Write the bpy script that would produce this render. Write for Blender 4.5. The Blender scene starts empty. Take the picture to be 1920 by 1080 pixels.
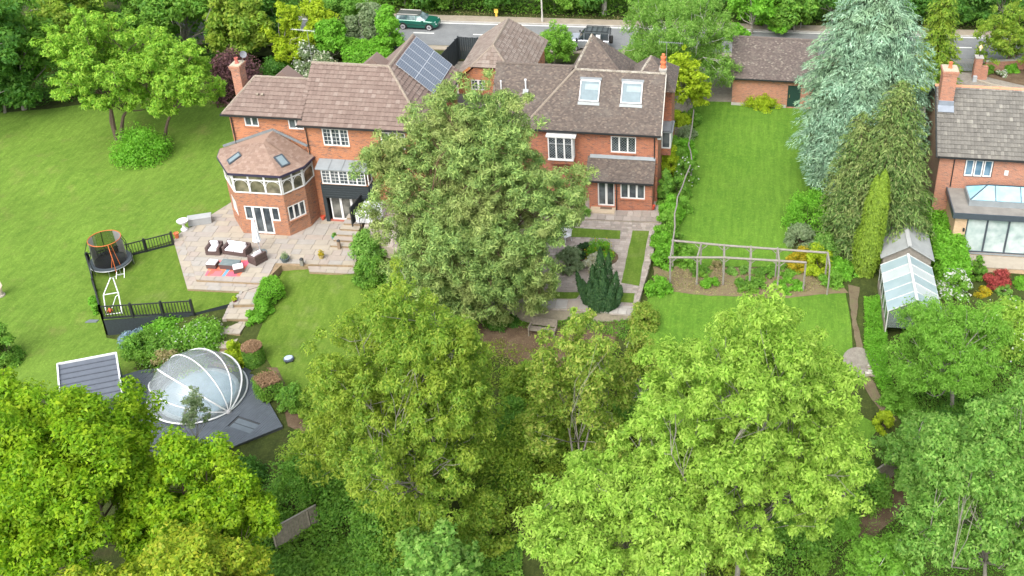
import bpy, math, random
import numpy as np
from mathutils import Vector, Matrix
from mathutils.geometry import delaunay_2d_cdt

# ------------------------------------------------------------------ camera, sky, sun, exposure
random.seed(7)
SC = bpy.context.scene
COL = SC.collection
CAM_H = 40.517
F_PX, PPX, PPY = 2000.0, 1279.79, 340.65          # focal length and principal point of the (cropped) drone photograph
PITCH, ROLL, YAW = 0.527107, 0.0268555, -0.058813


def cam_axes():
    cy, sy, cp, sp, cr, sr = math.cos(YAW), math.sin(YAW), math.cos(PITCH), math.sin(PITCH), math.cos(ROLL), math.sin(ROLL)
    f0 = np.array([sy, cy, 0.]); rt = np.array([cy, -sy, 0.]); up = np.array([0, 0, 1.])
    fw = f0 * cp - up * sp; uc = up * cp + f0 * sp
    return rt * cr + uc * sr, uc * cr - rt * sr, fw


RT, UP, FW = cam_axes()
CPOS = np.array([0, 0, CAM_H])
cam = bpy.data.objects.new('camera', bpy.data.cameras.new('camera')); COL.objects.link(cam)
cam.data.sensor_width = 36; cam.data.lens = 36 * F_PX / 1920
cam.data.shift_x = (960 - PPX) / 1920; cam.data.shift_y = (PPY - 540) / 1920
cam.data.clip_start = 0.5; cam.data.clip_end = 2000
m4 = Matrix.Identity(4)
for i in range(3):
    m4[i][0], m4[i][1], m4[i][2], m4[i][3] = RT[i], UP[i], -FW[i], CPOS[i]
cam.matrix_world = m4
SC.camera = cam

world = bpy.data.worlds.new('World'); SC.world = world; world.use_nodes = True
wn = world.node_tree.nodes; wl_ = world.node_tree.links; wn.clear()
SUN_EL, SUN_AZ = math.radians(50), math.radians(195)       # azimuth clockwise from +Y
sky = wn.new('ShaderNodeTexSky'); sky.sky_type = 'NISHITA'; sky.sun_disc = False
sky.sun_elevation = SUN_EL; sky.sun_rotation = SUN_AZ; sky.dust_density = 4.0; sky.air_density = 1.2
hs = wn.new('ShaderNodeHueSaturation'); hs.inputs['Saturation'].default_value = 0.35
bg = wn.new('ShaderNodeBackground'); bg.inputs['Strength'].default_value = 0.15
wo = wn.new('ShaderNodeOutputWorld')
wl_.new(sky.outputs[0], hs.inputs['Color']); wl_.new(hs.outputs[0], bg.inputs[0]); wl_.new(bg.outputs[0], wo.inputs[0])

sun = bpy.data.objects.new('sun', bpy.data.lights.new('sun', 'SUN')); COL.objects.link(sun)
sun.data.energy = 0.9; sun.data.angle = math.radians(45); sun.data.color = (1.0, 0.965, 0.91)
sd = Vector((math.sin(SUN_AZ) * math.cos(SUN_EL), math.cos(SUN_AZ) * math.cos(SUN_EL), math.sin(SUN_EL)))
sun.rotation_euler = sd.to_track_quat('Z', 'Y').to_euler()
SC.view_settings.view_transform = 'Standard'; SC.view_settings.look = 'None'
SC.view_settings.gamma = 1; SC.view_settings.use_curve_mapping = False
SC.view_settings.exposure = 1.4
SC.render.engine = 'CYCLES'
SC.cycles.max_bounces = 6; SC.cycles.transparent_max_bounces = 12

# ------------------------------------------------------------------ helpers: where things stand


def ray(x, y):
    return RT * ((x - PPX) / F_PX) - UP * ((y - PPY) / F_PX) + FW


def Pz(x, y, z):                                    # the point at height z seen at a spot of the photograph
    d = ray(x, y); return CPOS + d * ((z - CAM_H) / d[2])


def Py(x, y, Y):
    d = ray(x, y); return CPOS + d * (Y / d[1])


# terrain: heights known at a few spots, blended
TC = [(50, 200, -1.2), (330, 180, -1.0), (180, 300, -1.6), (60, 400, -2.2), (250, 400, -1.9), (400, 395, -1.65), (40, 560, -2.8), (130, 640, -3.1),
      (40, 720, -3.3), (200, 640, -3.1), (300, 690, -3.3), (170, 520, -2.6), (230, 800, -3.4), (480, 800, -3.4), (420, 690, -3.25), (520, 560, -2.2), (600, 520, -1.9),
      (560, 640, -2.8), (540, 720, -3.1), (690, 520, -1.6), (660, 620, -2.6), (800, 540, -1.6), (740, 480, -0.9), (900, 640, -2.3), (1010, 630, -2.2),
      (1000, 690, -2.5), (395, 600, -2.02), (412, 603, -2.1), (378, 594, -1.98), (400, 620, -2.5), (900, 588, -.55), (1000, 591, -.55), (1100, 594, -.55), (1050, 592, -.55), (950, 588, -.55), (1195, 604, -.45), (1010, 608, -1.5), (1090, 612, -1.4), (930, 606, -1.5), (700, 900, -3.8), (560, 1000, -3.9), (900, 1050, -4.0), (1100, 1000, -3.6), (1300, 950, -3.0), (1450, 950, -3.0),
      (1560, 1000, -3.3), (1680, 930, -3.3), (1850, 950, -3.2), (1640, 850, -2.3), (1620, 760, -1.8), (1620, 680, -1.3), (1580, 580, -0.5),
      (1240, 560, -0.35), (1230, 660, -1.3), (1400, 580, -0.4), (1450, 660, -1.1), (1300, 760, -2.0), (1150, 760, -2.6), (1250, 430, -0.05), (1300, 205, -0.02), (1480, 205, -0.05),
      (1480, 430, -0.1), (1700, 520, -0.4), (1700, 640, -0.8), (1900, 540, -0.2), (1900, 620, -0.6), (1850, 760, -1.8), (1900, 130, 0), (1740, 200, 0), (600, 20, 0), (900, 20, 0),
      (1200, 20, 0), (1500, 20, 0), (1800, 20, 0), (300, 40, -0.3), (50, 40, -0.5), (420, 140, -0.6), (700, 140, 0), (960, 150, 0), (1250, 150, 0), (1060, 410, -0.1), (900, 400, -0.1),
      (800, 330, -0.2), (0, 1080, -3.8), (300, 1080, -3.9), (-300, 600, -3.0), (-300, 1000, -3.8), (2200, 700, -1.5), (2300, 1100, -3.0), (2200, 300, 0), (-300, 100, -1)]
TP = np.array([Pz(a, b, c) for a, b, c in TC])
PLATES = []                                         # (polygon xy, z): flat paved places the earth stays below


def inpoly(P, poly):
    x, y = P[..., 0], P[..., 1]; ins = np.zeros(x.shape, bool); n = len(poly)
    for i in range(n):
        x1, y1 = poly[i][:2]; x2, y2 = poly[(i + 1) % n][:2]
        c = (y1 > y) != (y2 > y)
        ins ^= c & (x < (x2 - x1) * (y - y1) / ((y2 - y1) if abs(y2 - y1) > 1e-12 else 1e-12) + x1)
    return ins


def terr(P):
    P = np.asarray(P, float); q = P.reshape(-1, 2)
    d2 = ((q[:, None, :] - TP[None, :, :2]) ** 2).sum(-1) + 1.5
    w = d2 ** -1.8
    z = (w * TP[:, 2]).sum(1) / w.sum(1)
    z = z + 0.04 * np.sin(q[:, 0] * .9 + 1.3 * np.sin(q[:, 1] * .5)) * np.cos(q[:, 1] * .7)
    for poly, pz in PLATES:
        m = inpoly(q, poly); z = np.where(m, np.minimum(z, pz - .2), z)
    return z.reshape(P.shape[:-1])


def tz(x, y): return float(terr(np.array([[x, y]]))[0])


def G(x, y, dz=0.0):                                # ground point seen at a spot of the photograph
    z = -1.5
    for _ in range(14):
        p = Pz(x, y, z); z = .5 * z + .5 * (tz(p[0], p[1]) + dz)
    p = Pz(x, y, z); return p


def polyZ(pts, z): return [tuple(Pz(a, b, z)[:2]) for a, b in pts]


PATIO = polyZ([(341, 437), (368, 524), (493, 530), (527, 496), (572, 497), (590, 494), (668, 498), (668, 405), (440, 375)], -1.5)
TIER = polyZ([(325, 450), (351, 541), (457, 546), (496, 533), (500, 500), (440, 400), (345, 430)], -1.68)
TLAWN = polyZ([(345, 448), (368, 532), (470, 540), (442, 566), (366, 586), (194, 600), (168, 497)], -1.85)
TERRACE = polyZ([(700, 330), (1243, 375), (1240, 425), (1222, 480), (1190, 592), (1085, 582), (876, 574), (850, 470), (745, 470), (680, 440)], -0.06)
DECK = polyZ([(228, 704), (262, 694), (380, 680), (468, 690), (530, 799), (442, 831), (330, 880), (225, 800)], -3.1)
PLATES += [(PATIO, -1.5), (TIER, -1.68), (TLAWN, -1.85), (TERRACE, -0.06), (DECK, -3.1)]

# ------------------------------------------------------------------ helpers: materials
MATS = {}
LEAFK = 2.0


def new_mat(name):
    m = bpy.data.materials.new(name); m.use_nodes = True
    nt = m.node_tree; nt.nodes.clear()
    out = nt.nodes.new('ShaderNodeOutputMaterial')
    return m, nt, out


def N(nt, t, **kw):
    n = nt.nodes.new(t)
    for k, v in kw.items():
        if k in n.inputs: n.inputs[k].default_value = v
        else: setattr(n, k, v)
    return n


def ramp(nt, fac, stops):
    r = nt.nodes.new('ShaderNodeValToRGB'); e = r.color_ramp.elements
    while len(e) < len(stops): e.new(.5)
    for i, (p, c) in enumerate(stops):
        e[i].position = p; e[i].color = (*c, 1)
    nt.links.new(fac, r.inputs[0]); return r.outputs[0]


def mixc(nt, fac, a, b, mode='MIX'):
    n = nt.nodes.new('ShaderNodeMix'); n.data_type = 'RGBA'; n.blend_type = mode
    for s, v in ((n.inputs[0], fac), (n.inputs[6], a), (n.inputs[7], b)):
        if hasattr(v, 'links'): nt.links.new(v, s)
        elif isinstance(v, tuple): s.default_value = (*v, 1)
        else: s.default_value = v
    return n.outputs[2]


def noise(nt, vec, scale, detail=4, rough=.6):
    n = N(nt, 'ShaderNodeTexNoise', Scale=scale, Detail=detail, Roughness=rough)
    if vec is not None: nt.links.new(vec, n.inputs['Vector'])
    return n.outputs[0]


def geo(nt): return nt.nodes.new('ShaderNodeNewGeometry')


def finish(nt, out, color, rough=.8, bump=None, bstr=.3, bdist=.02, metal=0, spec=.5):
    p = nt.nodes.new('ShaderNodeBsdfPrincipled')
    if hasattr(color, 'links'): nt.links.new(color, p.inputs['Base Color'])
    else: p.inputs['Base Color'].default_value = (*color, 1)
    p.inputs['Roughness'].default_value = rough; p.inputs['Metallic'].default_value = metal
    p.inputs['Specular IOR Level'].default_value = spec
    if bump is not None:
        b = N(nt, 'ShaderNodeBump', Strength=bstr, Distance=bdist); nt.links.new(bump, b.inputs['Height']); nt.links.new(b.outputs[0], p.inputs['Normal'])
    nt.links.new(p.outputs[0], out.inputs[0]); return p


def plain(name, c, rough=.6, metal=0, var=.12, scale=3., spec=.5):
    """painted / plastic / metal surface with slight wear"""
    if name in MATS: return MATS[name]
    m, nt, out = new_mat(name)
    g = geo(nt); n = noise(nt, g.outputs['Position'], scale, 5)
    col = ramp(nt, n, [(.25, tuple(x * (1 - var) for x in c)), (.75, tuple(min(1, x * (1 + var)) for x in c))])
    finish(nt, out, col, rough, n, .08, .01, metal, spec)
    MATS[name] = m; return m


def brick(name, c1, c2, mortar, dark=(.10, .05, .04), darkamt=.25, scale=1.0):
    m, nt, out = new_mat(name)
    uv = N(nt, 'ShaderNodeUVMap'); g = geo(nt)
    b = N(nt, 'ShaderNodeTexBrick', Scale=1.0); b.offset = .5
    b.inputs['Color1'].default_value = (0, 0, 0, 1); b.inputs['Color2'].default_value = (1, 1, 1, 1)
    b.inputs['Mortar'].default_value = (.5, .5, .5, 1)
    b.inputs['Mortar Size'].default_value = .006 * scale; b.inputs['Brick Width'].default_value = .225 * scale; b.inputs['Row Height'].default_value = .075 * scale
    b.inputs['Mortar Smooth'].default_value = .3
    nt.links.new(uv.outputs[0], b.inputs['Vector'])
    n1 = noise(nt, g.outputs['Position'], 1.1, 5, .65)
    n2 = noise(nt, g.outputs['Position'], 9, 3, .7)
    bc = ramp(nt, b.outputs[0], [(0, c1), (.55, c2), (.8, tuple(.5 * (a + d) for a, d in zip(c1, dark))), (1, dark if darkamt > .2 else c1)])
    bc = mixc(nt, ramp(nt, n1, [(.35, (0, 0, 0)), (.7, (1, 1, 1))]), bc, mixc(nt, .45, bc, tuple(x * 1.25 for x in c2)))
    bc = mixc(nt, ramp(nt, n2, [(.55, (0, 0, 0)), (.75, (darkamt,) * 3)]), bc, dark)
    col = mixc(nt, b.outputs[1], bc, mortar)
    inv = N(nt, 'ShaderNodeMath', operation='SUBTRACT'); inv.inputs[0].default_value = 1; nt.links.new(b.outputs[1], inv.inputs[1])
    finish(nt, out, col, .88, inv.outputs[0], .6, .012)
    MATS[name] = m; return m


def tilemat(name, stops, patch=(.5, .5, .5), patchamt=.3, pscale=1.3, moss=None, mossamt=.0, stop2=(.52, .7)):
    """fired or concrete tile: a tone per tile, weathering and lichen patches"""
    m, nt, out = new_mat(name); g = geo(nt)
    r = g.outputs['Random Per Island']
    col = ramp(nt, r, stops)
    n1 = noise(nt, g.outputs['Position'], pscale, 5, .65)
    col = mixc(nt, ramp(nt, n1, [(stop2[0], (0, 0, 0)), (stop2[1], (patchamt,) * 3)]), col, patch)
    n2 = noise(nt, g.outputs['Position'], 14, 4, .7)
    col = mixc(nt, ramp(nt, n2, [(.4, (0, 0, 0)), (.75, (.35,) * 3)]), col, tuple(x * .45 for x in stops[0][1]))
    if moss:
        n3 = noise(nt, g.outputs['Position'], 5, 6, .75)
        col = mixc(nt, ramp(nt, n3, [(.58, (0, 0, 0)), (.66, (mossamt,) * 3)]), col, moss)
    finish(nt, out, col, .85, n2, .35, .01)
    MATS[name] = m; return m


def leafmat(name, stops, trans=.55, nscale=.5, tint=None, tintamt=.5, rough=.55):
    m, nt, out = new_mat(name); g = geo(nt)
    stops = [(a, tuple(min(.8, x * LEAFK) for x in c)) for a, c in stops]; tint = tint and tuple(x * LEAFK for x in tint)
    col = ramp(nt, g.outputs['Random Per Island'], stops)
    oi = N(nt, 'ShaderNodeTexCoord')
    n1 = noise(nt, oi.outputs['Object'], nscale, 3, .6)
    if tint: col = mixc(nt, ramp(nt, n1, [(.46, (0, 0, 0)), (.62, (tintamt,) * 3)]), col, tint)
    hsn = N(nt, 'ShaderNodeHueSaturation', Value=1.0)
    rr = N(nt, 'ShaderNodeMapRange'); n2 = noise(nt, oi.outputs['Object'], nscale * 3.1, 2, .5)
    nt.links.new(n2, rr.inputs[0]); rr.inputs[1].default_value = .3; rr.inputs[2].default_value = .7; rr.inputs[3].default_value = .8; rr.inputs[4].default_value = 1.2
    nt.links.new(rr.outputs[0], hsn.inputs['Value']); nt.links.new(col, hsn.inputs['Color']); col = hsn.outputs[0]
    d = N(nt, 'ShaderNodeBsdfDiffuse'); t = N(nt, 'ShaderNodeBsdfTranslucent'); nt.links.new(col, d.inputs[0])
    tc = mixc(nt, .5, col, (.20, .40, .02)); nt.links.new(tc, t.inputs[0])
    mx = N(nt, 'ShaderNodeMixShader'); mx.inputs[0].default_value = trans
    nt.links.new(d.outputs[0], mx.inputs[1]); nt.links.new(t.outputs[0], mx.inputs[2])
    gl = N(nt, 'ShaderNodeBsdfGlossy', Roughness=rough); mg = N(nt, 'ShaderNodeMixShader'); mg.inputs[0].default_value = .012
    nt.links.new(mx.outputs[0], mg.inputs[1]); nt.links.new(gl.outputs[0], mg.inputs[2])
    nt.links.new(mg.outputs[0], out.inputs[0])
    MATS[name] = m; return m


def grassmat(name, stops, mow=None, mowamt=.1, wear=(.22, .20, .07), wearamt=.35, mowscale=6.0):
    m, nt, out = new_mat(name); g = geo(nt); P = g.outputs['Position']
    n0 = noise(nt, P, .22, 4, .6); n1 = noise(nt, P, 1.6, 6, .7); n2 = noise(nt, P, 14, 5, .8); n3 = noise(nt, P, .55, 5, .65)
    col = ramp(nt, n1, stops)
    col = mixc(nt, ramp(nt, n0, [(.4, (0, 0, 0)), (.65, (.5,) * 3)]), col, stops[-1][1])
    col = mixc(nt, ramp(nt, n3, [(.55, (0, 0, 0)), (.75, (wearamt,) * 3)]), col, wear)
    col = mixc(nt, ramp(nt, n2, [(.35, (.55,) * 3), (.6, (0, 0, 0))]), col, tuple(x * .55 for x in stops[0][1]))
    if mow is not None:
        vr = N(nt, 'ShaderNodeVectorRotate'); vr.rotation_type = 'Z_AXIS'; vr.inputs['Angle'].default_value = mow
        nt.links.new(P, vr.inputs['Vector'])
        w = N(nt, 'ShaderNodeTexWave', Scale=mowscale / 20, Distortion=1.2, Detail=2); w.bands_direction = 'X'; nt.links.new(vr.outputs[0], w.inputs['Vector'])
        col = mixc(nt, ramp(nt, w.outputs[1], [(.3, (0, 0, 0)), (.7, (mowamt,) * 3)]), col, tuple(x * 1.5 for x in stops[-1][1]))
    mp = N(nt, 'ShaderNodeMapping'); mp.inputs['Rotation'].default_value = (0, 0, mow or 0); mp.inputs['Scale'].default_value = (3.2, .35, 1); nt.links.new(P, mp.inputs['Vector'])
    n4 = noise(nt, mp.outputs[0], 1.3, 5, .7); n5 = noise(nt, P, 5.5, 5, .75)
    col = mixc(nt, ramp(nt, n4, [(.40, (.38,) * 3), (.60, (0, 0, 0))]), col, tuple(x * .62 for x in stops[0][1]))
    col = mixc(nt, ramp(nt, n5, [(.52, (0, 0, 0)), (.72, (.55,) * 3)]), col, tuple(x * 1.35 for x in stops[-1][1]))
    finish(nt, out, col, .95, n2, .8, .05, spec=.15)
    MATS[name] = m; return m


def soilmat(name, a, b, c, scale=1.5, bs=.6):
    m, nt, out = new_mat(name); g = geo(nt); P = g.outputs['Position']
    n1 = noise(nt, P, scale, 6, .7); n2 = noise(nt, P, 22, 4, .75)
    col = ramp(nt, n1, [(.3, a), (.5, b), (.7, c)])
    col = mixc(nt, ramp(nt, n2, [(.55, (0, 0, 0)), (.72, (.6,) * 3)]), col, tuple(min(1, x * 2.0) for x in c))
    finish(nt, out, col, .95, n2, bs, .04, spec=.2)
    MATS[name] = m; return m


def glassdark(name, c=(.015, .02, .025), rough=.04, var=None):
    m, nt, out = new_mat(name); g = geo(nt)
    n = noise(nt, g.outputs['Position'], 1.4, 3, .5)
    col = ramp(nt, n, [(.35, c), (.65, var or tuple(x * 2.5 + .01 for x in c))])
    finish(nt, out, col, rough, None, metal=0, spec=.8)
    MATS[name] = m; return m


def clearglass(name, tint=(.9, .96, .98), amt=.2, rough=.06, haze=(.8, .88, .9)):
    """thin sheet one sees through: mostly transparent, part milky, part mirror"""
    m, nt, out = new_mat(name)
    t = N(nt, 'ShaderNodeBsdfTransparent'); t.inputs[0].default_value = (*tint, 1)
    d = N(nt, 'ShaderNodeBsdfDiffuse'); d.inputs[0].default_value = (*haze, 1)
    gl = N(nt, 'ShaderNodeBsdfGlossy', Roughness=rough)
    fr = N(nt, 'ShaderNodeFresnel', IOR=1.35)
    a = N(nt, 'ShaderNodeMixShader'); a.inputs[0].default_value = amt
    b = N(nt, 'ShaderNodeMixShader')
    nt.links.new(t.outputs[0], a.inputs[1]); nt.links.new(d.outputs[0], a.inputs[2])
    nt.links.new(fr.outputs[0], b.inputs[0]); nt.links.new(a.outputs[0], b.inputs[1]); nt.links.new(gl.outputs[0], b.inputs[2])
    nt.links.new(b.outputs[0], out.inputs[0])
    MATS[name] = m; return m


# ------------------------------------------------------------------ helpers: objects
def wloc(o):
    v = Vector((0, 0, 0))
    while o is not None: v += o.location; o = o.parent
    return v


def tag(o, label=None, cat=None, group=None, kind=None):
    if label: o['label'] = label
    if cat: o['category'] = cat
    if group: o['group'] = group
    if kind: o['kind'] = kind
    return o


def thing(name, label, cat, loc=(0, 0, 0), group=None, rz=0.0):
    o = bpy.data.objects.new(name, None); COL.objects.link(o); o.location = Vector([float(a) for a in loc]); o.rotation_euler[2] = rz
    o.empty_display_size = .3
    return tag(o, label, cat, group)


def copy_tree(o, parent=None):
    c = o.copy(); COL.objects.link(c)
    if parent is not None: c.parent = parent
    for ch in list(o.children): copy_tree(ch, c)
    return c


def auto_uv(me):
    n = len(me.polygons)
    if n == 0: return
    nl = len(me.loops); co = np.empty(len(me.vertices) * 3); me.vertices.foreach_get('co', co); co = co.reshape(-1, 3)
    nr = np.empty(n * 3); me.polygons.foreach_get('normal', nr); nr = nr.reshape(-1, 3)
    lv = np.empty(nl, int); me.loops.foreach_get('vertex_index', lv)
    lt = np.empty(n, int); me.polygons.foreach_get('loop_total', lt)
    pn = np.repeat(nr, lt, axis=0)
    t = np.stack([-pn[:, 1], pn[:, 0], np.zeros(nl)], 1); ln = np.linalg.norm(t, axis=1)
    flat = ln < .05; t[flat] = (1, 0, 0); ln[flat] = 1; t /= ln[:, None]
    b = np.cross(pn, t); P = co[lv]
    uv = np.stack([(P * t).sum(1), (P * b).sum(1)], 1)
    me.uv_layers.new(name='UVMap').data.foreach_set('uv', uv.ravel())


class MB:
    def __init__(s): s.v = []; s.f = []

    def add(s, vs, fs):
        k = len(s.v); s.v += [tuple(map(float, p)) for p in vs]; s.f += [[k + i for i in f] for f in fs]; return s

    def box(s, x0, y0, z0, x1, y1, z1):
        return s.add([(x0, y0, z0), (x1, y0, z0), (x1, y1, z0), (x0, y1, z0), (x0, y0, z1), (x1, y0, z1), (x1, y1, z1), (x0, y1, z1)],
                     [(3, 2, 1, 0), (4, 5, 6, 7), (0, 1, 5, 4), (1, 2, 6, 5), (2, 3, 7, 6), (3, 0, 4, 7)])

    def obox(s, c, u, v, w):                        # centre and three half-extent vectors
        c, u, v, w = (np.array(a, float) for a in (c, u, v, w))
        P = [c - u - v - w, c + u - v - w, c + u + v - w, c - u + v - w, c - u - v + w, c + u - v + w, c + u + v + w, c - u + v + w]
        F = [(3, 2, 1, 0), (4, 5, 6, 7), (0, 1, 5, 4), (1, 2, 6, 5), (2, 3, 7, 6), (3, 0, 4, 7)]
        if np.dot(np.cross(u, v), w) < 0: F = [f[::-1] for f in F]
        return s.add(P, F)

    def beam(s, p, q, a, b, up=(0, 0, 1)):          # rectangular bar, width a, height b
        p, q = np.array(p, float), np.array(q, float); d = q - p; L = np.linalg.norm(d); d /= L
        side = np.cross(d, np.array(up, float)); n = np.linalg.norm(side)
        side = np.array((1., 0, 0)) if n < 1e-6 else side / n
        return s.obox((p + q) / 2, d * L / 2, side * a / 2, np.cross(side, d) * b / 2)

    def tube(s, pts, rs, n=6, cap=True):
        pts = [np.array(p, float) for p in pts]
        if not hasattr(rs, '__len__'): rs = [rs] * len(pts)
        k = len(s.v); ref = None
        for i, p in enumerate(pts):
            d = pts[min(i + 1, len(pts) - 1)] - pts[max(i - 1, 0)]; d = d / (np.linalg.norm(d) + 1e-9)
            a = np.cross(d, (0, 0, 1.) if abs(d[2]) < .9 else (1., 0, 0)) if ref is None else ref - d * np.dot(ref, d)
            a = a / (np.linalg.norm(a) + 1e-9); ref = a; b = np.cross(d, a)
            for j in range(n):
                t = 2 * math.pi * j / n; s.v.append(tuple(p + (a * math.cos(t) + b * math.sin(t)) * rs[i]))
        for i in range(len(pts) - 1):
            for j in range(n):
                j2 = (j + 1) % n; s.f.append([k + i * n + j, k + i * n + j2, k + (i + 1) * n + j2, k + (i + 1) * n + j])
        if cap:
            s.f.append([k + j for j in range(n)][::-1]); e = k + (len(pts) - 1) * n; s.f.append([e + j for j in range(n)])
        return s

    def lathe(s, prof, c=(0, 0, 0), n=16):          # profile of (r, z)
        k = len(s.v)
        for r, z in prof:
            for j in range(n):
                t = 2 * math.pi * j / n; s.v.append((c[0] + r * math.cos(t), c[1] + r * math.sin(t), c[2] + z))
        for i in range(len(prof) - 1):
            for j in range(n):
                j2 = (j + 1) % n; s.f.append([k + i * n + j, k + i * n + j2, k + (i + 1) * n + j2, k + (i + 1) * n + j])
        s.f.append([k + j for j in range(n)][::-1]); e = k + (len(prof) - 1) * n; s.f.append([e + j for j in range(n)])
        return s

    def prism(s, poly, z0, z1):
        a = sum(poly[i][0] * poly[(i + 1) % len(poly)][1] - poly[(i + 1) % len(poly)][0] * poly[i][1] for i in range(len(poly)))
        if a < 0: poly = poly[::-1]
        n = len(poly)
        return s.add([(p[0], p[1], z0) for p in poly] + [(p[0], p[1], z1) for p in poly],
                     [tuple(range(n))[::-1], tuple(range(n, 2 * n))] + [(i, (i + 1) % n, n + (i + 1) % n, n + i) for i in range(n)])

    def slab(s, pts, t):                            # planar polygon given thickness along its normal
        P = [np.array(p, float) for p in pts]; nrm = np.cross(P[1] - P[0], P[2] - P[0]); nrm /= np.linalg.norm(nrm)
        if nrm[2] < 0: P = P[::-1]; nrm = -nrm
        n = len(P)
        return s.add([p - nrm * t for p in P] + P, [tuple(range(n))[::-1], tuple(range(n, 2 * n))] + [(i, (i + 1) % n, n + (i + 1) % n, n + i) for i in range(n)])

    def mesh(s, name, mat, smooth=False, shift=(0, 0, 0)):
        me = bpy.data.meshes.new(name); sh = np.array(shift, float)
        v = (np.array(s.v) - sh) if s.v else np.zeros((0, 3))
        me.from_pydata(v.tolist(), [], s.f); me.update()
        if mat: me.materials.append(mat)
        auto_uv(me)
        if smooth: me.shade_smooth()
        return me

    def build(s, name, mat, parent=None, kind=None, label=None, local=False, smooth=False, bevel=0):
        sh = (0, 0, 0) if (local or parent is None) else wloc(parent)
        o = bpy.data.objects.new(name, s.mesh(name, mat, smooth, sh)); COL.objects.link(o)
        if parent is not None: o.parent = parent
        if kind: o['kind'] = kind
        if label: o['label'] = label
        if bevel:
            md = o.modifiers.new('bevel', 'BEVEL'); md.width = bevel; md.segments = 1; md.limit_method = 'ANGLE'
        return o


def piece(name, me, parent, loc, rot=None):
    o = bpy.data.objects.new(name, me); COL.objects.link(o); o.parent = parent
    o.location = Vector([float(a) for a in loc]) - wloc(parent)
    if rot is not None: o.rotation_euler = rot
    return o


def grown(name, label, cat, mb, mat, base, group=None, smooth=False, bevel=0):      # a thing that is a single mesh, origin at base
    o = bpy.data.objects.new(name, mb.mesh(name, mat, smooth, base)); COL.objects.link(o); o.location = Vector([float(a) for a in base])
    if bevel:
        md = o.modifiers.new('bevel', 'BEVEL'); md.width = bevel; md.segments = 1; md.limit_method = 'ANGLE'
    return tag(o, label, cat, group)


def sheet(name, poly, mat, dz=.03, step=.6, kind='structure', wob=0.0, flat=None, parent=None):
    """a surface draped over the earth within an outline"""
    pl = []
    for i in range(len(poly)):
        a, b = np.array(poly[i]), np.array(poly[(i + 1) % len(poly)]); n = max(1, int(np.linalg.norm(b - a) / step))
        for k in range(n):
            p = a + (b - a) * k / n
            if wob: p = p + np.array([random.uniform(-wob, wob), random.uniform(-wob, wob)])
            pl.append(p)
    A = np.array(pl); x0, y0 = A.min(0); x1, y1 = A.max(0)
    gx, gy = np.meshgrid(np.arange(x0 + step / 2, x1, step), np.arange(y0 + step / 2, y1, step)); q = np.stack([gx.ravel(), gy.ravel()], 1)
    q = q[inpoly(q, pl)]
    vs = [Vector((float(p[0]), float(p[1]))) for p in pl] + [Vector((float(p[0]), float(p[1]))) for p in q]
    r = delaunay_2d_cdt(vs, [(i, (i + 1) % len(pl)) for i in range(len(pl))], [], 1, 1e-4)
    xy = np.array([(v.x, v.y) for v in r[0]])
    z = (terr(xy) if flat is None else np.full(len(xy), flat)) + dz
    mb = MB(); mb.add(np.column_stack([xy, z]), [tuple(f) for f in r[2]])
    o = mb.build(name, mat, parent, kind, smooth=True)
    return o


# ------------------------------------------------------------------ helpers: leaves
def unit(a): return a / (np.linalg.norm(a, axis=-1, keepdims=True) + 1e-9)


def rdir(rg, n): return unit(rg.normal(size=(n, 3)))


def leaves(C, Nn, D, L, W, rg, curl=.15):
    """one small pointed leaf per point: centre, facing, pointing, length, width"""
    n = len(C); L = (L * rg.uniform(.5, 1.5, n))[:, None]; W = (W * rg.uniform(.55, 1.45, n))[:, None]
    D = unit(D - Nn * (D * Nn).sum(1, keepdims=True)); S = np.cross(Nn, D)
    V = np.empty((n, 3, 3)); up = Nn * (L * curl)
    V[:, 0] = C - D * L * .45 + S * W * .55 + up * .5; V[:, 1] = C - D * L * .45 - S * W * .55 + up * .5; V[:, 2] = C + D * L * .55 - up
    return V.reshape(-1, 3)


def leafmesh(name, V, mat, shift=(0, 0, 0)):
    n = len(V) // 3; me = bpy.data.meshes.new(name)
    me.vertices.add(n * 3); me.vertices.foreach_set('co', (V - np.array(shift)).astype(np.float32).ravel())
    me.loops.add(n * 3); me.loops.foreach_set('vertex_index', np.arange(n * 3, dtype=np.int32))
    me.polygons.add(n); me.polygons.foreach_set('loop_start', np.arange(0, n * 3, 3, dtype=np.int32)); me.polygons.foreach_set('loop_total', np.full(n, 3, np.int32))
    me.update(calc_edges=True); me.materials.append(mat); return me


def leafobj(name, V, mat, parent=None, kind=None):
    sh = (0, 0, 0) if parent is None else wloc(parent)
    o = bpy.data.objects.new(name, leafmesh(name, V, mat, sh)); COL.objects.link(o)
    if parent is not None: o.parent = parent
    if kind: o['kind'] = kind
    return o


NLEAF = [0]


def clump_leaves(rg, cc, rc, per, L, W, flat=.75, upb=.8, droop=.2, fill=.5):
    """leaf clumps: per leaves round every centre, mostly in the outer shell"""
    n = len(cc); k = np.repeat(np.arange(n), per); m = n * per
    d = rdir(rg, m); rr = (fill + (1 - fill) * rg.random(m) ** .6) * np.asarray(rc)[k] * rg.uniform(.75, 1.15, m)
    off = d * rr[:, None]; off[:, 2] *= flat
    C = cc[k] + off
    Nn = unit(d * .7 + np.array([0, 0, upb]) + rg.normal(size=(m, 3)) * .45)
    D = unit(d * .6 + rg.normal(size=(m, 3)) * .6 + np.array([0, 0, -droop]))
    NLEAF[0] += m
    return leaves(C, Nn, D, L, W, rg)


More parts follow.
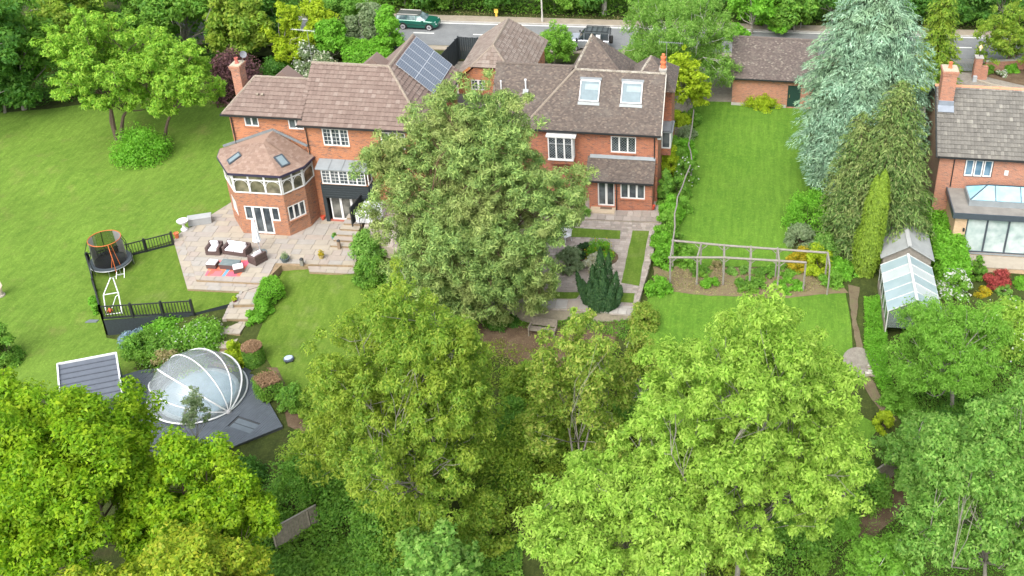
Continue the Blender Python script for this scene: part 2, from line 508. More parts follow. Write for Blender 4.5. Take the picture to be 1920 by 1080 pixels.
def lobes(rg, c, R, nl, lr, low=-.35):
    """lobe centres spread over an ellipsoid"""
    pts = []
    i = 0
    while len(pts) < nl and i < 4000:
        i += 1
        d = rdir(rg, 1)[0]
        if d[2] < low: continue
        p = d * rg.uniform(.55, .95)
        if all(np.linalg.norm(p - q) > lr for q in pts): pts.append(p)
    return np.array(pts) * np.array(R) + np.array(c)


def limb(mb, a, b, r0, r1, rg, bend=.12, n=4, sides=5):
    a, b = np.array(a, float), np.array(b, float); L = np.linalg.norm(b - a); pts = []
    o1 = rg.normal(size=3) * bend * L
    for i in range(n + 1):
        t = i / n; pts.append(a + (b - a) * t + o1 * math.sin(math.pi * t) * .6 + rg.normal(size=3) * bend * L * .12 * (0 < i < n) + np.array([0, 0, .10 * L * math.sin(math.pi * t)]))
    mb.tube(pts, [r0 + (r1 - r0) * i / n for i in range(n + 1)], sides); return pts


def broadleaf(name, label, cat, base, ctr, R, mat, seed, nl=12, ncl=14, per=80, rc=.55, L=.2, W=.13, tr=.22, bark='bark_grey', group=None, lowl=-.7,
              lr=.42, multi=1, droop=.2, extra=None, upb=.85, flat=.75, twig=.012, low_twigs=True, lobe=.5, fill=.5, taper=.22):
    rg = np.random.default_rng(seed); base = np.array(base, float); ctr = np.array(ctr, float)
    t = thing(name, label, cat, base, group)
    LB = np.concatenate([lobes(rg, ctr, R, nl, lr, lowl), lobes(rg, ctr, [r * .5 for r in R], max(2, nl // 4), lr * 1.2, lowl)])
    dz_ = (LB - ctr)[:, 2] / R[2]; fz = 1 - taper * np.maximum(0, dz_) ** 1.2; LB[:, 0] = ctr[0] + (LB[:, 0] - ctr[0]) * fz; LB[:, 1] = ctr[1] + (LB[:, 1] - ctr[1]) * fz
    if extra is not None: LB = np.concatenate([LB, np.array(extra, float)])
    tk = MB(); CC = []
    fork = base + (ctr - base) * .45
    roots = []
    for k in range(multi):
        off = np.zeros(3) if multi == 1 else np.array([rg.normal() * .35, rg.normal() * .35, 0])
        f = fork + off * 3; limb(tk, base + off - np.array([0, 0, .25]), f, tr, tr * .62, rg, .05, 4, 7); roots.append(f)
    for lb in LB:
        f = min(roots, key=lambda q: np.linalg.norm((q - lb)[:2])); st = f if lb[2] > f[2] else f + (base - f) * min(.8, .25 + (f[2] - lb[2]) / (f[2] - base[2] + .1) * .6)
        pts = limb(tk, st, lb, tr * .32, tr * .07, rg, .2, 4, 5)
        d = rdir(rg, ncl); q = lb + d * np.array(R) * lobe * rg.uniform(.35, 1, (ncl, 1)); CC.append(q)
        if low_twigs:
            for j, p in enumerate(q[::3]): st2 = pts[2 + j % 3]; tk.tube([st2, (st2 + p) / 2 + rg.normal(size=3) * .16, p], [tr * .07, twig * 1.2, twig * .5], 4, False)
    CC = np.concatenate(CC); rcs = rc * rg.uniform(.7, 1.25, len(CC))
    V = clump_leaves(rg, CC, rcs, per, L, W, flat, upb, droop, fill)
    tk.build('trunk', MATS[bark], t)
    leafobj('crown', V, mat, t); return t


def boughs(name, label, cat, base, H, prof, mat, seed, tiers=24, per=9, droop=.25, L=.34, W=.1, step=.22, side=.5, trr=.25, group=None, z0=.08, lift=.15, bark='bark_brown',
           clusters=3, wob=.25, ang=None, ext=1.0):
    """conifer: boughs round a stem, each a flat spray of twigs; prof(t)->bough length at relative height t"""
    rg = np.random.default_rng(seed); base = np.array(base, float); t_ = thing(name, label, cat, base, group); tk = MB()
    tk.tube([base - np.array([0, 0, .3]), base + np.array([0, 0, H * .5]), base + np.array([0, 0, H * .97])], [trr, trr * .6, trr * .08], 7)
    C = []; D = []; Nn = []
    for i in range(tiers):
        t = z0 + (1 - z0) * (i + .5) / tiers
        for j in range(per):
            a = 2 * math.pi * (j + rg.random()) / per + i * 2.4
            tt = min(.995, max(z0, t + rg.normal() * .5 / tiers)); Lb = prof(tt) * rg.uniform(1 - wob, 1 + wob * .6)
            if ang is not None: Lb *= ang(a, tt)
            if Lb < .1: continue
            dr = np.array([math.cos(a), math.sin(a), 0]); sd_ = np.array([-dr[1], dr[0], 0]); p0 = base + np.array([0, 0, H * tt])
            ns = max(3, int(Lb / step)); dp = droop * rg.uniform(.6, 1.4)
            if i % 2 == 0 and Lb > .8:
                tk.tube([p0, p0 + dr * Lb * .5 + np.array([0, 0, lift * Lb * .4 - dp * Lb * .25]), p0 + dr * Lb * .9 + np.array([0, 0, lift * Lb * .4 - dp * Lb * .8])], [.03 + .01 * Lb, .02, .008], 4, False)
            for s in range(1, ns + 1):
                u = s / ns
                if u < .22: continue
                pc = p0 + dr * (Lb * u) + np.array([0, 0, lift * Lb * math.sin(u * 2) - dp * Lb * u * u])
                hw = side * Lb * (1 - .75 * u) * (.35 + .65 * u) + .08
                m = max(2, int(hw / step * clusters * .8) + 1)
                lat = rg.uniform(-1, 1, m) * hw
                q = pc + sd_ * lat[:, None] + dr * (-.35 * np.abs(lat))[:, None] + np.array([0, 0, 1]) * (-.35 * np.abs(lat) * (.4 + dp) + rg.normal(size=m) * .05)[:, None]
                dd = dr * .8 + sd_ * (np.sign(lat) * .7)[:, None] + np.array([0, 0, -.35 - dp * .5]) + rg.normal(size=(m, 3)) * .28
                C.append(q); D.append(dd); Nn.append(np.array([0, 0, 1.]) + dr * .35 + rg.normal(size=(m, 3)) * .35)
    C = np.concatenate(C); D = np.concatenate(D); Nn = unit(np.concatenate(Nn)); NLEAF[0] += len(C)
    tk.build('trunk', MATS[bark], t_); leafobj('crown', leaves(C, Nn, D, L, W, rg, .1), mat, t_); return t_


def shrub(name, label, cat, base, R, H, mat, seed, n=2200, L=.14, W=.09, group=None, lump=.25, nb=None, droop=.1, flowers=None, fmat=None, fsize=.1, stems=True, upb=.55, smooth=False):
    """a bush: leaf clumps over a lumpy dome, stems below"""
    rg = np.random.default_rng(seed); base = np.array(base, float); t = thing(name, label, cat, base, group)
    Rx, Ry = (R, R) if not hasattr(R, '__len__') else R
    nb = nb or max(8, int(26 * Rx * Ry + 6 * H))
    d = rdir(rg, nb); d[:, 2] = np.abs(d[:, 2]) * 1.15 - .12
    rr = rg.uniform(.55, .92, nb)[:, None] if not smooth else rg.uniform(.8, .88, nb)[:, None]
    cc = base + d * rr * np.array([Rx, Ry, H * .9]) + np.array([0, 0, H * .06])
    rcs = (lump * min(Rx, Ry, H) + .12) * rg.uniform(.8, 1.25, nb)
    V = clump_leaves(rg, cc, rcs, max(6, n // nb), L, W, .8, upb, droop, .35)
    if stems:
        tk = MB()
        for i in range(0, nb, max(1, nb // 10)): tk.tube([base + np.array([rg.normal() * .1, rg.normal() * .1, -.1]), (base + cc[i]) / 2 + rg.normal(size=3) * .05, cc[i]], [.025, .018, .008], 4, False)
        tk.build('stem', MATS['bark_brown'], t)
    leafobj('foliage', V, mat, t)
    if flowers:
        k = rg.integers(0, nb, flowers); dd = rdir(rg, flowers); dd[:, 2] = np.abs(dd[:, 2])
        C = cc[k] + dd * rcs[k][:, None] * 1.05
        fl = leafobj('blossom', leaves(C, unit(dd + np.array([0, 0, .8])), rdir(rg, flowers), fsize, fsize * .8, rg), fmat, t)
        fl['kind'] = 'stuff'
    return t


def hedge_box(name, label, poly, h, mat, seed, dens=220, L=.12, W=.08, group=None, rough=.07, cat='hedge', topmat=None, zb=None):
    rg = np.random.default_rng(seed); A = np.array(poly, float); c = A.mean(0); z0 = tz(*c) if zb is None else zb; base = np.array([c[0], c[1], z0])
    t = thing(name, label, cat, base, group)
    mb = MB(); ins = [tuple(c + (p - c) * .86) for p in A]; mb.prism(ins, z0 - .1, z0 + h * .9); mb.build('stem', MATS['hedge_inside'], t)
    x0, y0 = A.min(0); x1, y1 = A.max(0); area = (x1 - x0) * (y1 - y0); n = int(area * dens) * 2
    q = np.stack([rg.uniform(x0, x1, n), rg.uniform(y0, y1, n)], 1); q = q[inpoly(q, poly)]
    lum = .12 * np.sin(q[:, 0] * 2.1 + q[:, 1] * 1.3) * np.cos(q[:, 1] * 1.7)
    C = np.column_stack([q, z0 + h + rg.normal(size=len(q)) * rough + lum * min(1, h)])
    Nn = np.tile((0, 0, 1.), (len(C), 1)); CS = []; NS = []
    for i in range(len(A)):
        a, b = A[i], A[(i + 1) % len(A)]; ln = np.linalg.norm(b - a); m = int(ln * h * dens * 1.2); u = rg.random(m)[:, None]
        nn = np.array([(b - a)[1], -(b - a)[0]]) / ln; nn = nn if np.dot(nn, (a + b) / 2 - c) > 0 else -nn
        p = a + (b - a) * u + nn * (rg.normal(size=(m, 1)) * rough)
        CS.append(np.column_stack([p, z0 + rg.random(m) * h])); NS.append(np.tile((*nn, .4), (m, 1)))
    S = np.concatenate(CS); SN = np.concatenate(NS)

    def lv(C, Nn): return leaves(C, unit(Nn + rg.normal(size=Nn.shape) * .5), rdir(rg, len(C)), L, W, rg)
    NLEAF[0] += len(C) + len(S)
    if topmat: leafobj('clipped_top', lv(C, Nn), topmat, t); leafobj('foliage', lv(S, SN), mat, t)
    else: leafobj('foliage', np.concatenate([lv(C, Nn), lv(S, SN)]), mat, t)
    return t


def cover(name, poly, mat, n, hgt, L, W, seed, parent=None, upr=.4):
    """ground cover nobody could count: leaves scattered over the earth"""
    rg = np.random.default_rng(seed); A = np.array(poly); x0, y0 = A.min(0); x1, y1 = A.max(0)
    q = np.stack([rg.uniform(x0, x1, n * 2), rg.uniform(y0, y1, n * 2)], 1); q = q[inpoly(q, poly)][:n]
    lum = .5 + .5 * np.sin(q[:, 0] * 1.7 + np.sin(q[:, 1] * 2.3)) * np.cos(q[:, 1] * 1.9 + q[:, 0])
    z = terr(q) + rg.random(len(q)) ** .7 * hgt * (.25 + .75 * lum)
    Nn = unit(np.array([0, 0, 1.]) + rg.normal(size=(len(q), 3)) * .5); D = unit(rg.normal(size=(len(q), 3)) + np.array([0, 0, upr])); NLEAF[0] += len(q)
    return leafobj(name, leaves(np.column_stack([q, z]), Nn, D, L, W, rg), mat, parent, 'stuff')
# ------------------------------------------------------------------ materials
BRK = brick('brick_left', (0.4650, 0.1715, 0.0700), (0.3720, 0.1323, 0.0550), (0.3720, 0.2940, 0.2200), (0.1116, 0.0588, 0.0500), .25)
BRKB = brick('brick_bay', (0.4278, 0.1715, 0.0750), (0.3255, 0.1274, 0.0650), (0.3534, 0.2842, 0.2200), (0.0837, 0.0588, 0.0600), .55)
BRKR = brick('brick_right', (0.4464, 0.1568, 0.0700), (0.3348, 0.1078, 0.0550), (0.3534, 0.2744, 0.2200), (0.1023, 0.0490, 0.0450), .3)
BRKO = brick('brick_old', (.44, .19, .11), (.34, .14, .085), (.40, .32, .26), (.16, .10, .08), .35)
BRKG = brick('brick_gable', (.33, .20, .13), (.27, .16, .105), (.35, .28, .22), (.16, .11, .085), .3)
BRKC = brick('brick_buff', (.52, .36, .22), (.45, .31, .19), (.48, .39, .29), (.33, .22, .14), .2)
TIL1 = tilemat('tile_concrete', [(0, (0.1555, 0.1104, 0.0915)), (.5, (0.1821, 0.1304, 0.1083)), (.85, (0.1987, 0.1471, 0.1219)), (1, (0.2383, 0.1872, 0.1593))], (0.2383, 0.1905, 0.1593), .35, 1.0)
TIL2 = tilemat('tile_plain_clay', [(0, (0.0819, 0.0662, 0.0581)), (.45, (0.1113, 0.0871, 0.0727)), (.85, (0.1408, 0.1115, 0.0909)), (1, (0.1899, 0.1497, 0.1199))], (0.1571, 0.1393, 0.1199), .5, .7, (0.2226, 0.2160, 0.1815), .5)
TIL3 = tilemat('tile_grey', [(0, (.115, .108, .096)), (.5, (.14, .133, .118)), (.9, (.165, .157, .138)), (1, (.24, .23, .20))], (.24, .225, .19), .45, .6, (.29, .27, .215), .5)
TIL4 = tilemat('tile_garage', [(0, (0.1700, 0.1287, 0.1035)), (.5, (0.2064, 0.1609, 0.1336)), (1, (0.2550, 0.2124, 0.1803))], (0.2550, 0.2317, 0.2004), .45, 1.2)
TILB = tilemat('tile_bay', [(0, (0.2151, 0.1414, 0.1085)), (.5, (0.2550, 0.1738, 0.1325)), (1, (0.2948, 0.2142, 0.1688))], (0.2550, 0.1778, 0.1365), .2, .8)
TILA = tilemat('tile_annex', [(0, (0.0870, 0.0701, 0.0624)), (.5, (0.1205, 0.0947, 0.0843)), (.9, (0.1606, 0.1297, 0.1136)), (1, (0.2410, 0.2104, 0.1759))], (0.1339, 0.1193, 0.1026), .4, 1.0, (0.2410, 0.2314, 0.1906), .6)
RIDGE1 = tilemat('ridge_pale', [(0, (0.1963, 0.1547, 0.1190)), (1, (0.2677, 0.2261, 0.1785))], (0.2975, 0.2677, 0.2202), .5, 3)
RIDGE2 = tilemat('ridge_lichen', [(0, (0.1650, 0.1350, 0.1050)), (1, (0.2550, 0.2250, 0.1800))], (0.4125, 0.3900, 0.3300), .85, 4, stop2=(.42, .6))
RIDGE3 = tilemat('ridge_terracotta', [(0, (.50, .20, .11)), (1, (.60, .28, .16))], (.5, .35, .25), .4, 3)
WHITE = plain('white_upvc', (.66, .66, .65), .4, var=.03)
TRIMW = plain('white_trim', (.58, .59, .60), .55, var=.05)
GREYT = plain('grey_paint', (.20, .22, .23), .55)
ANTH = plain('anthracite', (.05, .065, .08), .4)
BLACK = plain('black_paint', (.018, .02, .021), .5)
BLKW = plain('black_stained_wood', (.02, .028, .032), .75, var=.3, scale=8)
LEAD = plain('lead_sheet', (.21, .235, .245), .55, var=.15, scale=2)
LEADD = plain('dark_lead', (.16, .18, .19), .6, var=.2)
TIMB = plain('orange_timber', (.42, .19, .07), .7, var=.2)
TERRA = plain('terracotta', (.55, .15, .06), .8, var=.2, scale=6)
GLS = glassdark('window_glass', (.02, .027, .035), .05, (.10, .12, .13))
GLSB = glassdark('bay_glass', (.05, .05, .035), .05, (.20, .18, .12))
GLSS = plain('skylight_glass', (.17, .22, .24), .35, spec=.12)
GLSP = glassdark('pale_interior', (.27, .35, .34), .12, (.46, .53, .52))
STEEL = plain('galvanised', (.45, .47, .48), .35, .7, var=.1)
METW = plain('white_metal', (.66, .67, .67), .35, var=.03)
CONC = plain('concrete', (.36, .34, .31), .9, var=.2, scale=2)
plain('bark_grey', (.20, .185, .155), .9, var=.35, scale=5); plain('bark_pale', (.42, .40, .35), .9, var=.35, scale=4)
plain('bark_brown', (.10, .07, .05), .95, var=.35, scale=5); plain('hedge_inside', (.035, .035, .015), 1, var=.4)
plain('bark_pine', (.12, .07, .045), .95, var=.35, scale=5)
OLDW = plain('weathered_wood', (.22, .19, .15), .9, var=.3, scale=7)
GREYW = plain('grey_timber', (.24, .22, .19), .9, var=.25, scale=6)
STONEP = [plain('flag_' + n, c, .85, var=.1, scale=2.5) for n, c in (('buff', (.315, .28, .23)), ('rose', (.31, .265, .225)), ('grey', (.30, .28, .25)), ('sand', (.335, .295, .235)), ('mauve', (.295, .265, .235)))]
JOINT = plain('joint_mortar', (.30, .26, .20), .95, var=.2, scale=6)
STONEW = plain('stone_riser', (.24, .175, .105), .9, var=.25, scale=4)
DECKM = plain('deck_board', (.085, .10, .118), .7, var=.22, scale=2)
RATTAN = plain('brown_rattan', (.085, .055, .05), .7, var=.4, scale=30)
CUSH = plain('white_cushion', (.66, .63, .66), .9, var=.03)

LAWN1 = grassmat('lawn_left', [(.3, (0.0908, 0.1694, 0.0213)), (.5, (0.1184, 0.2130, 0.0266)), (.7, (0.1579, 0.2516, 0.0379))], mow=.75, mowamt=.07, wearamt=.6)
LAWN2 = grassmat('lawn_right', [(.3, (0.0747, 0.1750, 0.0182)), (.5, (0.1038, 0.2188, 0.0221)), (.7, (0.1412, 0.2625, 0.0301))], mow=.03, mowamt=.07, wear=(0.1578, 0.2363, 0.0502), wearamt=.3, mowscale=9)
LAWN3 = grassmat('lawn_centre', [(.3, (0.0785, 0.1554, 0.0152)), (.5, (0.1059, 0.1864, 0.0213)), (.7, (0.1490, 0.2175, 0.0342))], mow=-.5, mowamt=.07, wear=(0.1961, 0.2131, 0.0759), wearamt=.7)
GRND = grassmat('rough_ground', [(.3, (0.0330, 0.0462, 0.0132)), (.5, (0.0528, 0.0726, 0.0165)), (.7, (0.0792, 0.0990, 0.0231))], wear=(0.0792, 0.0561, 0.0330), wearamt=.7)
SOIL = soilmat('soil', (0.0750, 0.0496, 0.0304), (0.1125, 0.0760, 0.0480), (0.1500, 0.1120, 0.0720))
SOILP = soilmat('dry_soil', (.13, .095, .055), (.175, .135, .08), (.16, .17, .06), 2.2)
GRAV = soilmat('gravel_path', (0.1800, 0.1617, 0.1313), (0.2295, 0.2058, 0.1733), (0.2790, 0.2597, 0.2205), 2.5)
ASPH = soilmat('asphalt', (0.1418, 0.1485, 0.1512), (0.1688, 0.1755, 0.1755), (0.2025, 0.2093, 0.2093), .6, .15)
PAVE = soilmat('pavement', (.22, .19, .15), (.28, .24, .185), (.32, .28, .22), 1.0, .3)
LINE = plain('road_paint', (.62, .62, .58), .8, var=.15, scale=8)
PAVIOUR = tilemat('paviour', [(0, (0.2537, 0.2175, 0.1885)), (.5, (0.3262, 0.2828, 0.2465)), (1, (0.4060, 0.3553, 0.3117))], (0.3770, 0.2900, 0.2465), .5, 2.0, (0.1740, 0.1885, 0.1160), .5)
CRAZY = brick('garden_paviours', (.33, .285, .25), (.40, .345, .295), (.19, .165, .125), (.19, .16, .14), .35, 1.25)
TERS = brick('terrace_paving', (.31, .285, .25), (.36, .33, .285), (.22, .20, .165), (.20, .18, .15), .3, 2.6)

# ------------------------------------------------------------------ ground, lawns, road
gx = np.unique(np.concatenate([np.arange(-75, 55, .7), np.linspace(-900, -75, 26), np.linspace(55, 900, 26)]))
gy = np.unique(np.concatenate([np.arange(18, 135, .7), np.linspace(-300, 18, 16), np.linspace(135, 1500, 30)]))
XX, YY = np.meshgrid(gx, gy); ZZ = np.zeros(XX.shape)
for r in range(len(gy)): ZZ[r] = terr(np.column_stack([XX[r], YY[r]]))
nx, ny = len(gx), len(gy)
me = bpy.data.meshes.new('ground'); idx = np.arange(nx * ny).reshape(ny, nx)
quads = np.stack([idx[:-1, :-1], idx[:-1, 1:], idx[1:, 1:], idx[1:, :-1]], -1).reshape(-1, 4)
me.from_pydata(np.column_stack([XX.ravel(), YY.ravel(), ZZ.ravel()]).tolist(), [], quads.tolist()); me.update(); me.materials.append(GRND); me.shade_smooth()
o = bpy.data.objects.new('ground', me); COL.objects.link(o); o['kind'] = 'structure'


def gpoly(pts): return [tuple(G(a, b)[:2]) for a, b in pts]


sheet('lawn', gpoly([(-120, 260), (-60, 215), (90, 205), (240, 180), (330, 152), (395, 160), (440, 215), (445, 300), (436, 392), (352, 432), (322, 452), (168, 494), (182, 565), (200, 634), (235, 640),
                     (262, 700), (225, 715), (60, 745), (8, 725), (22, 640), (-60, 560), (-160, 500)]), LAWN1, .035, .7)
sheet('lawn', gpoly([(500, 590), (520, 535), (533, 500), (575, 505), (600, 512), (668, 515), (720, 560), (700, 640), (640, 740), (545, 765), (510, 690), (480, 640)]), LAWN3, .035, .6)
sheet('lawn', TLAWN, LAWN3, .0, .8, flat=-1.86)
sheet('lawn', gpoly([(1300, 190), (1520, 196), (1515, 260), (1530, 330), (1500, 400), (1480, 440), (1490, 500), (1262, 500), (1270, 380), (1290, 290)]), LAWN2, .035, .6)
sheet('lawn', gpoly([(1215, 560), (1300, 540), (1420, 556), (1585, 548), (1598, 640), (1600, 680), (1560, 665), (1520, 690), (1570, 760), (1650, 800), (1600, 860), (1300, 880), (1210, 800), (1180, 680), (1195, 610)]), LAWN2, .035, .6)
sheet('soil_bed', gpoly([(1225, 500), (1560, 505), (1590, 550), (1420, 560), (1225, 545)]), SOILP, .05, .5, wob=.06)
sheet('soil_bed', gpoly([(905, 588), (1105, 588), (1180, 600), (1130, 680), (1010, 700), (900, 650), (870, 600)]), SOIL, .05, .6, wob=.1)
sheet('soil_bed', gpoly([(1560, 985), (1600, 900), (1690, 870), (1770, 905), (1690, 960), (1640, 1010), (1580, 1020)]), SOIL, .05, .6, wob=.12)
sheet('soil_bed', gpoly([(500, 690), (525, 735), (540, 800), (600, 830), (560, 770), (520, 690)]), SOIL, .05, .5)
TRACK = soilmat('trodden_track', (.10, .075, .045), (.14, .11, .07), (.13, .13, .06), 2.0)
sheet('gravel_path', gpoly([(1590, 535), (1612, 540), (1606, 600), (1618, 655), (1612, 690), (1640, 720), (1680, 790), (1670, 800), (1628, 740), (1600, 690), (1606, 655), (1597, 600)]), TRACK, .055, .4, wob=.05)
cp = G(1612, 680); sheet('round_patio', [(cp[0] + 1.05 * math.cos(t), cp[1] + 1.25 * math.sin(t)) for t in np.linspace(0, 2 * math.pi, 22, False)], GRAV, .07, .4)
sheet('driveway', gpoly([(730, 150), (735, 92), (1400, 100), (1390, 190), (1250, 215), (960, 215), (870, 200)]), GRAV, .02, .9)
sheet('driveway', gpoly([(1700, 190), (1725, 140), (1740, 120), (1825, 116), (1850, 140), (2000, 175), (2000, 215), (1700, 215)]), GRAV, .02, .9)
sheet('soil_bed', gpoly([(1845, 130), (1930, 118), (2000, 150), (2000, 178), (1850, 145)]), SOIL, .04, .7)


def strip(name, a0, a1, b0, b1, mat, z, kind='structure', thick=0.0):
    mb = MB(); P = [Pz(*q, z) for q in (a0, a1, b1, b0)]
    if thick: mb.slab(P, thick)
    else: mb.add(P, [(0, 1, 2, 3)] if np.cross(P[1] - P[0], P[2] - P[0])[2] > 0 else [(3, 2, 1, 0)])
    return mb.build(name, mat, None, kind)


def rl(x, off):  # image row of a line along the road, off = row at x 960
    return off + (x - 960) * (.030 if x < 1200 else .030) - max(0, (x - 1300)) * .006


XL, XR = 300, 2300
strip('verge', (XL, rl(XL, 20)), (XR, rl(XR, 20)), (XL, rl(XL, 120)), (XR, rl(XR, 112)), GRND, .05)
road = strip('road', (XL, rl(XL, 44)), (XR, rl(XR, 46)), (XL, rl(XL, 91)), (XR, rl(XR, 88)), ASPH, .062)
strip('pavement', (XL, rl(XL, 33)), (XR, rl(XR, 35)), (XL, rl(XL, 43.4)), (XR, rl(XR, 45.4)), PAVE, .15, thick=.13)
strip('kerb', (XL, rl(XL, 43.2)), (XR, rl(XR, 45.2)), (XL, rl(XL, 44.4)), (XR, rl(XR, 46.4)), CONC, .16, thick=.13)
strip('pavement', (XL, rl(XL, 91.6)), (XR, rl(XR, 88.6)), (XL, rl(XL, 99)), (XR, rl(XR, 95)), PAVE, .15, thick=.13)
strip('road_marking', (XL, rl(XL, 47.2)), (XR, rl(XR, 48.8)), (XL, rl(XL, 49.0)), (XR, rl(XR, 50.4)), LINE, .067).name = 'edge_line'
dash = MB()
for k in range(-3, 12):
    x = 775 + k * 112; a = strip('centre_dash', (x, rl(x, 66.6) - .7), (x + 39, rl(x + 39, 66.6) - .7), (x, rl(x, 66.6) + .9), (x + 39, rl(x + 39, 66.6) + .9), LINE, .067); a.parent = road


# ------------------------------------------------------------------ building kit
def wall_run(mb, p0, p1, z0, z1, holes=(), reveal=.1):
    p0, p1 = np.array(p0, float), np.array(p1, float); L = np.linalg.norm(p1 - p0); d = (p1 - p0) / L; n = np.array([d[1], -d[0]])
    us = sorted({0, L, *[h[0] for h in holes], *[h[1] for h in holes]}); zs = sorted({z0, z1, *[h[2] for h in holes], *[h[3] for h in holes]})

    def Q(u, z, dep=0): return (*(p0 + d * u - n * dep), z)
    for i in range(len(us) - 1):
        for j in range(len(zs) - 1):
            um, zm = (us[i] + us[i + 1]) / 2, (zs[j] + zs[j + 1]) / 2
            if any(h[0] < um < h[1] and h[2] < zm < h[3] for h in holes): continue
            mb.add([Q(us[i], zs[j]), Q(us[i + 1], zs[j]), Q(us[i + 1], zs[j + 1]), Q(us[i], zs[j + 1])], [(0, 1, 2, 3)])
    for h in holes:
        u0, u1, a, b = h[:4]; rv = h[4] if len(h) > 4 else reveal
        mb.add([Q(u0, a), Q(u1, a), Q(u1, b), Q(u0, b), Q(u0, a, rv), Q(u1, a, rv), Q(u1, b, rv), Q(u0, b, rv)],
               [(0, 4, 5, 1), (1, 5, 6, 2), (2, 6, 7, 3), (3, 7, 4, 0)])
    return L, d, n


def window(parent, p0, p1, u0, u1, z0, z1, cols=2, bars=(0, 0), dep=.07, fr=.055, mat=None, glass=None, name='window', transom=None, sill=None, lead=False, label=None, mull=None, doorsill=False, barmat=None):
    """frame with mullions (the window), its panes, glazing bars and sill as sub-parts"""
    mat = mat or WHITE; glass = glass or GLS
    p0, p1 = np.array(p0, float), np.array(p1, float); d = (p1 - p0) / np.linalg.norm(p1 - p0); n = np.array([d[1], -d[0]])
    D3 = np.array([*d, 0]); N3 = np.array([*n, 0]); Z = np.array([0, 0, 1.])

    def Q(u, z, out): return np.array([*(p0 + d * u + n * out), z])
    mb = MB(); th = .035; o_ = -dep + th

    def bar(a, b, c, e, t=th, oo=None): mb.obox((Q(a, c, 0) + Q(b, e, 0)) / 2 + N3 * (o_ if oo is None else oo), D3 * (b - a) / 2, Z * (e - c) / 2, N3 * t)
    bar(u0, u1, z0, z0 + fr); bar(u0, u1, z1 - fr, z1); bar(u0, u0 + fr, z0 + fr, z1 - fr); bar(u1 - fr, u1, z0 + fr, z1 - fr)
    cs = cols if hasattr(cols, '__len__') else [i / cols for i in range(cols + 1)]; W = u1 - u0; ml = mull or fr * 1.5
    edges = [u0 + W * c for c in cs]
    for e in edges[1:-1]: bar(e - ml / 2, e + ml / 2, z0 + fr, z1 - fr)
    w = mb.build(name, mat, parent, label=label)
    gb = MB(); nb_ = 0
    for i in range(len(edges) - 1):
        a = edges[i] + (fr if i == 0 else ml / 2); b = edges[i + 1] - (fr if i == len(edges) - 2 else ml / 2)
        zr = [(z0 + fr, z1 - fr)] if not transom else [(z0 + fr, transom - fr / 2), (transom + fr / 2, z1 - fr)]
        if transom: gb.obox((Q(a, transom, 0) + Q(b, transom, 0)) / 2 + N3 * o_, D3 * (b - a) / 2, Z * fr / 2, N3 * th); nb_ += 1
        for (c, e) in zr:
            pm = MB(); pm.obox((Q(a, c, 0) + Q(b, e, 0)) / 2 + N3 * (-dep + .004), D3 * (b - a) / 2, Z * (e - c) / 2, N3 * .006); pm.build('pane', glass, w)
            for k in range(1, bars[0] + 1):
                x = a + (b - a) * k / (bars[0] + 1); gb.obox(Q(x, (c + e) / 2, -dep + .014), D3 * .013, Z * (e - c) / 2, N3 * .006); nb_ += 1
            for k in range(1, bars[1] + 1):
                y = c + (e - c) * k / (bars[1] + 1); gb.obox((Q(a, y, 0) + Q(b, y, 0)) / 2 + N3 * (-dep + .015), D3 * (b - a) / 2, Z * .013, N3 * .006); nb_ += 1
            if lead:
                s = .17; k = 0
                for sg in (1, -1):
                    t = a - (e - c)
                    while t < b + (e - c):
                        pts = []
                        for yy in (c, e): pts.append((t + sg * (yy - (c if sg > 0 else c)), yy))
                        (xa, ya), (xb, yb) = pts
                        lo = max(0., min(1., (a - xa) / (xb - xa) if xb != xa else 0)); hi = max(0., min(1., (b - xa) / (xb - xa)))
                        l2, h2 = min(lo, hi), max(lo, hi)
                        if h2 - l2 > .02:
                            P = Q(xa + (xb - xa) * l2, ya + (yb - ya) * l2, -dep + .014); R_ = Q(xa + (xb - xa) * h2, ya + (yb - ya) * h2, -dep + .014); gb.beam(P, R_, .014, .008, N3)
                        t += s * 1.2
                nb_ += 1
    if nb_: gb.build('leading' if lead else 'glazing_bar', barmat or (STEEL if lead else mat), w)
    if sill:
        sb = MB(); sb.obox((Q(u0 - .05, z0 - .04, 0) + Q(u1 + .05, z0 - .04, 0)) / 2 + N3 * .02, D3 * (W / 2 + .05), Z * .035, N3 * .07); sb.build('sill', sill, w)
    return w


def clip2(poly, clip):
    """convex clip of a 2D polygon"""
    out = poly
    for i in range(len(clip)):
        a, b = clip[i], clip[(i + 1) % len(clip)]; inp = out; out = []
        if not inp: return []
        f = lambda p: (b[0] - a[0]) * (p[1] - a[1]) - (b[1] - a[1]) * (p[0] - a[0])
        for j in range(len(inp)):
            p, q = inp[j], inp[(j + 1) % len(inp)]; fp, fq = f(p), f(q)
            if fp >= 0: out.append(p)
            if (fp >= 0) != (fq >= 0):
                t = fp / (fp - fq); out.append((p[0] + (q[0] - p[0]) * t, p[1] + (q[1] - p[1]) * t))
    return out


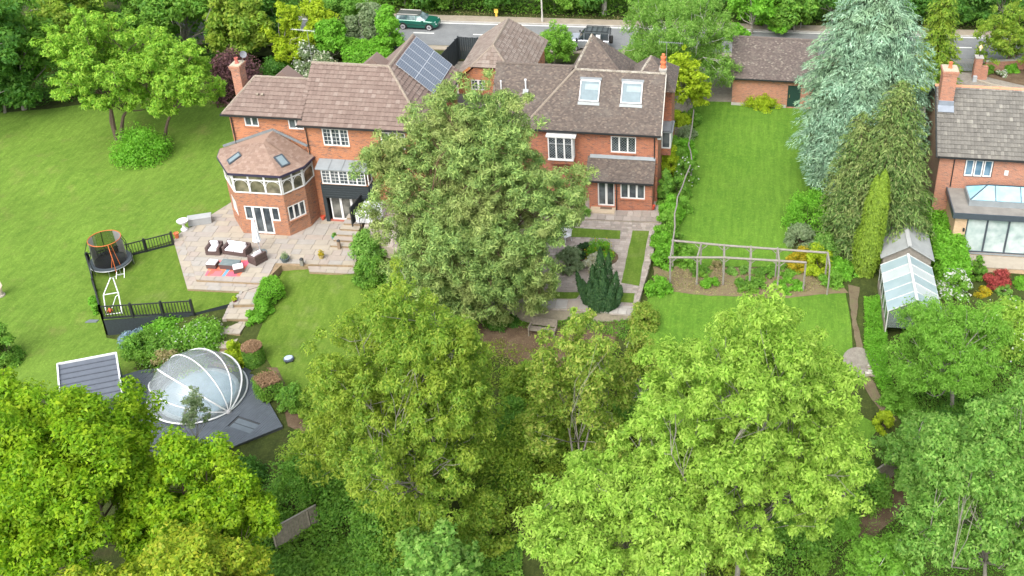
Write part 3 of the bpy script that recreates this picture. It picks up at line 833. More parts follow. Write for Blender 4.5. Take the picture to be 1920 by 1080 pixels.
def slope(parent, pts, mat, tw=.165, g=.1, lift=.018, name='roof', under=None, wave=0, kick=.006, base_t=.12, only_base=False, omit=(), frame=False):
    """one roof slope (first edge along the eaves): a solid deck with every tile laid on it as real geometry"""
    P = [np.array(p, float) for p in pts]; u = P[1] - P[0]; u /= np.linalg.norm(u); nrm = np.cross(u, P[2] - P[0]); nrm /= np.linalg.norm(nrm)
    if nrm[2] < 0: nrm = -nrm
    v = np.cross(nrm, u)
    if v[2] < 0: v = -v
    O = P[0]; pl = [((p - O) @ u, (p - O) @ v) for p in P]
    if sum(pl[i][0] * pl[(i + 1) % len(pl)][1] - pl[(i + 1) % len(pl)][0] * pl[i][1] for i in range(len(pl))) < 0: pl = pl[::-1]
    us = [p[0] for p in pl]; vs = [p[1] for p in pl]
    base = MB(); base.slab([p - nrm * .012 for p in P], base_t); roof = base.build(name, under or mat, parent)
    if only_base: return roof
    mb = MB(); row = 0; y = min(vs) - .02
    while y < max(vs):
        x = min(us) - (tw * .5 if row % 2 and not wave else 0)
        while x < max(us):
            q = clip2([(x + .004, y), (x + tw - .004, y), (x + tw - .004, y + g), (x + .004, y + g)], pl) if True else None
            x += tw
            if len(q) < 3: continue
            cx_ = sum(a[0] for a in q) / len(q); cy_ = sum(a[1] for a in q) / len(q)
            if any(a0 < cx_ < a1 and b0 < cy_ < b1 for a0, a1, b0, b1 in omit): continue
            j = random.uniform(-kick, kick); lf = lift + random.uniform(0, kick)
            V = []
            for (a, b) in q:
                t = 1 - (b - y) / g; V.append(O + u * a + v * b + nrm * (.004 + lf * t + j * (a - x + tw / 2) / tw))
            n = len(V); F = [tuple(range(n))]
            if len(q) == 4 and abs(q[0][1] - y) < 1e-6 and abs(q[1][1] - y) < 1e-6:
                V += [V[0] - nrm * (lf + .004), V[1] - nrm * (lf + .004)]; F.append((0, n, n + 1, 1))
                if wave:
                    m1 = (V[0] + V[1]) / 2 + nrm * wave; m2 = (V[2] + V[3]) / 2 + nrm * wave; V[0:4]
                    V += [m1, m2]; F = [(0, n + 2, n + 3, 3), (n + 2, 1, 2, n + 3), (0, n, n + 1, 1, n + 2)]
            mb.add(V, F)
        y += g; row += 1
    t = mb.build('tile', mat, roof); t['kind'] = 'stuff'
    return roof


def ridge_run(parent, p, q, mat, l=.42, r=.13, name='ridge_tile'):
    p, q = np.array(p, float), np.array(q, float); L = np.linalg.norm(q - p); n = max(1, round(L / l)); l = L / n
    key = f'ridge_{mat.name}_{round(l, 2)}_{r}'
    me = bpy.data.meshes.get(key)
    if me is None:
        mb = MB(); prof = [(-r, -r * .55), (-r * .6, r * .25), (0, r * .5), (r * .6, r * .25), (r, -r * .55)]
        V = []
        for x, e in ((-l / 2 + .006, 1.0), (l / 2 - .006, .92)):
            V += [(x, a * e, b * e) for a, b in prof]
        mb.add(V, [(i, i + 1, 6 + i, 5 + i) for i in range(4)] + [(0, 1, 2, 3, 4), (9, 8, 7, 6, 5), (4, 9, 5, 0)][:2]); me = mb.mesh(key, mat)
    d = (q - p) / L; rot = Vector(d).to_track_quat('X', 'Z').to_euler()
    for i in range(n):
        c = p + d * l * (i + .5); o = piece(name, me, parent, c + np.array([0, 0, .02 + random.uniform(-.006, .006)]), rot)


def gutter(parent, p, q, mat=None, r=.055):
    mb = MB(); mb.beam(p, q, .11, .09); mb.build('gutter', mat or BLACK, parent)


def pipe(parent, pts, mat=None, r=.04): MB().tube(pts, r, 8).build('drainpipe', mat or BLACK, parent)


def chimney(parent, x, y, z0, z1, w, dpt, mat, pots=1, potc=None, flash=True, cap=True):
    mb = MB(); mb.box(x - w / 2, y - dpt / 2, z0, x + w / 2, y + dpt / 2, z1 - .38)
    mb.box(x - w / 2 - .05, y - dpt / 2 - .05, z1 - .38, x + w / 2 + .05, y + dpt / 2 + .05, z1 - .2); mb.box(x - w / 2 - .09, y - dpt / 2 - .09, z1 - .2, x + w / 2 + .09, y + dpt / 2 + .09, z1 - .05)
    c = mb.build('chimney', mat, parent)
    MB().box(x - w / 2 - .04, y - dpt / 2 - .04, z1 - .05, x + w / 2 + .04, y + dpt / 2 + .04, z1).build('chimney_cap', plain('chimney_mortar', (.38, .34, .25), .95, var=.35, scale=9), c)
    for i in range(pots):
        px_ = x + (i - (pots - 1) / 2) * .35; MB().lathe([(.15, 0), (.15, .05), (.12, .1), (.11, .34), (.14, .36), (.14, .42), (.09, .42), (.08, .3)], (px_, y, z1), 12).build('chimney_pot', potc or TERRA, c)
    if flash:
        f = MB(); f.box(x - w / 2 - .02, y - dpt / 2 - .02, z0, x + w / 2 + .02, y + dpt / 2 + .02, z0 + .55); return c
    return c


# ------------------------------------------------------------------ left house
HL = thing('brick_house', 'long red brick house with brown tiled roofs, octagonal sun room and solar panels', 'house', (-30, 64, -1.5))
YF = 64.2
x0, x1 = -30.35, -22.0
wl = MB()
W1 = [(x0, YF), (x1, YF)]
h_up = [(-29.1 - x0, -27.25 - x0, 4.4, 5.75), (-24.95 - x0, -23.2 - x0, 4.4, 5.7)]
wall_run(wl, *W1, -1.5, 6.2, h_up)
wall_run(wl, (x1, YF), (x1, 73.4), -.2, 6.2); wall_run(wl, (x1, 73.4), (-28.2, 73.4), -.2, 6.2); wall_run(wl, (-28.2, 73.4), (-28.2, 71.4), -.2, 6.2)
wall_run(wl, (-28.2, 71.4), (x0, 71.4), -.2, 6.2); wall_run(wl, (x0, 71.4), (x0, YF), -1.5, 6.2)
wl.add([(x0, YF, 6.2), (x0, 71.4, 6.2), (x0, 67.8, 8.9)], [(0, 1, 2)]); wl.add([(x1, 73.4, 6.2), (-28.2, 73.4, 6.2), (-25.0, 73.4, 9.0)], [(0, 1, 2)])
wl.build('wall', BRK, HL)
for h in h_up: window(HL, *W1, h[0], h[1], h[2], h[3], 3, (1, 3), sill=BRK, fr=.07)
RZ = 9.08; EZ = 6.1
slope(HL, [(-30.65, 63.8, EZ), (-21.55, 63.8, EZ), (-25.05, 67.85, RZ), (-30.65, 67.85, RZ)], TIL1, .30, .345, .05, wave=.022)
slope(HL, [(-30.65, 71.9, EZ), (-28.4, 71.9, EZ), (-25.05, 67.85, RZ), (-30.65, 67.85, RZ)], TIL1, .30, .345, .034, only_base=True)
slope(HL, [(-21.55, 63.8, EZ), (-21.55, 73.7, EZ), (-25.05, 73.7, RZ), (-25.05, 67.85, RZ)], TIL1, .30, .345, .05, wave=.022)
slope(HL, [(-28.4, 73.7, EZ), (-28.4, 71.9, EZ), (-25.05, 67.85, RZ), (-25.05, 73.7, RZ)], TIL1, .30, .345, .034, only_base=True)
ridge_run(HL, (-30.65, 67.85, RZ), (-25.05, 67.85, RZ), RIDGE1); ridge_run(HL, (-25.05, 67.9, RZ), (-25.05, 73.7, RZ), RIDGE1); ridge_run(HL, (-25.05, 67.8, RZ), (-21.6, 63.85, EZ + .05), RIDGE1, r=.11)
gutter(HL, (-30.7, 63.76, EZ - .07), (-21.5, 63.76, EZ - .07)); gutter(HL, (-21.5, 63.8, EZ - .07), (-21.5, 73.7, EZ - .07))
pipe(HL, [(-30.2, 63.85, 6.0), (-30.2, 64.1, 5.7), (-30.2, 64.1, 3.2)])
# cross gable peeping over the ridges at the back
for gx_, gy_, gz_, yy_ in ((-26.8, 69.2, 8.95, 70.5), (-33.1, 68.0, 8.12, 69.2)):
    s = MB(); s.add([(gx_ - 1.6, gy_, gz_ - 1.35), (gx_ + 1.6, gy_, gz_ - 1.35), (gx_, gy_, gz_), (gx_ - 1.6, yy_, gz_ - 1.35), (gx_ + 1.6, yy_, gz_ - 1.35), (gx_, yy_, gz_)], [(0, 1, 2), (0, 2, 5, 3), (1, 4, 5, 2), (3, 5, 4)])
    s.build('dormer_roof', TIL1, HL)
# solar panels, two rows of five on the slope facing right
sl_n = np.array([RZ - EZ, 0, 3.5]); sl_n /= np.linalg.norm(sl_n); sl_v = np.array([-3.5, 0, RZ - EZ]); sl_v /= np.linalg.norm(sl_v)
m, nt, out = new_mat('solar_cells'); uvn = N(nt, 'ShaderNodeUVMap'); bt = N(nt, 'ShaderNodeTexBrick'); bt.offset = 0
bt.inputs['Brick Width'].default_value = .162; bt.inputs['Row Height'].default_value = .162; bt.inputs['Mortar Size'].default_value = .010; bt.inputs['Scale'].default_value = 1
bt.inputs['Color1'].default_value = (.06, .078, .11, 1); bt.inputs['Color2'].default_value = (.07, .092, .13, 1); bt.inputs['Mortar'].default_value = (.20, .23, .26, 1)
nt.links.new(uvn.outputs[0], bt.inputs[0]); finish(nt, out, bt.outputs[0], .12, None, spec=.7); SOLM = m
rl_ = MB()
for r_ in range(4): c0 = np.array([-25.05, 68.3, RZ]) - sl_v * (.6 + .85 * r_) + sl_n * .085; rl_.beam(c0, c0 + np.array([0, 5.25, 0]), .04, .05, sl_n)
SOL = rl_.build('solar_array', STEEL, HL, label='blue grey solar panels in two rows on the right slope')
for r_ in range(2):
    for c_ in range(5):
        ctr = np.array([-25.05, 68.35 + 1.03 * (c_ + .5), RZ]) - sl_v * (.28 + 1.68 * r_ + .83) + sl_n * .14
        MB().obox(ctr, (0, .505, 0), sl_v * .83, sl_n * .016).build('panel', SOLM, SOL)
        fr_ = MB()
        for s_ in (-1, 1): fr_.obox(ctr + np.array([0, .495 * s_, 0]), (0, .012, 0), sl_v * .835, sl_n * .022); fr_.obox(ctr + sl_v * .825 * s_, (0, .482, 0), sl_v * .012, sl_n * .022)
        fr_.build('panel_frame', plain('alu_frame', (.55, .57, .6), .3, .6, var=.05), SOL)

# lower wing to the left
a0, a1 = -35.75, x0; YW = 64.5
wl = MB(); h_w = [(-34.7 - a0, -33.7 - a0, 5.45, 6.35), (-31.55 - a0, -30.5 - a0, 5.4, 6.35)]
wall_run(wl, (a0, YW), (a1, YW), -1.6, 6.5, h_w); wall_run(wl, (a0, 69.2), (a0, YW), -1.6, 6.5); wall_run(wl, (a1, 69.2), (a0, 69.2), -.6, 6.5); wl.build('wall', BRK, HL)
for h in h_w: window(HL, (a0, YW), (a1, YW), *h[:4], cols=2, fr=.07, sill=BRK)
e2, r2z = 6.45, 8.25
slope(HL, [(-36.1, 64.15, e2), (a1 - .04, 64.15, e2), (a1 - .04, 66.8, r2z), (-34.5, 66.8, r2z)], TIL1, .30, .345, .05, wave=.022)
slope(HL, [(-36.1, 69.45, e2), (-36.1, 64.15, e2), (-34.5, 66.8, r2z)], TIL1, .30, .345, .05, wave=.022)
slope(HL, [(-36.1, 69.45, e2), (a1, 69.45, e2), (a1, 66.8, r2z), (-34.5, 66.8, r2z)], TIL1, only_base=True)
ridge_run(HL, (-34.5, 66.8, r2z), (a1 - .05, 66.8, r2z), RIDGE1); ridge_run(HL, (-34.5, 66.75, r2z), (-36.05, 64.2, e2 + .04), RIDGE1, r=.11)
gutter(HL, (-36.15, 64.1, e2 - .07), (a1, 64.1, e2 - .07)); gutter(HL, (-36.15, 64.1, e2 - .07), (-36.15, 69.45, e2 - .07))
pipe(HL, [(-35.6, 64.15, 6.35), (-35.6, 64.42, 6.1), (-35.6, 64.42, -1.4)])
chimney(HL, -35.95, 67.4, 5.0, 8.9, .62, .9, BRKO, 1, plain('pot_red', (.42, .12, .09), .8))
f = MB(); f.obox((-33.9, 65.5, 7.42), (.09, 0, 0), (0, .06, .04), (0, -.05, .12)); f.obox((-33.55, 65.5, 7.42), (.09, 0, 0), (0, .06, .04), (0, -.05, .12)); f.build('roof_vent', RIDGE1, HL)

# octagonal sun room over a brick storey
OB = [(-36.45, 64.5), (-36.3, 63.3), (-34.75, 61.35), (-31.34, 61.35), (-30.35, 62.75), (-30.2, 64.2)]
UZ0, UZ1 = 1.88, 3.42
lw = MB(); holes = {}
for i in range(5):
    L = float(np.linalg.norm(np.array(OB[i + 1]) - np.array(OB[i]))); hh = []
    if i == 1: hh = [(L * .30, L * .82, -.3, .85)]
    if i == 2: hh = [(.42, 1.0, -.32, .8), (1.0, 2.32, -1.42, .8), (2.32, 2.9, -.32, .8)]
    if i == 3: hh = [(.16, L - .22, -.35, .8)]
    holes[i] = hh; wall_run(lw, OB[i], OB[i + 1], -1.6, UZ0, hh)
bay = lw.build('bay_wall', BRKB, HL)
window(HL, OB[1], OB[2], *holes[1][0], cols=3, sill=BRKB)
window(HL, OB[2], OB[3], *holes[2][0], cols=1, fr=.08); window(HL, OB[2], OB[3], *holes[2][2], cols=1, fr=.08)
dd = window(HL, OB[2], OB[3], *holes[2][1], cols=2, fr=.1, name='french_door'); window(HL, OB[3], OB[4], *holes[3][0], cols=3, sill=BRKB, fr=.07)
for i, n_ in ((0, 1), (1, 2), (2, 3), (3, 2), (4, 1)):
    L = float(np.linalg.norm(np.array(OB[i + 1]) - np.array(OB[i])))
    w_ = window(HL, OB[i], OB[i + 1], .02, L - .02, UZ0, UZ1, n_, dep=.02, fr=.075, transom=UZ1 - .48, glass=GLSB, name='window', mull=.12)
    ar = MB(); d_ = (np.array(OB[i + 1]) - np.array(OB[i])) / L; nn = np.array([d_[1], -d_[0]])
    for k in range(n_):                              # arched brackets in the upper corners of each light
        for s_ in (0, 1):
            uu = L * (k + s_) / n_ + (.08 if s_ == 0 else -.08); sg = 1 if s_ == 0 else -1; pp = []
            for t_ in np.linspace(0, math.pi / 2, 5): pp.append((*(np.array(OB[i]) + d_ * (uu + sg * .42 * (1 - math.cos(t_)) * .9) + nn * .015), UZ1 - .93 + .40 * math.sin(t_)))
            ar.tube(pp, .018, 5)
    ar.build('arch_bracket', WHITE, w_)
ib = MB(); ib.prism([(-36.1, 64.4), (-36.0, 63.35), (-34.6, 61.65), (-31.5, 61.65), (-30.6, 62.9), (-30.5, 64.1)], UZ0 - .1, UZ0 + .02); ib.build('inner_floor', plain('bay_floor', (.42, .36, .26), .7), HL)
cen = np.array([-33.1, 63.4]); EO = [tuple(cen + (np.array(p) - cen) * 1.085) for p in OB]; EO[0] = (-36.9, 64.45); EO[5] = (-29.95, 64.15)
ez = 3.5; AP = (-32.95, 63.15, 4.85); WP = (-32.75, 64.45, 5.25)
E3 = [(*p, ez) for p in EO]
so = dict(mat=TILB, tw=.25, g=.17, lift=.012, kick=.003)
r_ = slope(HL, [E3[2], E3[3], AP], **so); slope(HL, [E3[1], E3[2], AP], **so); slope(HL, [E3[3], E3[4], AP], **so)
slope(HL, [E3[0], E3[1], AP, WP], **so, only_base=False); slope(HL, [E3[4], E3[5], WP, AP], **so)
fb = MB()
for i in range(5): fb.beam((*EO[i], ez - .09), (*EO[i + 1], ez - .09), .10, .15)
fb.build('fascia', plain('purple_fascia', (.035, .03, .06), .4), HL)
fl = MB(); fl.beam((-36.6, 64.44, 3.75), (-32.75, 64.44, 5.3), .1, .16); fl.beam((-32.75, 64.44, 5.3), (-30.3, 64.15, 4.3), .1, .16); fl.build('flashing', LEADD, HL)
for (A_, B_, C_, t0, t1, h0) in ((E3[1], E3[2], AP, .40, .62, .30), (E3[3], E3[4], AP, .38, .62, .36)):
    A_, B_, C_ = map(np.array, (A_, B_, C_)); u_ = (B_ - A_) / np.linalg.norm(B_ - A_); nn = np.cross(u_, C_ - A_); nn /= np.linalg.norm(nn); nn *= np.sign(nn[2]); v_ = np.cross(nn, u_)
    q = A_ + (B_ - A_) * (t0 + t1) / 2 * 1.0 + (C_ - (A_ + B_) / 2) * h0; rw = MB()
    for s_ in (-1, 1): rw.obox(q + u_ * .29 * s_ + nn * .06, u_ * .045, v_ * .5, nn * .05); rw.obox(q + v_ * .46 * s_ + nn * .06, u_ * .25, v_ * .045, nn * .05)
    k_ = rw.build('roof_window', ANTH, HL); MB().obox(q + nn * .06, u_ * .25, v_ * .42, nn * .02).build('pane', GLSS, k_)

# oriel with black boarding, folding doors below
bx0, bx1, by = -29.35, -26.0, 63.35
ob = MB(); ob.box(bx0, by, 1.72, bx1, 64.15, 1.8); ob.box(bx0, by + .02, 2.92, bx1, 64.15, 3.0); ob.build('oriel_frame', plain('orange_frame', (.40, .18, .09), .6), HL)
window(HL, (bx0 + .1, by), (bx1 - .1, by), 0, 3.15, 1.8, 2.92, 5, (1, 3), dep=.0, fr=.06); window(HL, (bx1, by + .05), (bx1, 64.15), 0, .75, 1.8, 2.92, 1, (0, 0), dep=0)
MB().box(bx0, by + .05, 1.8, bx0 + .08, 64.15, 2.92).build('oriel_side', BLKW, HL)
lr_ = MB(); lr_.slab([(bx0 - .25, by - .2, 3.02), (bx1 + .2, by - .2, 3.02), (bx1 + .2, 64.17, 3.35), (bx0 - .25, 64.17, 3.35)], .07); lr_.build('oriel_roof', LEAD, HL)
sm = MB()
for k in range(1, 4): xx = bx0 - .25 + 3.8 * k / 4; sm.beam((xx, by - .2, 3.035), (xx, 64.15, 3.365), .035, .03)
sm.build('roof_seam', LEADD, HL)
for k in range(6): MB().obox(((bx0 + bx1) / 2, by + .05 - .012 * k, 1.62 - .18 * k), ((bx1 - bx0) / 2, 0, 0), (0, .02, .01), (0, -.008, .094)).build('board', BLKW, HL)
bk = MB(); bk.box(bx0 - .15, by + .12, -1.5, bx0 + .1, 64.15, 1.7); bk.box(bx0 + .1, by + .12, .75, bx1, 64.15, 1.7); bk.box(bx1 - .08, by + .12, -1.5, bx1 + .4, 64.15, 1.7); bk.build('porch_wall', BLKW, HL)
window(HL, (bx0 + .25, 63.75), (bx1, 63.75), 0, 3.05, -1.42, .72, 4, dep=.03, fr=.09, name='folding_door', glass=glassdark('door_glass', (.05, .055, .05), .05, (.17, .17, .15)), mull=.16)
MB().box(bx0 + .1, 63.55, -1.5, bx1, 63.8, -1.42).build('threshold', plain('red_tile', (.33, .10, .07), .8), HL)

# ------------------------------------------------------------------ right house
HR = thing('brick_house', 'red brick house with dark plain tile roof, two large roof windows and lean-to', 'house', (-9, 66.5, 0))
yF = 66.5; X0, X1 = -15.1, -5.75
wl = MB(); hu = [(-9.1 - X0, -7.3 - X0, 3.85, 5.15)]
wall_run(wl, (X0, yF), (X1, yF), -.2, 5.55, hu); wall_run(wl, (X1, yF), (X1, 73), -.2, 5.55); wall_run(wl, (X0, 73), (X0, yF), -.2, 5.55); wall_run(wl, (X1, 73), (X0, 73), -.2, 5.55)
wl.add([(X1, yF, 5.55), (X1, 73, 5.55), (X1, 69.75, 8.6)], [(0, 1, 2)]); wl.build('wall', BRKR, HR)
window(HR, (X0, yF), (X1, yF), *hu[0], cols=3, lead=True, sill=BRKR, fr=.07)
e, rz = 5.55, 8.8; ye, yr = 66.15, 69.6
SK = [(-11.5, -10.15), (-8.52, -7.1)]
om = [(a + 15.5 - .12, b + 15.5 + .12, 2.25, 3.92) for a, b in SK]
sl = slope(HR, [(-15.5, ye, e), (-5.5, ye, e), (-5.5, yr, rz), (-12.0, yr, rz)], TIL2, .165, .1, .014, omit=om)
slope(HR, [(-15.5, 73.0, e), (-15.5, ye, e), (-12.0, yr, rz)], TIL2, .165, .1, .014)
slope(HR, [(-15.5, 73.05, e), (-5.5, 73.05, e), (-5.5, yr, rz), (-12.0, yr, rz)], TIL2, only_base=True)
ridge_run(HR, (-12.0, yr, rz), (-5.5, yr, rz), RIDGE2, .32, .12); ridge_run(HR, (-12.05, yr - .05, rz), (-15.4, ye + .1, e + .06), RIDGE1, .3, .10)
gutter(HR, (-15.5, ye - .06, e - .06), (-5.5, ye - .06, e - .06)); vg = MB(); vg.slab([(-5.5, ye, e), (-5.44, ye, e), (-5.44, yr, rz), (-5.5, yr, rz)], .14); vg.build('verge', plain('verge_mortar', (.46, .43, .38), .9, var=.25, scale=9), HR)
nn = np.array([0, -(rz - e), yr - ye]); nn /= np.linalg.norm(nn); vv = np.array([0, yr - ye, rz - e]); vv /= np.linalg.norm(vv)
for a, b in SK:
    q = np.array([(a + b) / 2, ye, e]) + vv * 3.08; hw = (b - a) / 2; w_ = MB()
    for s_ in (-1, 1): w_.obox(q + np.array([hw * s_, 0, 0]) + nn * .07, (.035, 0, 0), vv * .8, nn * .07)
    w_.obox(q + vv * .77 + nn * .07, (hw - .05, 0, 0), vv * .06, nn * .07); w_.obox(q - vv * .77 + nn * .07, (hw - .05, 0, 0), vv * .04, nn * .07)
    k_ = w_.build('roof_window', TRIMW, HR); MB().obox(q + nn * .07, (hw - .05, 0, 0), vv * .72, nn * .02).build('pane', GLSS, k_)
    MB().obox(q + vv * .30 + np.array([.12, 0, 0]) + nn * .095, (hw - .2, 0, 0), vv * .22, nn * .005).build('blind', plain('pale_blind', (.27, .33, .34), .8, spec=.1), k_)
    MB().obox(q - vv * .95 + nn * .035, (hw + .1, 0, 0), vv * .12, nn * .015).build('flashing', plain('roof_lead', (.26, .28, .28), .6), k_)
    MB().obox(q + vv * .95 + nn * .05, (hw + .1, 0, 0), vv * .1, nn * .03).build('head_flashing', LEADD, k_)
pipe(HR, [(-5.98, 66.2, 5.45), (-5.98, 66.42, 5.2), (-5.98, 66.42, .1)])
MB().box(-5.75, 66.25, 5.2, -5.5, 66.48, 5.5).build('bargeboard_end', TRIMW, HR)
# set-back wing on the left
ew, rw_ = 5.45, 8.70; yw, yrw = 67.15, 70.3
wl = MB(); wall_run(wl, (-17.6, yw + .35), (X0 - .01, yw + .35), -.2, 5.5); wall_run(wl, (-17.6, 73), (-17.6, yw + .35), -.2, 6.0); wall_run(wl, (X0 - .01, 73), (-17.6, 73), -.2, 6.0)
wl.add([(-17.6, 73, 6), (-17.6, yw + .35, 6), (-17.6, yrw, rw_ - .1)], [(0, 1, 2)]); wl.build('wall', BRKR, HR)
slope(HR, [(-17.95, yw, ew), (-14.9, yw, ew), (-12.2, yrw, rw_), (-17.95, yrw, rw_)], TIL2, .165, .1, .014)
slope(HR, [(-17.95, 73.0, 5.6), (-12.5, 73.0, 5.6), (-12.2, yrw, rw_), (-17.95, yrw, rw_)], TIL2, only_base=True)
ridge_run(HR, (-17.95, yrw, rw_), (-12.3, yrw, rw_), TIL2, .32, .12); gutter(HR, (-17.95, yw - .05, ew - .06), (-15.0, yw - .05, ew - .06))
v1 = MB(); v1.lathe([(.06, -.3), (.06, .55), (.09, .56), (.09, .66), (.03, .68)], (-15.55, 68.9, 7.45), 10); v1.build('flue', TRIMW, HR)
v2 = MB(); v2.lathe([(.05, -.3), (.05, .35), (.07, .36), (.07, .45), (.02, .47)], (-17.35, 68.9, 7.45), 10); v2.build('flue', TRIMW, HR)
sh_ = MB(); sh_.obox((-15.55, 68.75, 7.2), (.2, 0, 0), (0, .13, .13), (0, -.012, .012)); sh_.build('flashing', plain('roof_lead', (.26, .28, .28), .6), HR)
# hipped roof behind, and a smaller one
for (ax, ay, az, wa, wb, dy, dz) in ((-11.35, 73.3, 10.0, 1.95, 3.7, 2.1, 3.9), (-6.75, 71.6, 9.25, 1.5, 1.9, 1.6, 2.1)):
    zb_ = az - dz; A_, B_, C_, D_, T_ = (ax - wa, ay - dy, zb_), (ax + wb, ay - dy, zb_), (ax + wb, ay + 3, zb_), (ax - wa, ay + 3, zb_), (ax, ay, az)
    so = dict(mat=TIL2, tw=.165, g=.1, lift=.014); slope(HR, [A_, B_, T_], **so); slope(HR, [B_, C_, T_], **so); slope(HR, [D_, A_, T_], **so); slope(HR, [C_, D_, T_], TIL2, only_base=True)
    ridge_run(HR, T_, A_, RIDGE2, .32, .1); ridge_run(HR, T_, B_, TIL2, .32, .09)
    MB().box(ax - wa + .3, ay - dy + 1.2, -.1, ax + wb - .3, ay + 2.7, zb_).build('wall', BRKR, HR)
# chimney and aerial at the right verge
ch = MB(); ch.box(-5.95, 69.6, 7.5, -5.5, 70.2, 9.0); ch.box(-6.0, 69.55, 9.0, -5.45, 70.25, 9.12); ck = ch.build('chimney', CONC, HR)
MB().lathe([(.22, 0), (.24, .1), (.18, .16), (.17, .34), (.22, .36), (.22, .46), (.16, .5), (.15, .72), (.2, .75), (.2, .84), (.12, .86), (.12, 1.05), (.05, 1.08)], (-5.72, 69.9, 9.12), 12).build('chimney_pot', TERRA, ck)
# box bay at first floor
B0, B1, Yb = -13.5, -11.75, 65.85
bw = MB(); bw.box(B0 - .03, Yb + .03, 3.0, B1 + .03, yF, 3.38); bw.build('bay_wall', BRKR, HR)
window(HR, (B0, Yb), (B1, Yb), 0, B1 - B0, 3.4, 5.2, 3, dep=0, transom=4.65, lead=True, fr=.075, sill=WHITE); window(HR, (B1, Yb), (B1, yF), .02, .63, 3.4, 5.2, 1, dep=0, fr=.075); MB().box(B0, Yb + .05, 3.4, B0 + .06, yF, 5.2).build('bay_side', WHITE, HR)
MB().box(B0 - .12, Yb - .15, 5.2, B1 + .25, yF + .1, 5.32).build('bay_roof', plain('pale_felt', (.60, .60, .58), .7), HR)
# lean-to
l0, l1, yl = -10.5, -5.97, 65.03
wl = MB(); dh = (.6, 1.82, .18, 2.28, .45); wh = (2.25, 4.0, .95, 2.27)
wall_run(wl, (l0, yl), (l1, yl), -.1, 2.5, [dh, wh]); wall_run(wl, (l1, yl), (l1, yF), -.1, 2.5); wall_run(wl, (l0, yF), (l0, yl), -.1, 2.5); wl.add([(l1, yl, 2.5), (l1, yF, 2.5), (l1, yF, 3.45)], [(0, 1, 2)]); wl.build('lean_to_wall', BRKR, HR)
window(HR, (l0, yl), (l1, yl), *dh[:4], cols=2, dep=.2, fr=.09, name='french_door', mull=.16); window(HR, (l0, yl), (l1, yl), *wh, cols=3, sill=BRKR, fr=.07, mull=.13)
slope(HR, [(l0 - .25, 64.75, 2.42), (l1 + .1, 64.75, 2.42), (l1 + .1, 66.42, 3.5), (l0 - .25, 66.42, 3.5)], TIL2, .165, .1, .014, name='lean_to_roof')
MB().obox((-8.25, 66.4, 3.53), (2.35, 0, 0), (0, .13, .085), (0, -.01, .016)).build('flashing', LEAD, HR); gutter(HR, (l0 - .25, 64.7, 2.36), (l1 + .1, 64.7, 2.36)); pipe(HR, [(-8.52, 64.78, 2.3), (-8.52, 64.97, 2.1), (-8.52, 64.97, -.05)])
MB().box(l0 + .1, 64.2, -.06, -8.6, yl, .12).build('door_step', plain('buff_step', (.42, .34, .24), .9), HR); MB().box(-9.7, 64.75, .125, -8.85, yl, .14).build('doormat', plain('mat_brown', (.14, .09, .06), 1), HR)
# side bay on the right gable
sb = MB(); sb.box(X1, 69.5, 2.2, X1 + .7, 71.2, 2.8); sb.build('side_bay_wall', BRKR, HR); window(HR, (X1 + .02, 69.5), (X1 + .7, 69.5), 0, .66, 2.8, 4.2, 1, dep=0, fr=.08); MB().slab([(X1, 69.4, 4.2), (X1 + .85, 69.4, 4.2), (X1 + .85, 71.3, 4.2), (X1, 71.3, 4.2)], .1).build('side_bay_roof', LEAD, HR)
MB().box(X1 + .68, 69.5, 2.8, X1 + .72, 71.2, 4.2).build('side_bay_window', WHITE, HR)

# ------------------------------------------------------------------ garage between the houses
HG = thing('garage', 'brick garage with half-hipped tiled roof and small white window, between the two houses', 'garage', (-20.5, 76, 0))
gy0, gy1, gl, gr = 76.0, 84.2, -22.6, -17.2; gx = (gl + gr) / 2; ge, gz = 4.5, 7.0
wl = MB(); gh = (1.05, 2.2, 3.6, 4.55)
wall_run(wl, (gl, gy0), (gr, gy0), -.1, ge, [(gh[0], gh[1], 3.6, 4.49)]); wall_run(wl, (gr, gy0), (gr, gy1), -.1, ge); wall_run(wl, (gl, gy1), (gl, gy0), -.1, ge); wall_run(wl, (gr, gy1), (gl, gy1), -.1, ge)
wl.add([(gl, gy0, ge), (gr, gy0, ge), (gx + 1.0, gy0, 5.75), (gx - 1.0, gy0, 5.75)], [(0, 1, 2, 3)]); wl.build('wall', BRK, HG)
window(HG, (gl, gy0), (gr, gy0), gh[0], gh[1], 3.6, 4.49, 2, (1, 2), fr=.07, mull=.16)
k_ = (gz - ge) / ((gr - gl) / 2 + .3); zf = 5.7; xf = (gz - zf) / k_
so = dict(mat=TIL4, tw=.3, g=.345, lift=.034, wave=.022); yR = gy0 + 1.3; yB = gy1 - 1.2
slope(HG, [(gl - .3, gy1 + .3, ge), (gl - .3, gy0 - .25, ge), (gx - xf, gy0 - .25, zf), (gx, yR, gz), (gx, yB, gz)], **so); slope(HG, [(gr + .3, gy0 - .25, ge), (gr + .3, gy1 + .3, ge), (gx, yB, gz), (gx, yR, gz), (gx + xf, gy0 - .25, zf)], **so)
slope(HG, [(gx - xf, gy0 - .25, zf), (gx + xf, gy0 - .25, zf), (gx, yR, gz)], **so); slope(HG, [(gr + .3, gy1 + .3, ge), (gl - .3, gy1 + .3, ge), (gx, yB, gz)], **so)
ridge_run(HG, (gx, yR, gz), (gx, yB, gz), RIDGE1, r=.12)
for s_ in (-1, 1): ridge_run(HG, (gx, yR, gz), (gx + s_ * xf, gy0 - .25, zf), RIDGE1, r=.1); ridge_run(HG, (gx, yB, gz), (gx + s_ * (gr - gl + .6) / 2, gy1 + .3, ge), RIDGE1, r=.1)
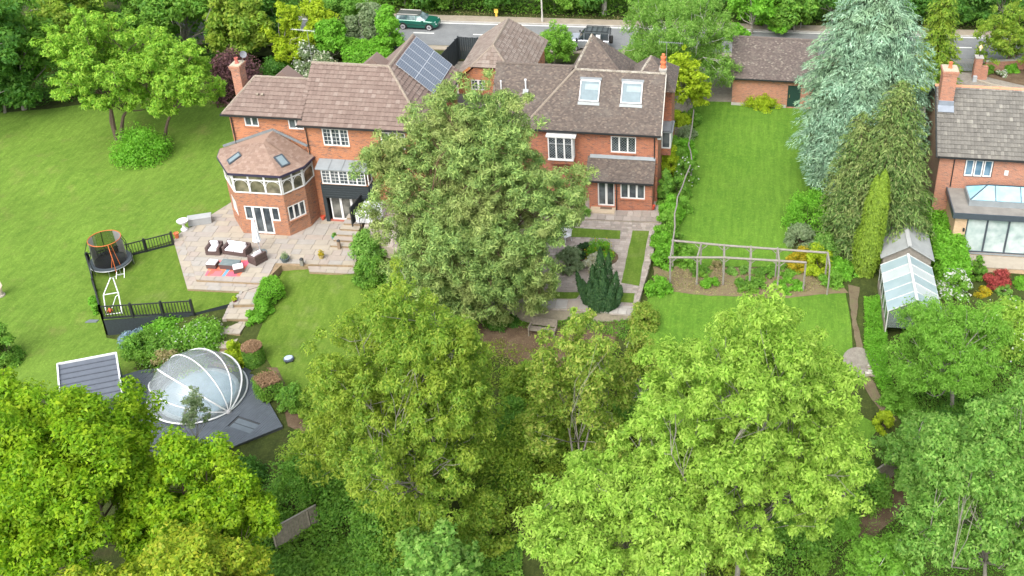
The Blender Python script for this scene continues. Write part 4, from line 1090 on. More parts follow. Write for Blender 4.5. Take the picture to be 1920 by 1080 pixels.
bb = MB(); bb.beam((gl - .3, gy0 - .24, ge - .06), (gx - xf, gy0 - .24, zf - .06), .04, .2); bb.build('bargeboard', TIMB, HG)
cpb = MB(); cpb.slab([(gl - .2, 74.0, 2.5), (gr + .2, 74.0, 2.5), (gr + .2, 75.98, 3.2), (gl - .2, 75.98, 3.2)], .08); cpb.build('canopy_roof', plain('dark_felt', (.10, .09, .09), .8), HG); MB().beam((gl - .2, 73.97, 2.45), (gr + .2, 73.97, 2.45), .05, .2).build('fascia', plain('grey_fascia', (.32, .34, .36), .5), HG)
pst = MB(); [pst.box(x_ - .06, 74.05, -.1, x_ + .06, 74.17, 2.45) for x_ in (gl, gx, gr)]; pst.build('canopy_post', BLKW, HG)
MB().box(-18.75, 75.9, 3.95, -18.6, 75.99, 4.15).build('wall_lamp', BLACK, HG)

# ------------------------------------------------------------------ annex at the end of the right lawn
HA = thing('outbuilding', 'long low brick outbuilding with lichened tile roof and green door behind the lawn', 'outbuilding', (2, 83.1, 0))
ya = 83.15; A0, A1 = -.85, 6.1
wl = MB(); dh = (4.75, 5.85, .05, 2.1); wall_run(wl, (A0, ya), (A1, ya), -.1, 2.75, [dh], .1); wall_run(wl, (A1, ya), (A1, 88.3), -.1, 2.75); wall_run(wl, (A0, 88.3), (A0, ya), -.1, 2.75); wall_run(wl, (A1, 88.3), (A0, 88.3), -.1, 2.75)
for x_ in (A0, A1): wl.add([(x_, ya, 2.75), (x_, 88.3, 2.75), (x_, 85.75, 5.15)], [(0, 1, 2) if x_ == A1 else (2, 1, 0)])
wl.build('wall', BRKO, HA); d_ = MB(); d_.box(A0 + 4.8, ya + .06, .1, A0 + 5.8, ya + .1, 2.05); dr = d_.build('door', plain('green_door', (.012, .04, .032), .5), HA)
df = MB(); df.box(A0 + 4.75, ya + .03, .05, A0 + 4.81, ya + .1, 2.1); df.box(A0 + 5.79, ya + .03, .05, A0 + 5.85, ya + .1, 2.1); df.box(A0 + 4.81, ya + .03, 2.04, A0 + 5.79, ya + .1, 2.1); df.build('door_frame', plain('green_door', (.012, .04, .032), .5), dr); MB().box(A0 + 4.9, ya + .02, .95, A0 + 4.95, ya + .06, 1.2).build('handle', plain('brass', (.6, .45, .2), .35, .8), dr)
slope(HA, [(A0 - .2, 82.8, 2.68), (A1 + .2, 82.8, 2.68), (A1 + .2, 85.75, 5.3), (A0 - .2, 85.75, 5.3)], TILA, .165, .1, .016, kick=.01); slope(HA, [(A0 - .2, 88.65, 2.68), (A1 + .2, 88.65, 2.68), (A1 + .2, 85.75, 5.3), (A0 - .2, 85.75, 5.3)], TILA, only_base=True)
ridge_run(HA, (A0 - .2, 85.75, 5.3), (A1 + .2, 85.75, 5.3), TILA, .32, .12); gutter(HA, (A0 - .2, 82.76, 2.62), (A1 + .2, 82.76, 2.62)); MB().box(A0 - .03, ya - .04, -.1, A0 + 4.7, ya, .25).build('plinth', CONC, HA)

# ------------------------------------------------------------------ old house on the right
HO = thing('brick_house', 'old brick house with grey tiled roof, big chimney and glazed flat-roofed extension, right', 'house', (17, 65, 0))
yo = 65.0; O0, O1 = 13.75, 27.0; eo, ro, yro = 6.0, 9.35, 68.85
wl = MB(); ho = (15.5 - O0, 17.45 - O0, 4.3, 5.72)
wall_run(wl, (O0, yo), (O1, yo), -.3, eo, [ho]); wall_run(wl, (O1, yo), (O1, 72.7), -.3, eo); wall_run(wl, (O1, 72.7), (O0, 72.7), -.3, eo); wl.build('wall', BRKO, HO)
wg = MB(); wall_run(wg, (O0, 72.7), (O0, yo), -.3, eo); wg.add([(O0, 72.7, eo), (O0, yo, eo), (O0, yro, ro - .08)], [(0, 1, 2)]); wg.build('gable_wall', BRKG, HO)
for k in range(3): window(HO, (O0, yo), (O1, yo), ho[0] + .05 + .63 * k, ho[0] + .05 + .63 * k + .57, 4.37, 5.65, 1, dep=.06, fr=.075, glass=glassdark('blue_glass', (.05, .12, .18), .05, (.16, .25, .32)))
fr_ = MB(); [fr_.box(O0 + a, yo + .03, c, O0 + b, yo + .1, d) for a, b, c, d in ((ho[0], ho[0] + .05, 4.3, 5.72), (ho[1] - .05, ho[1], 4.3, 5.72), (ho[0] + .05, ho[1] - .05, 4.3, 4.37), (ho[0] + .05, ho[1] - .05, 5.65, 5.72), (ho[0] + .62, ho[0] + .68, 4.37, 5.65), (ho[0] + 1.25, ho[0] + 1.31, 4.37, 5.65))]; fr_.build('window_surround', plain('dark_brown_wood', (.06, .04, .035), .6), HO)
slope(HO, [(13.5, 64.7, 5.92), (27.3, 64.7, 5.92), (27.3, yro, ro), (13.5, yro, ro)], TIL3, .225, .32, .046, wave=.018, kick=.012); slope(HO, [(13.5, 73.0, 5.92), (27.3, 73.0, 5.92), (27.3, yro, ro), (13.5, yro, ro)], TIL3, only_base=True)
ridge_run(HO, (13.4, yro, ro), (27.3, yro, ro), RIDGE3, .45, .14); gutter(HO, (13.5, 64.66, 5.86), (27.3, 64.66, 5.86)); pipe(HO, [(14.75, 64.75, 5.8), (14.75, 64.93, 5.6), (14.75, 64.93, 3.5)])
bo = MB(); bo.beam((13.44, 72.95, 5.86), (13.44, yro, ro - .06), .05, .2); bo.beam((13.44, 64.7, 5.82), (13.44, yro, ro - .06), .05, .12); bo.build('bargeboard', BLKW, HO)
chimney(HO, 14.1, 68.1, 7.8, 11.0, .95, 1.0, BRKO, 1)
fc = MB(); fc.box(13.58, 67.52, 8.05, 14.62, 67.62, 8.75); fc.obox((14.1, 67.35, 8.25), (.55, 0, 0), (0, .2, .16), (0, -.012, .016)); fc.build('flashing', plain('blue_lead', (.20, .23, .27), .6), HO)
MB().box(18.25, 64.93, 4.6, 18.5, 65.0, 4.95).build('alarm_box', METW, HO)
# extension
ex0, ex1, ey = 14.75, 26.0, 61.8
wl = MB(); wall_run(wl, (ex0, ey), (ex1, ey), -.4, 3.05, [(.8, 10.5, .22, 3.0)], .12); wall_run(wl, (ex0, yo), (ex0, ey), -.4, 3.05); wl.build('extension_wall', BRKC, HO)
window(HO, (ex0, ey), (ex1, ey), .8, 10.5, .22, 3.0, [0, .142, .291, .44, .59, .74, .87, 1], dep=.08, fr=.09, mat=ANTH, glass=GLSP, name='sliding_door', mull=.12)
MB().box(14.72, ey - .05, .1, ex1, ey - .01, .22).build('door_track', LEAD, HO)
fa = MB(); fa.box(ex0 - .25, ey - .3, 3.0, ex1, ey - .22, 3.42); fa.box(ex0 - .25, ey - .22, 3.0, ex0 - .17, yo, 3.42); fa.box(ex0 - .17, ey - .22, 3.0, ex1, yo, 3.12); fa.build('fascia', ANTH, HO)
fr2 = MB(); fr2.box(ex0 - .17, ey - .22, 3.12, ex1, yo - .01, 3.36); fr2.build('flat_roof', plain('roof_membrane', (.20, .19, .17), .85, var=.25, scale=1.2), HO)
kb = MB(); lx0, lx1, ly0, ly1 = 15.75, 22.5, 62.75, 64.6; kb.box(lx0 - .08, ly0 - .08, 3.36, lx1 + .08, ly0, 3.78); kb.box(lx0 - .08, ly0, 3.36, lx0, ly1, 3.78); kb.box(lx1, ly0, 3.36, lx1 + .08, ly1, 3.78); kb.box(lx0, ly1, 3.36, lx1, ly1 + .08, 3.78); HX = kb.build('roof_lantern', LEAD, HO)
rz_ = 4.5; ym = (ly0 + ly1) / 2; ra, rb = lx0 + 1.2, lx1 - 1.2; GB = glassdark('lantern_glass', (.22, .44, .54), .05, (.30, .52, .60)); n_ = 4
for k in range(n_):
    ea, eb = [lx0 + (lx1 - lx0) * j / n_ for j in (k, k + 1)]; ta, tb = max(ra, min(rb, ea)), max(ra, min(rb, eb))
    for yy in (ly0, ly1):
        pts = [(ea, yy, 3.8), (eb, yy, 3.8), (tb, ym, rz_), (ta, ym, rz_)]; g_ = MB(); g_.slab(pts if abs(ta - tb) > .01 else pts[:3], .02); g_.build('pane', GB, HX)
for ex_, rx in ((lx0, ra), (lx1, rb)): g_ = MB(); g_.slab([(ex_, ly0, 3.8), (ex_, ly1, 3.8), (rx, ym, rz_)], .02); g_.build('pane', GB, HX)
br = MB(); br.beam((ra, ym, rz_), (rb, ym, rz_), .08, .07)
for ex_, rx in ((lx0, ra), (lx1, rb)):
    for yy in (ly0, ly1): br.beam((ex_, yy, 3.8), (rx, ym, rz_ + .01), .07, .06)
for k in range(1, n_):
    e_ = lx0 + (lx1 - lx0) * k / n_
    for yy in (ly0, ly1): br.beam((e_, yy, 3.81), (max(ra, min(rb, e_)), ym, rz_ + .01), .06, .05)
br.build('rafter', ANTH, HX)
MB().box(15.35, ey - .12, 1.9, 15.47, ey - .01, 2.15).build('wall_lamp', BLACK, HO)
# raised garden wall before the extension
GW = thing('garden_wall', 'low buff brick garden wall with coping in front of the glazed extension', 'wall', (20, 60.6, -.3)); MB().box(15.2, 60.2, -.8, 27, 60.45, .1).build('wall', BRKC, GW)
for k in range(20): MB().box(15.2 + .59 * k, 60.16, .1, 15.2 + .59 * k + .58, 60.49, .16).build('coping_stone', STONEP[3], GW)
strip_ = MB(); strip_.box(14.9, 60.45, -.4, 27, 61.75, .05); strip_.build('paving', STONEP[3], None, 'structure').name = 'terrace'
# ------------------------------------------------------------------ left patio
def flags(parent, poly, z, sz=(.9, .6), th=.05, ang=0., name='flagstone', gap=.012, mats=STONEP, seed=1, joined=None):
    """paving stones laid one by one within an outline"""
    rg = random.Random(seed); A = np.array(poly); c = A.mean(0); ca, sa = math.cos(ang), math.sin(ang)
    loc = [((p - c) @ (ca, sa), (p - c) @ (-sa, ca)) for p in A]
    if sum(loc[i][0] * loc[(i + 1) % len(loc)][1] - loc[(i + 1) % len(loc)][0] * loc[i][1] for i in range(len(loc))) < 0: loc = loc[::-1]
    x0, y0 = np.min(loc, 0); x1, y1 = np.max(loc, 0); y = y0; n = 0; J = MB()
    while y < y1:
        h = sz[1] * rg.choice((1, 1, .75, 1.4)); x = x0 - rg.random() * .5
        while x < x1:
            w = sz[0] * rg.choice((.67, 1, 1, 1.3)); q = clip2([(x + gap, y + gap), (x + w - gap, y + gap), (x + w - gap, y + h - gap), (x + gap, y + h - gap)], hull(loc)); x += w
            q = [p for p in q]
            if len(q) < 3: continue
            ar = abs(sum(q[i][0] * q[(i + 1) % len(q)][1] - q[(i + 1) % len(q)][0] * q[i][1] for i in range(len(q)))) / 2
            if ar < .02: continue
            m = (sum(p[0] for p in q) / len(q), sum(p[1] for p in q) / len(q))
            W = [(c[0] + a * ca - b * sa, c[1] + a * sa + b * ca) for a, b in q]
            if not inpoly(np.array([[c[0] + m[0] * ca - m[1] * sa, c[1] + m[0] * sa + m[1] * ca]]), poly)[0]: continue
            if joined: J.prism(W, z - th, z + rg.uniform(-.004, .012)); continue
            mb = MB(); mb.prism(W, z - th, z + rg.uniform(0, .006)); mb.build(name, rg.choice(mats), parent); n += 1
        y += h
    if joined: J.build(name, joined, parent, 'stuff')
    return n


def hull(P):
    P = sorted(map(tuple, P)); f = lambda o, a, b: (a[0] - o[0]) * (b[1] - o[1]) - (a[1] - o[1]) * (b[0] - o[0]); lo = []; up = []
    for p in P:
        while len(lo) > 1 and f(lo[-2], lo[-1], p) <= 0: lo.pop()
        lo.append(p)
    for p in P[::-1]:
        while len(up) > 1 and f(up[-2], up[-1], p) <= 0: up.pop()
        up.append(p)
    return lo[:-1] + up[:-1]


def plate(name, poly, z0, z1, mat, kind='structure'):
    mb = MB(); mb.prism(poly, z0, z1); return mb.build(name, mat, None, kind)


pat = plate('patio', PATIO, -2.6, -1.55, STONEW); flags(pat, PATIO, -1.5, (.95, .62), .06, .06, seed=3)
tier = plate('patio_step', TIER, -2.7, -1.73, STONEW); flags(tier, TIER, -1.68, (.9, .5), .06, .06, seed=4)
low = polyZ([(577, 499), (668, 501), (670, 513), (580, 509)], -1.66); ls = plate('patio_step', low, -2.4, -1.71, STONEW); flags(ls, low, -1.66, (.9, .5), .06, .05, seed=5)
plate('trampoline_lawn_base', TLAWN, -3.6, -1.9, BLKW)
# garden steps down to the pool
PL = [(457, 547), (435, 573), (423, 600), (408, 628), (394, 655), (380, 676)]; PR = [(492, 536), (479, 572), (466, 600), (450, 628), (437, 655), (440, 690)]
ST = bpy.data.objects.new('garden_steps', None)
zt = [-1.72, -2.0, -2.25, -2.5, -2.75, -3.0]
gs = MB(); stp = None
for i in range(5):
    za = zt[i]; q = [Pz(*PL[i], za), Pz(*PR[i], za), Pz(*PR[i + 1], za - .12), Pz(*PL[i + 1], za - .12)]; q = [tuple(p[:2]) for p in q]
    if stp is None: stp = MB().prism(q, za - 1.0, za - .06).build('garden_steps', STONEW, None, 'structure')
    else: MB().prism(q, za - 1.0, za - .06).build('step_riser', STONEW, stp)
    flags(stp, q, za, (.8, .55), .07, .1 - i * .04, 'tread', seed=20 + i)
bpy.data.objects.remove(ST)
for i in range(5):
    for k in range(5):
        t_ = (k + .5) / 5; x_ = PL[i][0] * (1 - t_) + PL[i + 1][0] * t_ - 3; y_ = PL[i][1] * (1 - t_) + PL[i + 1][1] * t_; p = Pz(x_, y_, zt[i] - .05)
        MB().obox((p[0], p[1], p[2] - .12), (random.uniform(.09, .13), .03, 0), (-.03, random.uniform(.11, .16), 0), (0, 0, random.uniform(.16, .22))).build('edging_stone', random.choice(STONEP), stp)
# steps beside the black screen up to the terrace
up = [tuple(Pz(a, b, -1.5)[:2]) for a, b in ((634, 497), (668, 497), (690, 430), (648, 428))]
us = None
for i in range(6):
    ya_ = 60.25 + i * .42; mb = MB().box(-28.05 + .12 * i, ya_, -1.6, -26.7 + .1 * i, 63.2 - .01 * i, -1.3 + .2 * i - .05)
    if us is None: us = mb.build('terrace_steps', STONEW, None, 'structure')
    else: mb.build('step_riser', STONEW, us)
    MB().box(-28.1 + .12 * i, ya_ - .03, -1.35 + .2 * i, -26.65 + .1 * i, ya_ + .45, -1.3 + .2 * i).build('tread', STONEP[i % 5], us)

# garden of the right house: paved terrace with grass strips
ter = plate('garden_terrace', TERRACE, -2.2, -.10, JOINT); flags(ter, TERRACE, -.065, (.36, .27), .05, .04, 'paviour', .012, seed=8, joined=PAVIOUR)
for k, q in enumerate(([(1068, 427), (1164, 432), (1162, 448), (1068, 444)], [(1186, 432), (1217, 433), (1198, 536), (1165, 530)], [(1166, 549), (1190, 550), (1187, 568), (1160, 566)], [(920, 545), (1090, 548), (1080, 560), (920, 560)])):
    pq = polyZ(q, -.05); sheet('grass_strip', pq, LAWN3, 0, .5, flat=-.045 - .001 * k, wob=.02)
cb = Pz(1118, 482, -.05); plate('round_bed', [(cb[0] + 1.5 * math.cos(t), cb[1] + 1.2 * math.sin(t)) for t in np.linspace(0, 6.28, 18, False)], -.4, -.035, SOIL)
htp = polyZ([(1040, 395), (1236, 396), (1238, 417), (1040, 409)], 0); hter = plate('house_terrace', htp, -.3, .0, JOINT); flags(hter, htp, .06, (.62, .45), .07, .02, 'paviour', .012, seed=12, joined=PAVIOUR)
ed = polyZ([(880, 557), (1112, 562), (1112, 580), (880, 575)], -.03)
edg = plate('terrace_edging', ed, -.3, -.03, JOINT); flags(edg, ed, .0, (1.1, .8), .05, .03, 'coping_stone', mats=[STONEP[2], STONEP[1], CONC], seed=9)
flags(edg, polyZ([(1112, 570), (1190, 575), (1189, 591), (1112, 585)], -.03), 0, (.8, .6), .05, 0, 'coping_stone', mats=[STONEP[2], CONC], seed=10)

# pool deck of boards
dk = plate('pool_deck', DECK, -4.2, -3.16, plain('deck_frame', (.05, .055, .06), .8))
A = np.array(DECK); ang = -.30; ca, sa = math.cos(ang), math.sin(ang); c0 = A.mean(0); lc = [((p - c0) @ (ca, sa), (p - c0) @ (-sa, ca)) for p in A]
x_ = min(p[0] for p in lc); hl = hull(lc); W_ = .146
hp = Pz(458, 796, -3.1); hpl = ((hp[:2] - c0) @ (ca, sa), (hp[:2] - c0) @ (-sa, ca))
while x_ < max(p[0] for p in lc):
    q = clip2([(x_, -30), (x_ + W_ - .02, -30), (x_ + W_ - .02, 30), (x_, 30)], hl); x_ += W_
    if len(q) < 3: continue
    segs = [(-30, 30)]
    if hpl[0] - .72 < x_ < hpl[0] + .87: segs = [(-30, hpl[1] - .45), (hpl[1] + .45, 30)]
    for a_, b_ in segs:
        r_ = clip2(q, [(-99, a_), (99, a_), (99, b_), (-99, b_)])
        if len(r_) < 3: continue
        MB().prism([(c0[0] + a * ca - b * sa, c0[1] + a * sa + b * ca) for a, b in r_], -3.15, -3.1 + random.uniform(-.003, .003)).build('deck_board', DECKM, dk)
rc = MB()
for yy, zz in ((-.3, -3.14), (.12, -3.14)): rc.obox((hp[0] - sa * yy + ca * .05, hp[1] + ca * yy, zz), (ca * .72, sa * .72, 0), (-sa * .18, ca * .18, 0), (0, 0, .02))
rc.build('recess_step', plain('pale_deck', (.11, .135, .155), .6), dk)
# pool under a see-through dome
WAT = glassdark('pool_water', (.16, .22, .26), .06, (.22, .29, .33))
hn = Pz(429, 773, -3.1); hf = Pz(318, 705, -3.1); dc = (hn + hf) / 2; ax = (hf - hn) / 2; aL = np.linalg.norm(ax); ux = ax / aL; uy = np.array([-ux[1], ux[0], 0]); bL = 2.75; hD = 2.55
pm = MB(); pm.prism([tuple((dc + ux * (aL * .78) * math.cos(t) + uy * 2.0 * math.sin(t))[:2]) for t in np.linspace(0, 2 * math.pi, 28, False)], -3.12, -3.08)
pool = pm.build('pool', WAT, None, 'structure'); cpn = MB()
for t in np.linspace(0, 2 * math.pi, 28, False):
    f_ = lambda s, r: dc + ux * (aL * .78 + r) * math.cos(s) + uy * (2.0 + r) * math.sin(s); d_ = .108
    cpn.prism([tuple(f_(t - d_, 0)[:2]), tuple(f_(t + d_, 0)[:2]), tuple(f_(t + d_, .25)[:2]), tuple(f_(t - d_, .25)[:2])], -3.1, -3.05)
cpn.build('pool_coping', plain('pool_grey', (.30, .34, .37), .7), pool)
DM = thing('pool_dome', 'transparent telescopic dome with white ribs over the pool on the grey deck', 'pool dome', (dc[0], dc[1], -3.06))
FILM = clearglass('dome_film', (.93, .97, .98), .22, .1, (.72, .80, .83))


def dpt(t, ph, k=1.0):   # t along the hinge axis, ph turn about it
    s = math.sin(t); return dc + np.array([0, 0, .05]) - ux * aL * math.cos(t) + uy * (-math.cos(ph)) * bL * s * k + np.array([0, 0, 1.]) * math.sin(ph) * hD * s * k


PH = [math.radians(a) for a in (3, 28, 58, 88, 120, 148, 176)]
for i, ph in enumerate(PH): MB().tube([dpt(t, ph) for t in np.linspace(.02, math.pi - .02, 26)], .05 if i in (0, 1, 4, 6) else .035, 6).build('rib', METW, DM)
for i in range(len(PH) - 1):
    mb = MB(); nt_, npn = 24, 5; V = [dpt(.03 + (math.pi - .06) * a / nt_, PH[i] + (PH[i + 1] - PH[i]) * b / npn, .985) for a in range(nt_ + 1) for b in range(npn + 1)]
    mb.add(V, [(a * (npn + 1) + b, (a + 1) * (npn + 1) + b, (a + 1) * (npn + 1) + b + 1, a * (npn + 1) + b + 1) for a in range(nt_) for b in range(npn)]); mb.build('film_panel', FILM, DM, smooth=True)
for h_ in (hn, hf): MB().lathe([(.16, 0), (.16, .12), (.1, .2), (.05, .24)], (h_[0], h_[1], -3.1), 10).build('hinge', plain('hinge_grey', (.35, .35, .36), .5), DM)
# low shed roof beside the deck
zr = -1.15; s0, s1, s2 = Pz(108, 684, zr), Pz(218, 663, zr), Pz(230, 742, zr); s3 = s0 + s2 - s1; cs = (s0 + s2) / 2
SH = thing('pool_shed', 'low grey pool shed with ribbed roof edged in white, left of the deck', 'shed', (cs[0], cs[1], -3.2))
ctr_ = (s0 + s2) / 2; ins = [tuple((ctr_ + (p - ctr_) * .97)[:2]) for p in (s0, s1, s2, s3)]
for k in range(4):
    a_, b_ = np.array(ins[k]), np.array(ins[(k + 1) % 4])
    for j in range(9): MB().beam((*a_, -3.2 + .22 * (j + .5)), (*b_, -3.2 + .22 * (j + .5)), .05 + .004 * j, .205).build('cladding_board', plain('shed_dark', (.05, .065, .075), .6), SH)
MB().slab([s0, s1, s2, s3], .1).build('roof', plain('shed_roof', (.10, .115, .14), .6), SH)
ub = (s1 - s0); vb = (s3 - s0); rb = MB()
for j in range(1, 8): rb.beam(s0 + vb * j / 8 + [0, 0, .02], s1 + vb * j / 8 + [0, 0, .02], .07, .05)
rb.build('roof_rib', plain('shed_rib', (.07, .08, .10), .6), SH)
tb = MB(); tb.beam(s0 + [0, 0, .03], s1 + [0, 0, .03], .09, .14); tb.beam(s1 + [0, 0, .035], s2 + [0, 0, .035], .09, .14); tb.beam(s0 + [0, 0, .035], s3 + [0, 0, .035], .09, .14); tb.build('edge_trim', TRIMW, SH)


# ------------------------------------------------------------------ black baluster fences and retaining boards
def baluster(name, label, p, q, n, npost, boards=0, zg=-1.85, h=1.0, base=(0, 0)):
    p, q = np.array(p), np.array(q); t = thing(name, label, 'fence', (p[0], p[1], zg), 'black baluster fences round the trampoline lawn'); L = np.linalg.norm((q - p)[:2]); d = (q - p) / L
    pm_ = MB().box(-.02, -.02, 0, .02, .02, h - .16).mesh('baluster_' + name, BLACK); ang_ = math.atan2(d[1], d[0])
    for i in range(n):
        f = (i + .5) / n; c = p + (q - p) * f; piece('baluster', pm_, t, (c[0], c[1], zg + .1), (0, 0, ang_))
    for z_ in (.1, h - .04): MB().beam((p[0], p[1], zg + z_), (q[0], q[1], zg + z_), .07, .06).build('rail', BLACK, t)
    for i in range(npost + 1):
        c = p + (q - p) * i / npost; dz = base[0] + (base[1] - base[0]) * i / npost
        MB().box(c[0] - .055, c[1] - .055, zg - .1 - dz, c[0] + .055, c[1] + .055, zg + h + .1).build('post', BLACK, t)
    nrm = np.array([-d[1], d[0], 0])
    for j in range(boards):
        top = zg + .05 - .2 * j
        fr_ = [f for f in np.linspace(0, 1, 40) if zg - (base[0] + (base[1] - base[0]) * f) < top - .03]
        if len(fr_) < 2: continue
        a_, b_ = p + (q - p) * fr_[0], p + (q - p) * fr_[-1]; MB().beam((a_[0], a_[1], top - .1), (b_[0], b_[1], top - .1), .05, .19).build('retaining_board', BLKW, t)
    return t


fa_ = Pz(193, 598, -1.85); fb_ = Pz(363, 587, -1.85); fc_ = Pz(168, 500, -1.85); fd_ = Pz(326, 459, -1.85)
baluster('baluster_fence', 'black baluster fence above dark retaining boards, in front of the white climbing frame', fa_, fb_, 30, 3, 7, base=(1.25, .15))
baluster('baluster_fence', 'black baluster fence running along the left side of the trampoline', fc_, fa_, 22, 2, 6, base=(.45, 1.25))
baluster('baluster_fence', 'black baluster fence running from behind the trampoline to the terracotta pot', fc_ + [0, .1, 0], fd_, 30, 3, 2, base=(.4, .15))
# black screen beside the steps
SCN = thing('screen_fence', 'black boarded screen beside the steps, right of the folding doors', 'fence', (-27.2, 61.6, -.3))
sa_, sb_ = Pz(661, 421, -.35), Pz(697, 376, -.35)
for i in range(14):
    a_ = sa_ + (sb_ - sa_) * i / 14; b_ = sa_ + (sb_ - sa_) * (i + .93) / 14; MB().beam((a_[0], a_[1], .30), (b_[0], b_[1], .30), .035, 1.35).build('board', BLKW, SCN)
MB().beam((*sa_[:2], 1.0), (*sb_[:2], 1.0), .08, .05).build('rail', BLACK, SCN); MB().beam((sa_[0], sa_[1], -.5), (sa_[0], sa_[1], 1.05), .09, .09).build('post', BLACK, SCN)
GT = thing('handrail', 'short black iron handrail at the top of the terrace steps', 'handrail', Pz(677, 432, -.4)); p = np.array(GT.location); hm = MB(); hm.tube([p, p + [0, 0, 1.0]], .03, 6); hm.tube([p + [.35, .5, 0], p + [.35, .5, 1.0]], .03, 6); hm.tube([p + [0, 0, .98], p + [.35, .5, .98]], .03, 6); hm.tube([p + [0, 0, .2], p + [.35, .5, .2]], .02, 6); [hm.tube([p + [.07 * k, .1 * k, .2], p + [.07 * k, .1 * k, .98]], .012, 5) for k in range(1, 5)]; hm.build('rail', BLACK, GT)

# ------------------------------------------------------------------ things on the left lawn and patio
tp = Pz(211, 500, -1.85); TR = thing('trampoline', 'round black trampoline with black safety net edged in orange', 'trampoline', tp)
R_ = 1.32; hgt = .55
MB().lathe([(R_ - .27, hgt), (R_ - .27, hgt + .01), (0.01, hgt - .05), (.01, hgt - .06)][::-1], (0, 0, 0), 28)
mat_ = MB(); mat_.prism([(tp[0] + (R_ - .2) * math.cos(t), tp[1] + (R_ - .2) * math.sin(t)) for t in np.linspace(0, 2 * math.pi, 28, False)], tp[2] + hgt - .06, tp[2] + hgt - .03); mat_.build('jumping_mat', plain('mat_black', (.025, .03, .035), .8), TR)
pad = MB(); n = 28
for k in range(n):
    a, b = 2 * math.pi * k / n, 2 * math.pi * (k + 1) / n
    pad.add([(tp[0] + r * math.cos(t), tp[1] + r * math.sin(t), tp[2] + z) for t in (a, b) for r, z in ((R_ - .27, hgt), (R_, hgt + .02), (R_, hgt - .06))], [(0, 1, 4, 3), (1, 2, 5, 4)])
pad.build('padding', plain('pad_dark', (.05, .065, .075), .5), TR)
ring = MB(); ring.tube([(tp[0] + (R_ + .01) * math.cos(t), tp[1] + (R_ + .01) * math.sin(t), tp[2] + hgt - .07) for t in np.linspace(0, 2 * math.pi, 33)], .03, 6); ring.build('frame', STEEL, TR)
for k in range(4):
    a = .4 + k * math.pi / 2; c, s = math.cos(a), math.sin(a); c2, s2 = math.cos(a + .5), math.sin(a + .5)
    MB().tube([(tp[0] + R_ * c, tp[1] + R_ * s, tp[2] + hgt - .1), (tp[0] + R_ * 1.03 * c, tp[1] + R_ * 1.03 * s, tp[2]), (tp[0] + R_ * 1.03 * c2, tp[1] + R_ * 1.03 * s2, tp[2]), (tp[0] + R_ * c2, tp[1] + R_ * s2, tp[2] + hgt - .1)], .022, 6).build('leg', STEEL, TR)
rn = R_ - .28; nh = 1.75
NET = clearglass('net_mesh', (.45, .45, .45), .05, .5, (.05, .05, .05)); nb = MB(); n = 32
nb.add([(tp[0] + rn * math.cos(2 * math.pi * k / n) * e, tp[1] + rn * math.sin(2 * math.pi * k / n) * e, tp[2] + z) for z, e in ((hgt, 1), (hgt + nh, .97)) for k in range(n)], [(k, (k + 1) % n, n + (k + 1) % n, n + k) for k in range(n)]); nb.build('net', NET, TR)
ORNG = plain('orange_foam', (.50, .12, .025), .6)
tr_ = MB(); tr_.tube([(tp[0] + rn * .97 * math.cos(t), tp[1] + rn * .97 * math.sin(t), tp[2] + hgt + nh) for t in np.linspace(0, 2 * math.pi, 33)], .026, 6); tr_.build('net_rim', ORNG, TR)
for k in range(6):
    a = .2 + k * math.pi / 3; c, s = math.cos(a), math.sin(a)
    MB().tube([(tp[0] + R_ * 1.02 * c, tp[1] + R_ * 1.02 * s, tp[2] + .1), (tp[0] + R_ * 1.12 * c, tp[1] + R_ * 1.12 * s, tp[2] + hgt + .7), (tp[0] + rn * c, tp[1] + rn * s, tp[2] + hgt + nh)], .025, 6).build('pole', ORNG if k in (5,) else BLACK, TR)
zp_ = MB(); zp_.tube([(tp[0] + rn * .9, tp[1] - rn * .45, tp[2] + hgt), (tp[0] + rn * .75, tp[1] - rn * .6, tp[2] + hgt + nh)], .018, 6); zp_.tube([(tp[0] + rn * .55, tp[1] - rn * .85, tp[2] + hgt), (tp[0] + rn * .75, tp[1] - rn * .6, tp[2] + hgt + nh * .75)], .016, 6); zp_.build('entrance_trim', ORNG, TR)
ld = MB(); b_ = tp + np.array([1.0, -1.35, 0]); ld.tube([b_, b_ + [-.1, .5, .55]], .02, 6); ld.tube([b_ + [.45, .2, 0], b_ + [.35, .6, .55]], .02, 6); ld.tube([b_ + [-.05, .2, .22], b_ + [.4, .35, .22]], .02, 6); ld.build('ladder', STEEL, TR)
# white climbing frame
cf = Pz(212, 578, -1.85); CF = thing('climbing_frame', 'white A-shaped metal goal frame behind the black fence, below the trampoline', 'goal frame', cf)


def Q_(x, y, z): return Pz(x, y, -1.85 + z)


top_ = Q_(210, 522, 1.0); fr = MB()
pl = [Q_(196, 577, 0), Q_(193, 556, .55), top_, Q_(229, 575, 0)]
fr.tube([Q_(199, 590, 0), Q_(194, 553, .85), Q_(207, 521, 1.75), Q_(212, 521, 1.75), Q_(222, 550, .85), Q_(229, 588, 0)], .035, 6); fr.tube([Q_(194, 553, .85), Q_(223, 548, .9)], .03, 6); fr.tube([Q_(210, 578, .3), Q_(217, 556, .7), Q_(223, 552, .8)], .025, 6); fr.tube([Q_(199, 590, .02), Q_(229, 586, .02)], .03, 6); fr.build('frame', METW, CF)
bl = MB(); bq = Pz(206, 582, -1.7); bl.lathe([(.02, -.16), (.1, -.125), (.15, -.05), (.16, 0), (.15, .05), (.1, .125), (.02, .16)], tuple(bq), 12); grown('ball', 'small orange ball lying under the white goal frame', 'ball', bl, plain('orange_ball', (.75, .13, .04), .5), (bq[0], bq[1], -1.85), smooth=True)
# patio furniture


def place(x, y, z=-1.5): return Pz(x, y, z)


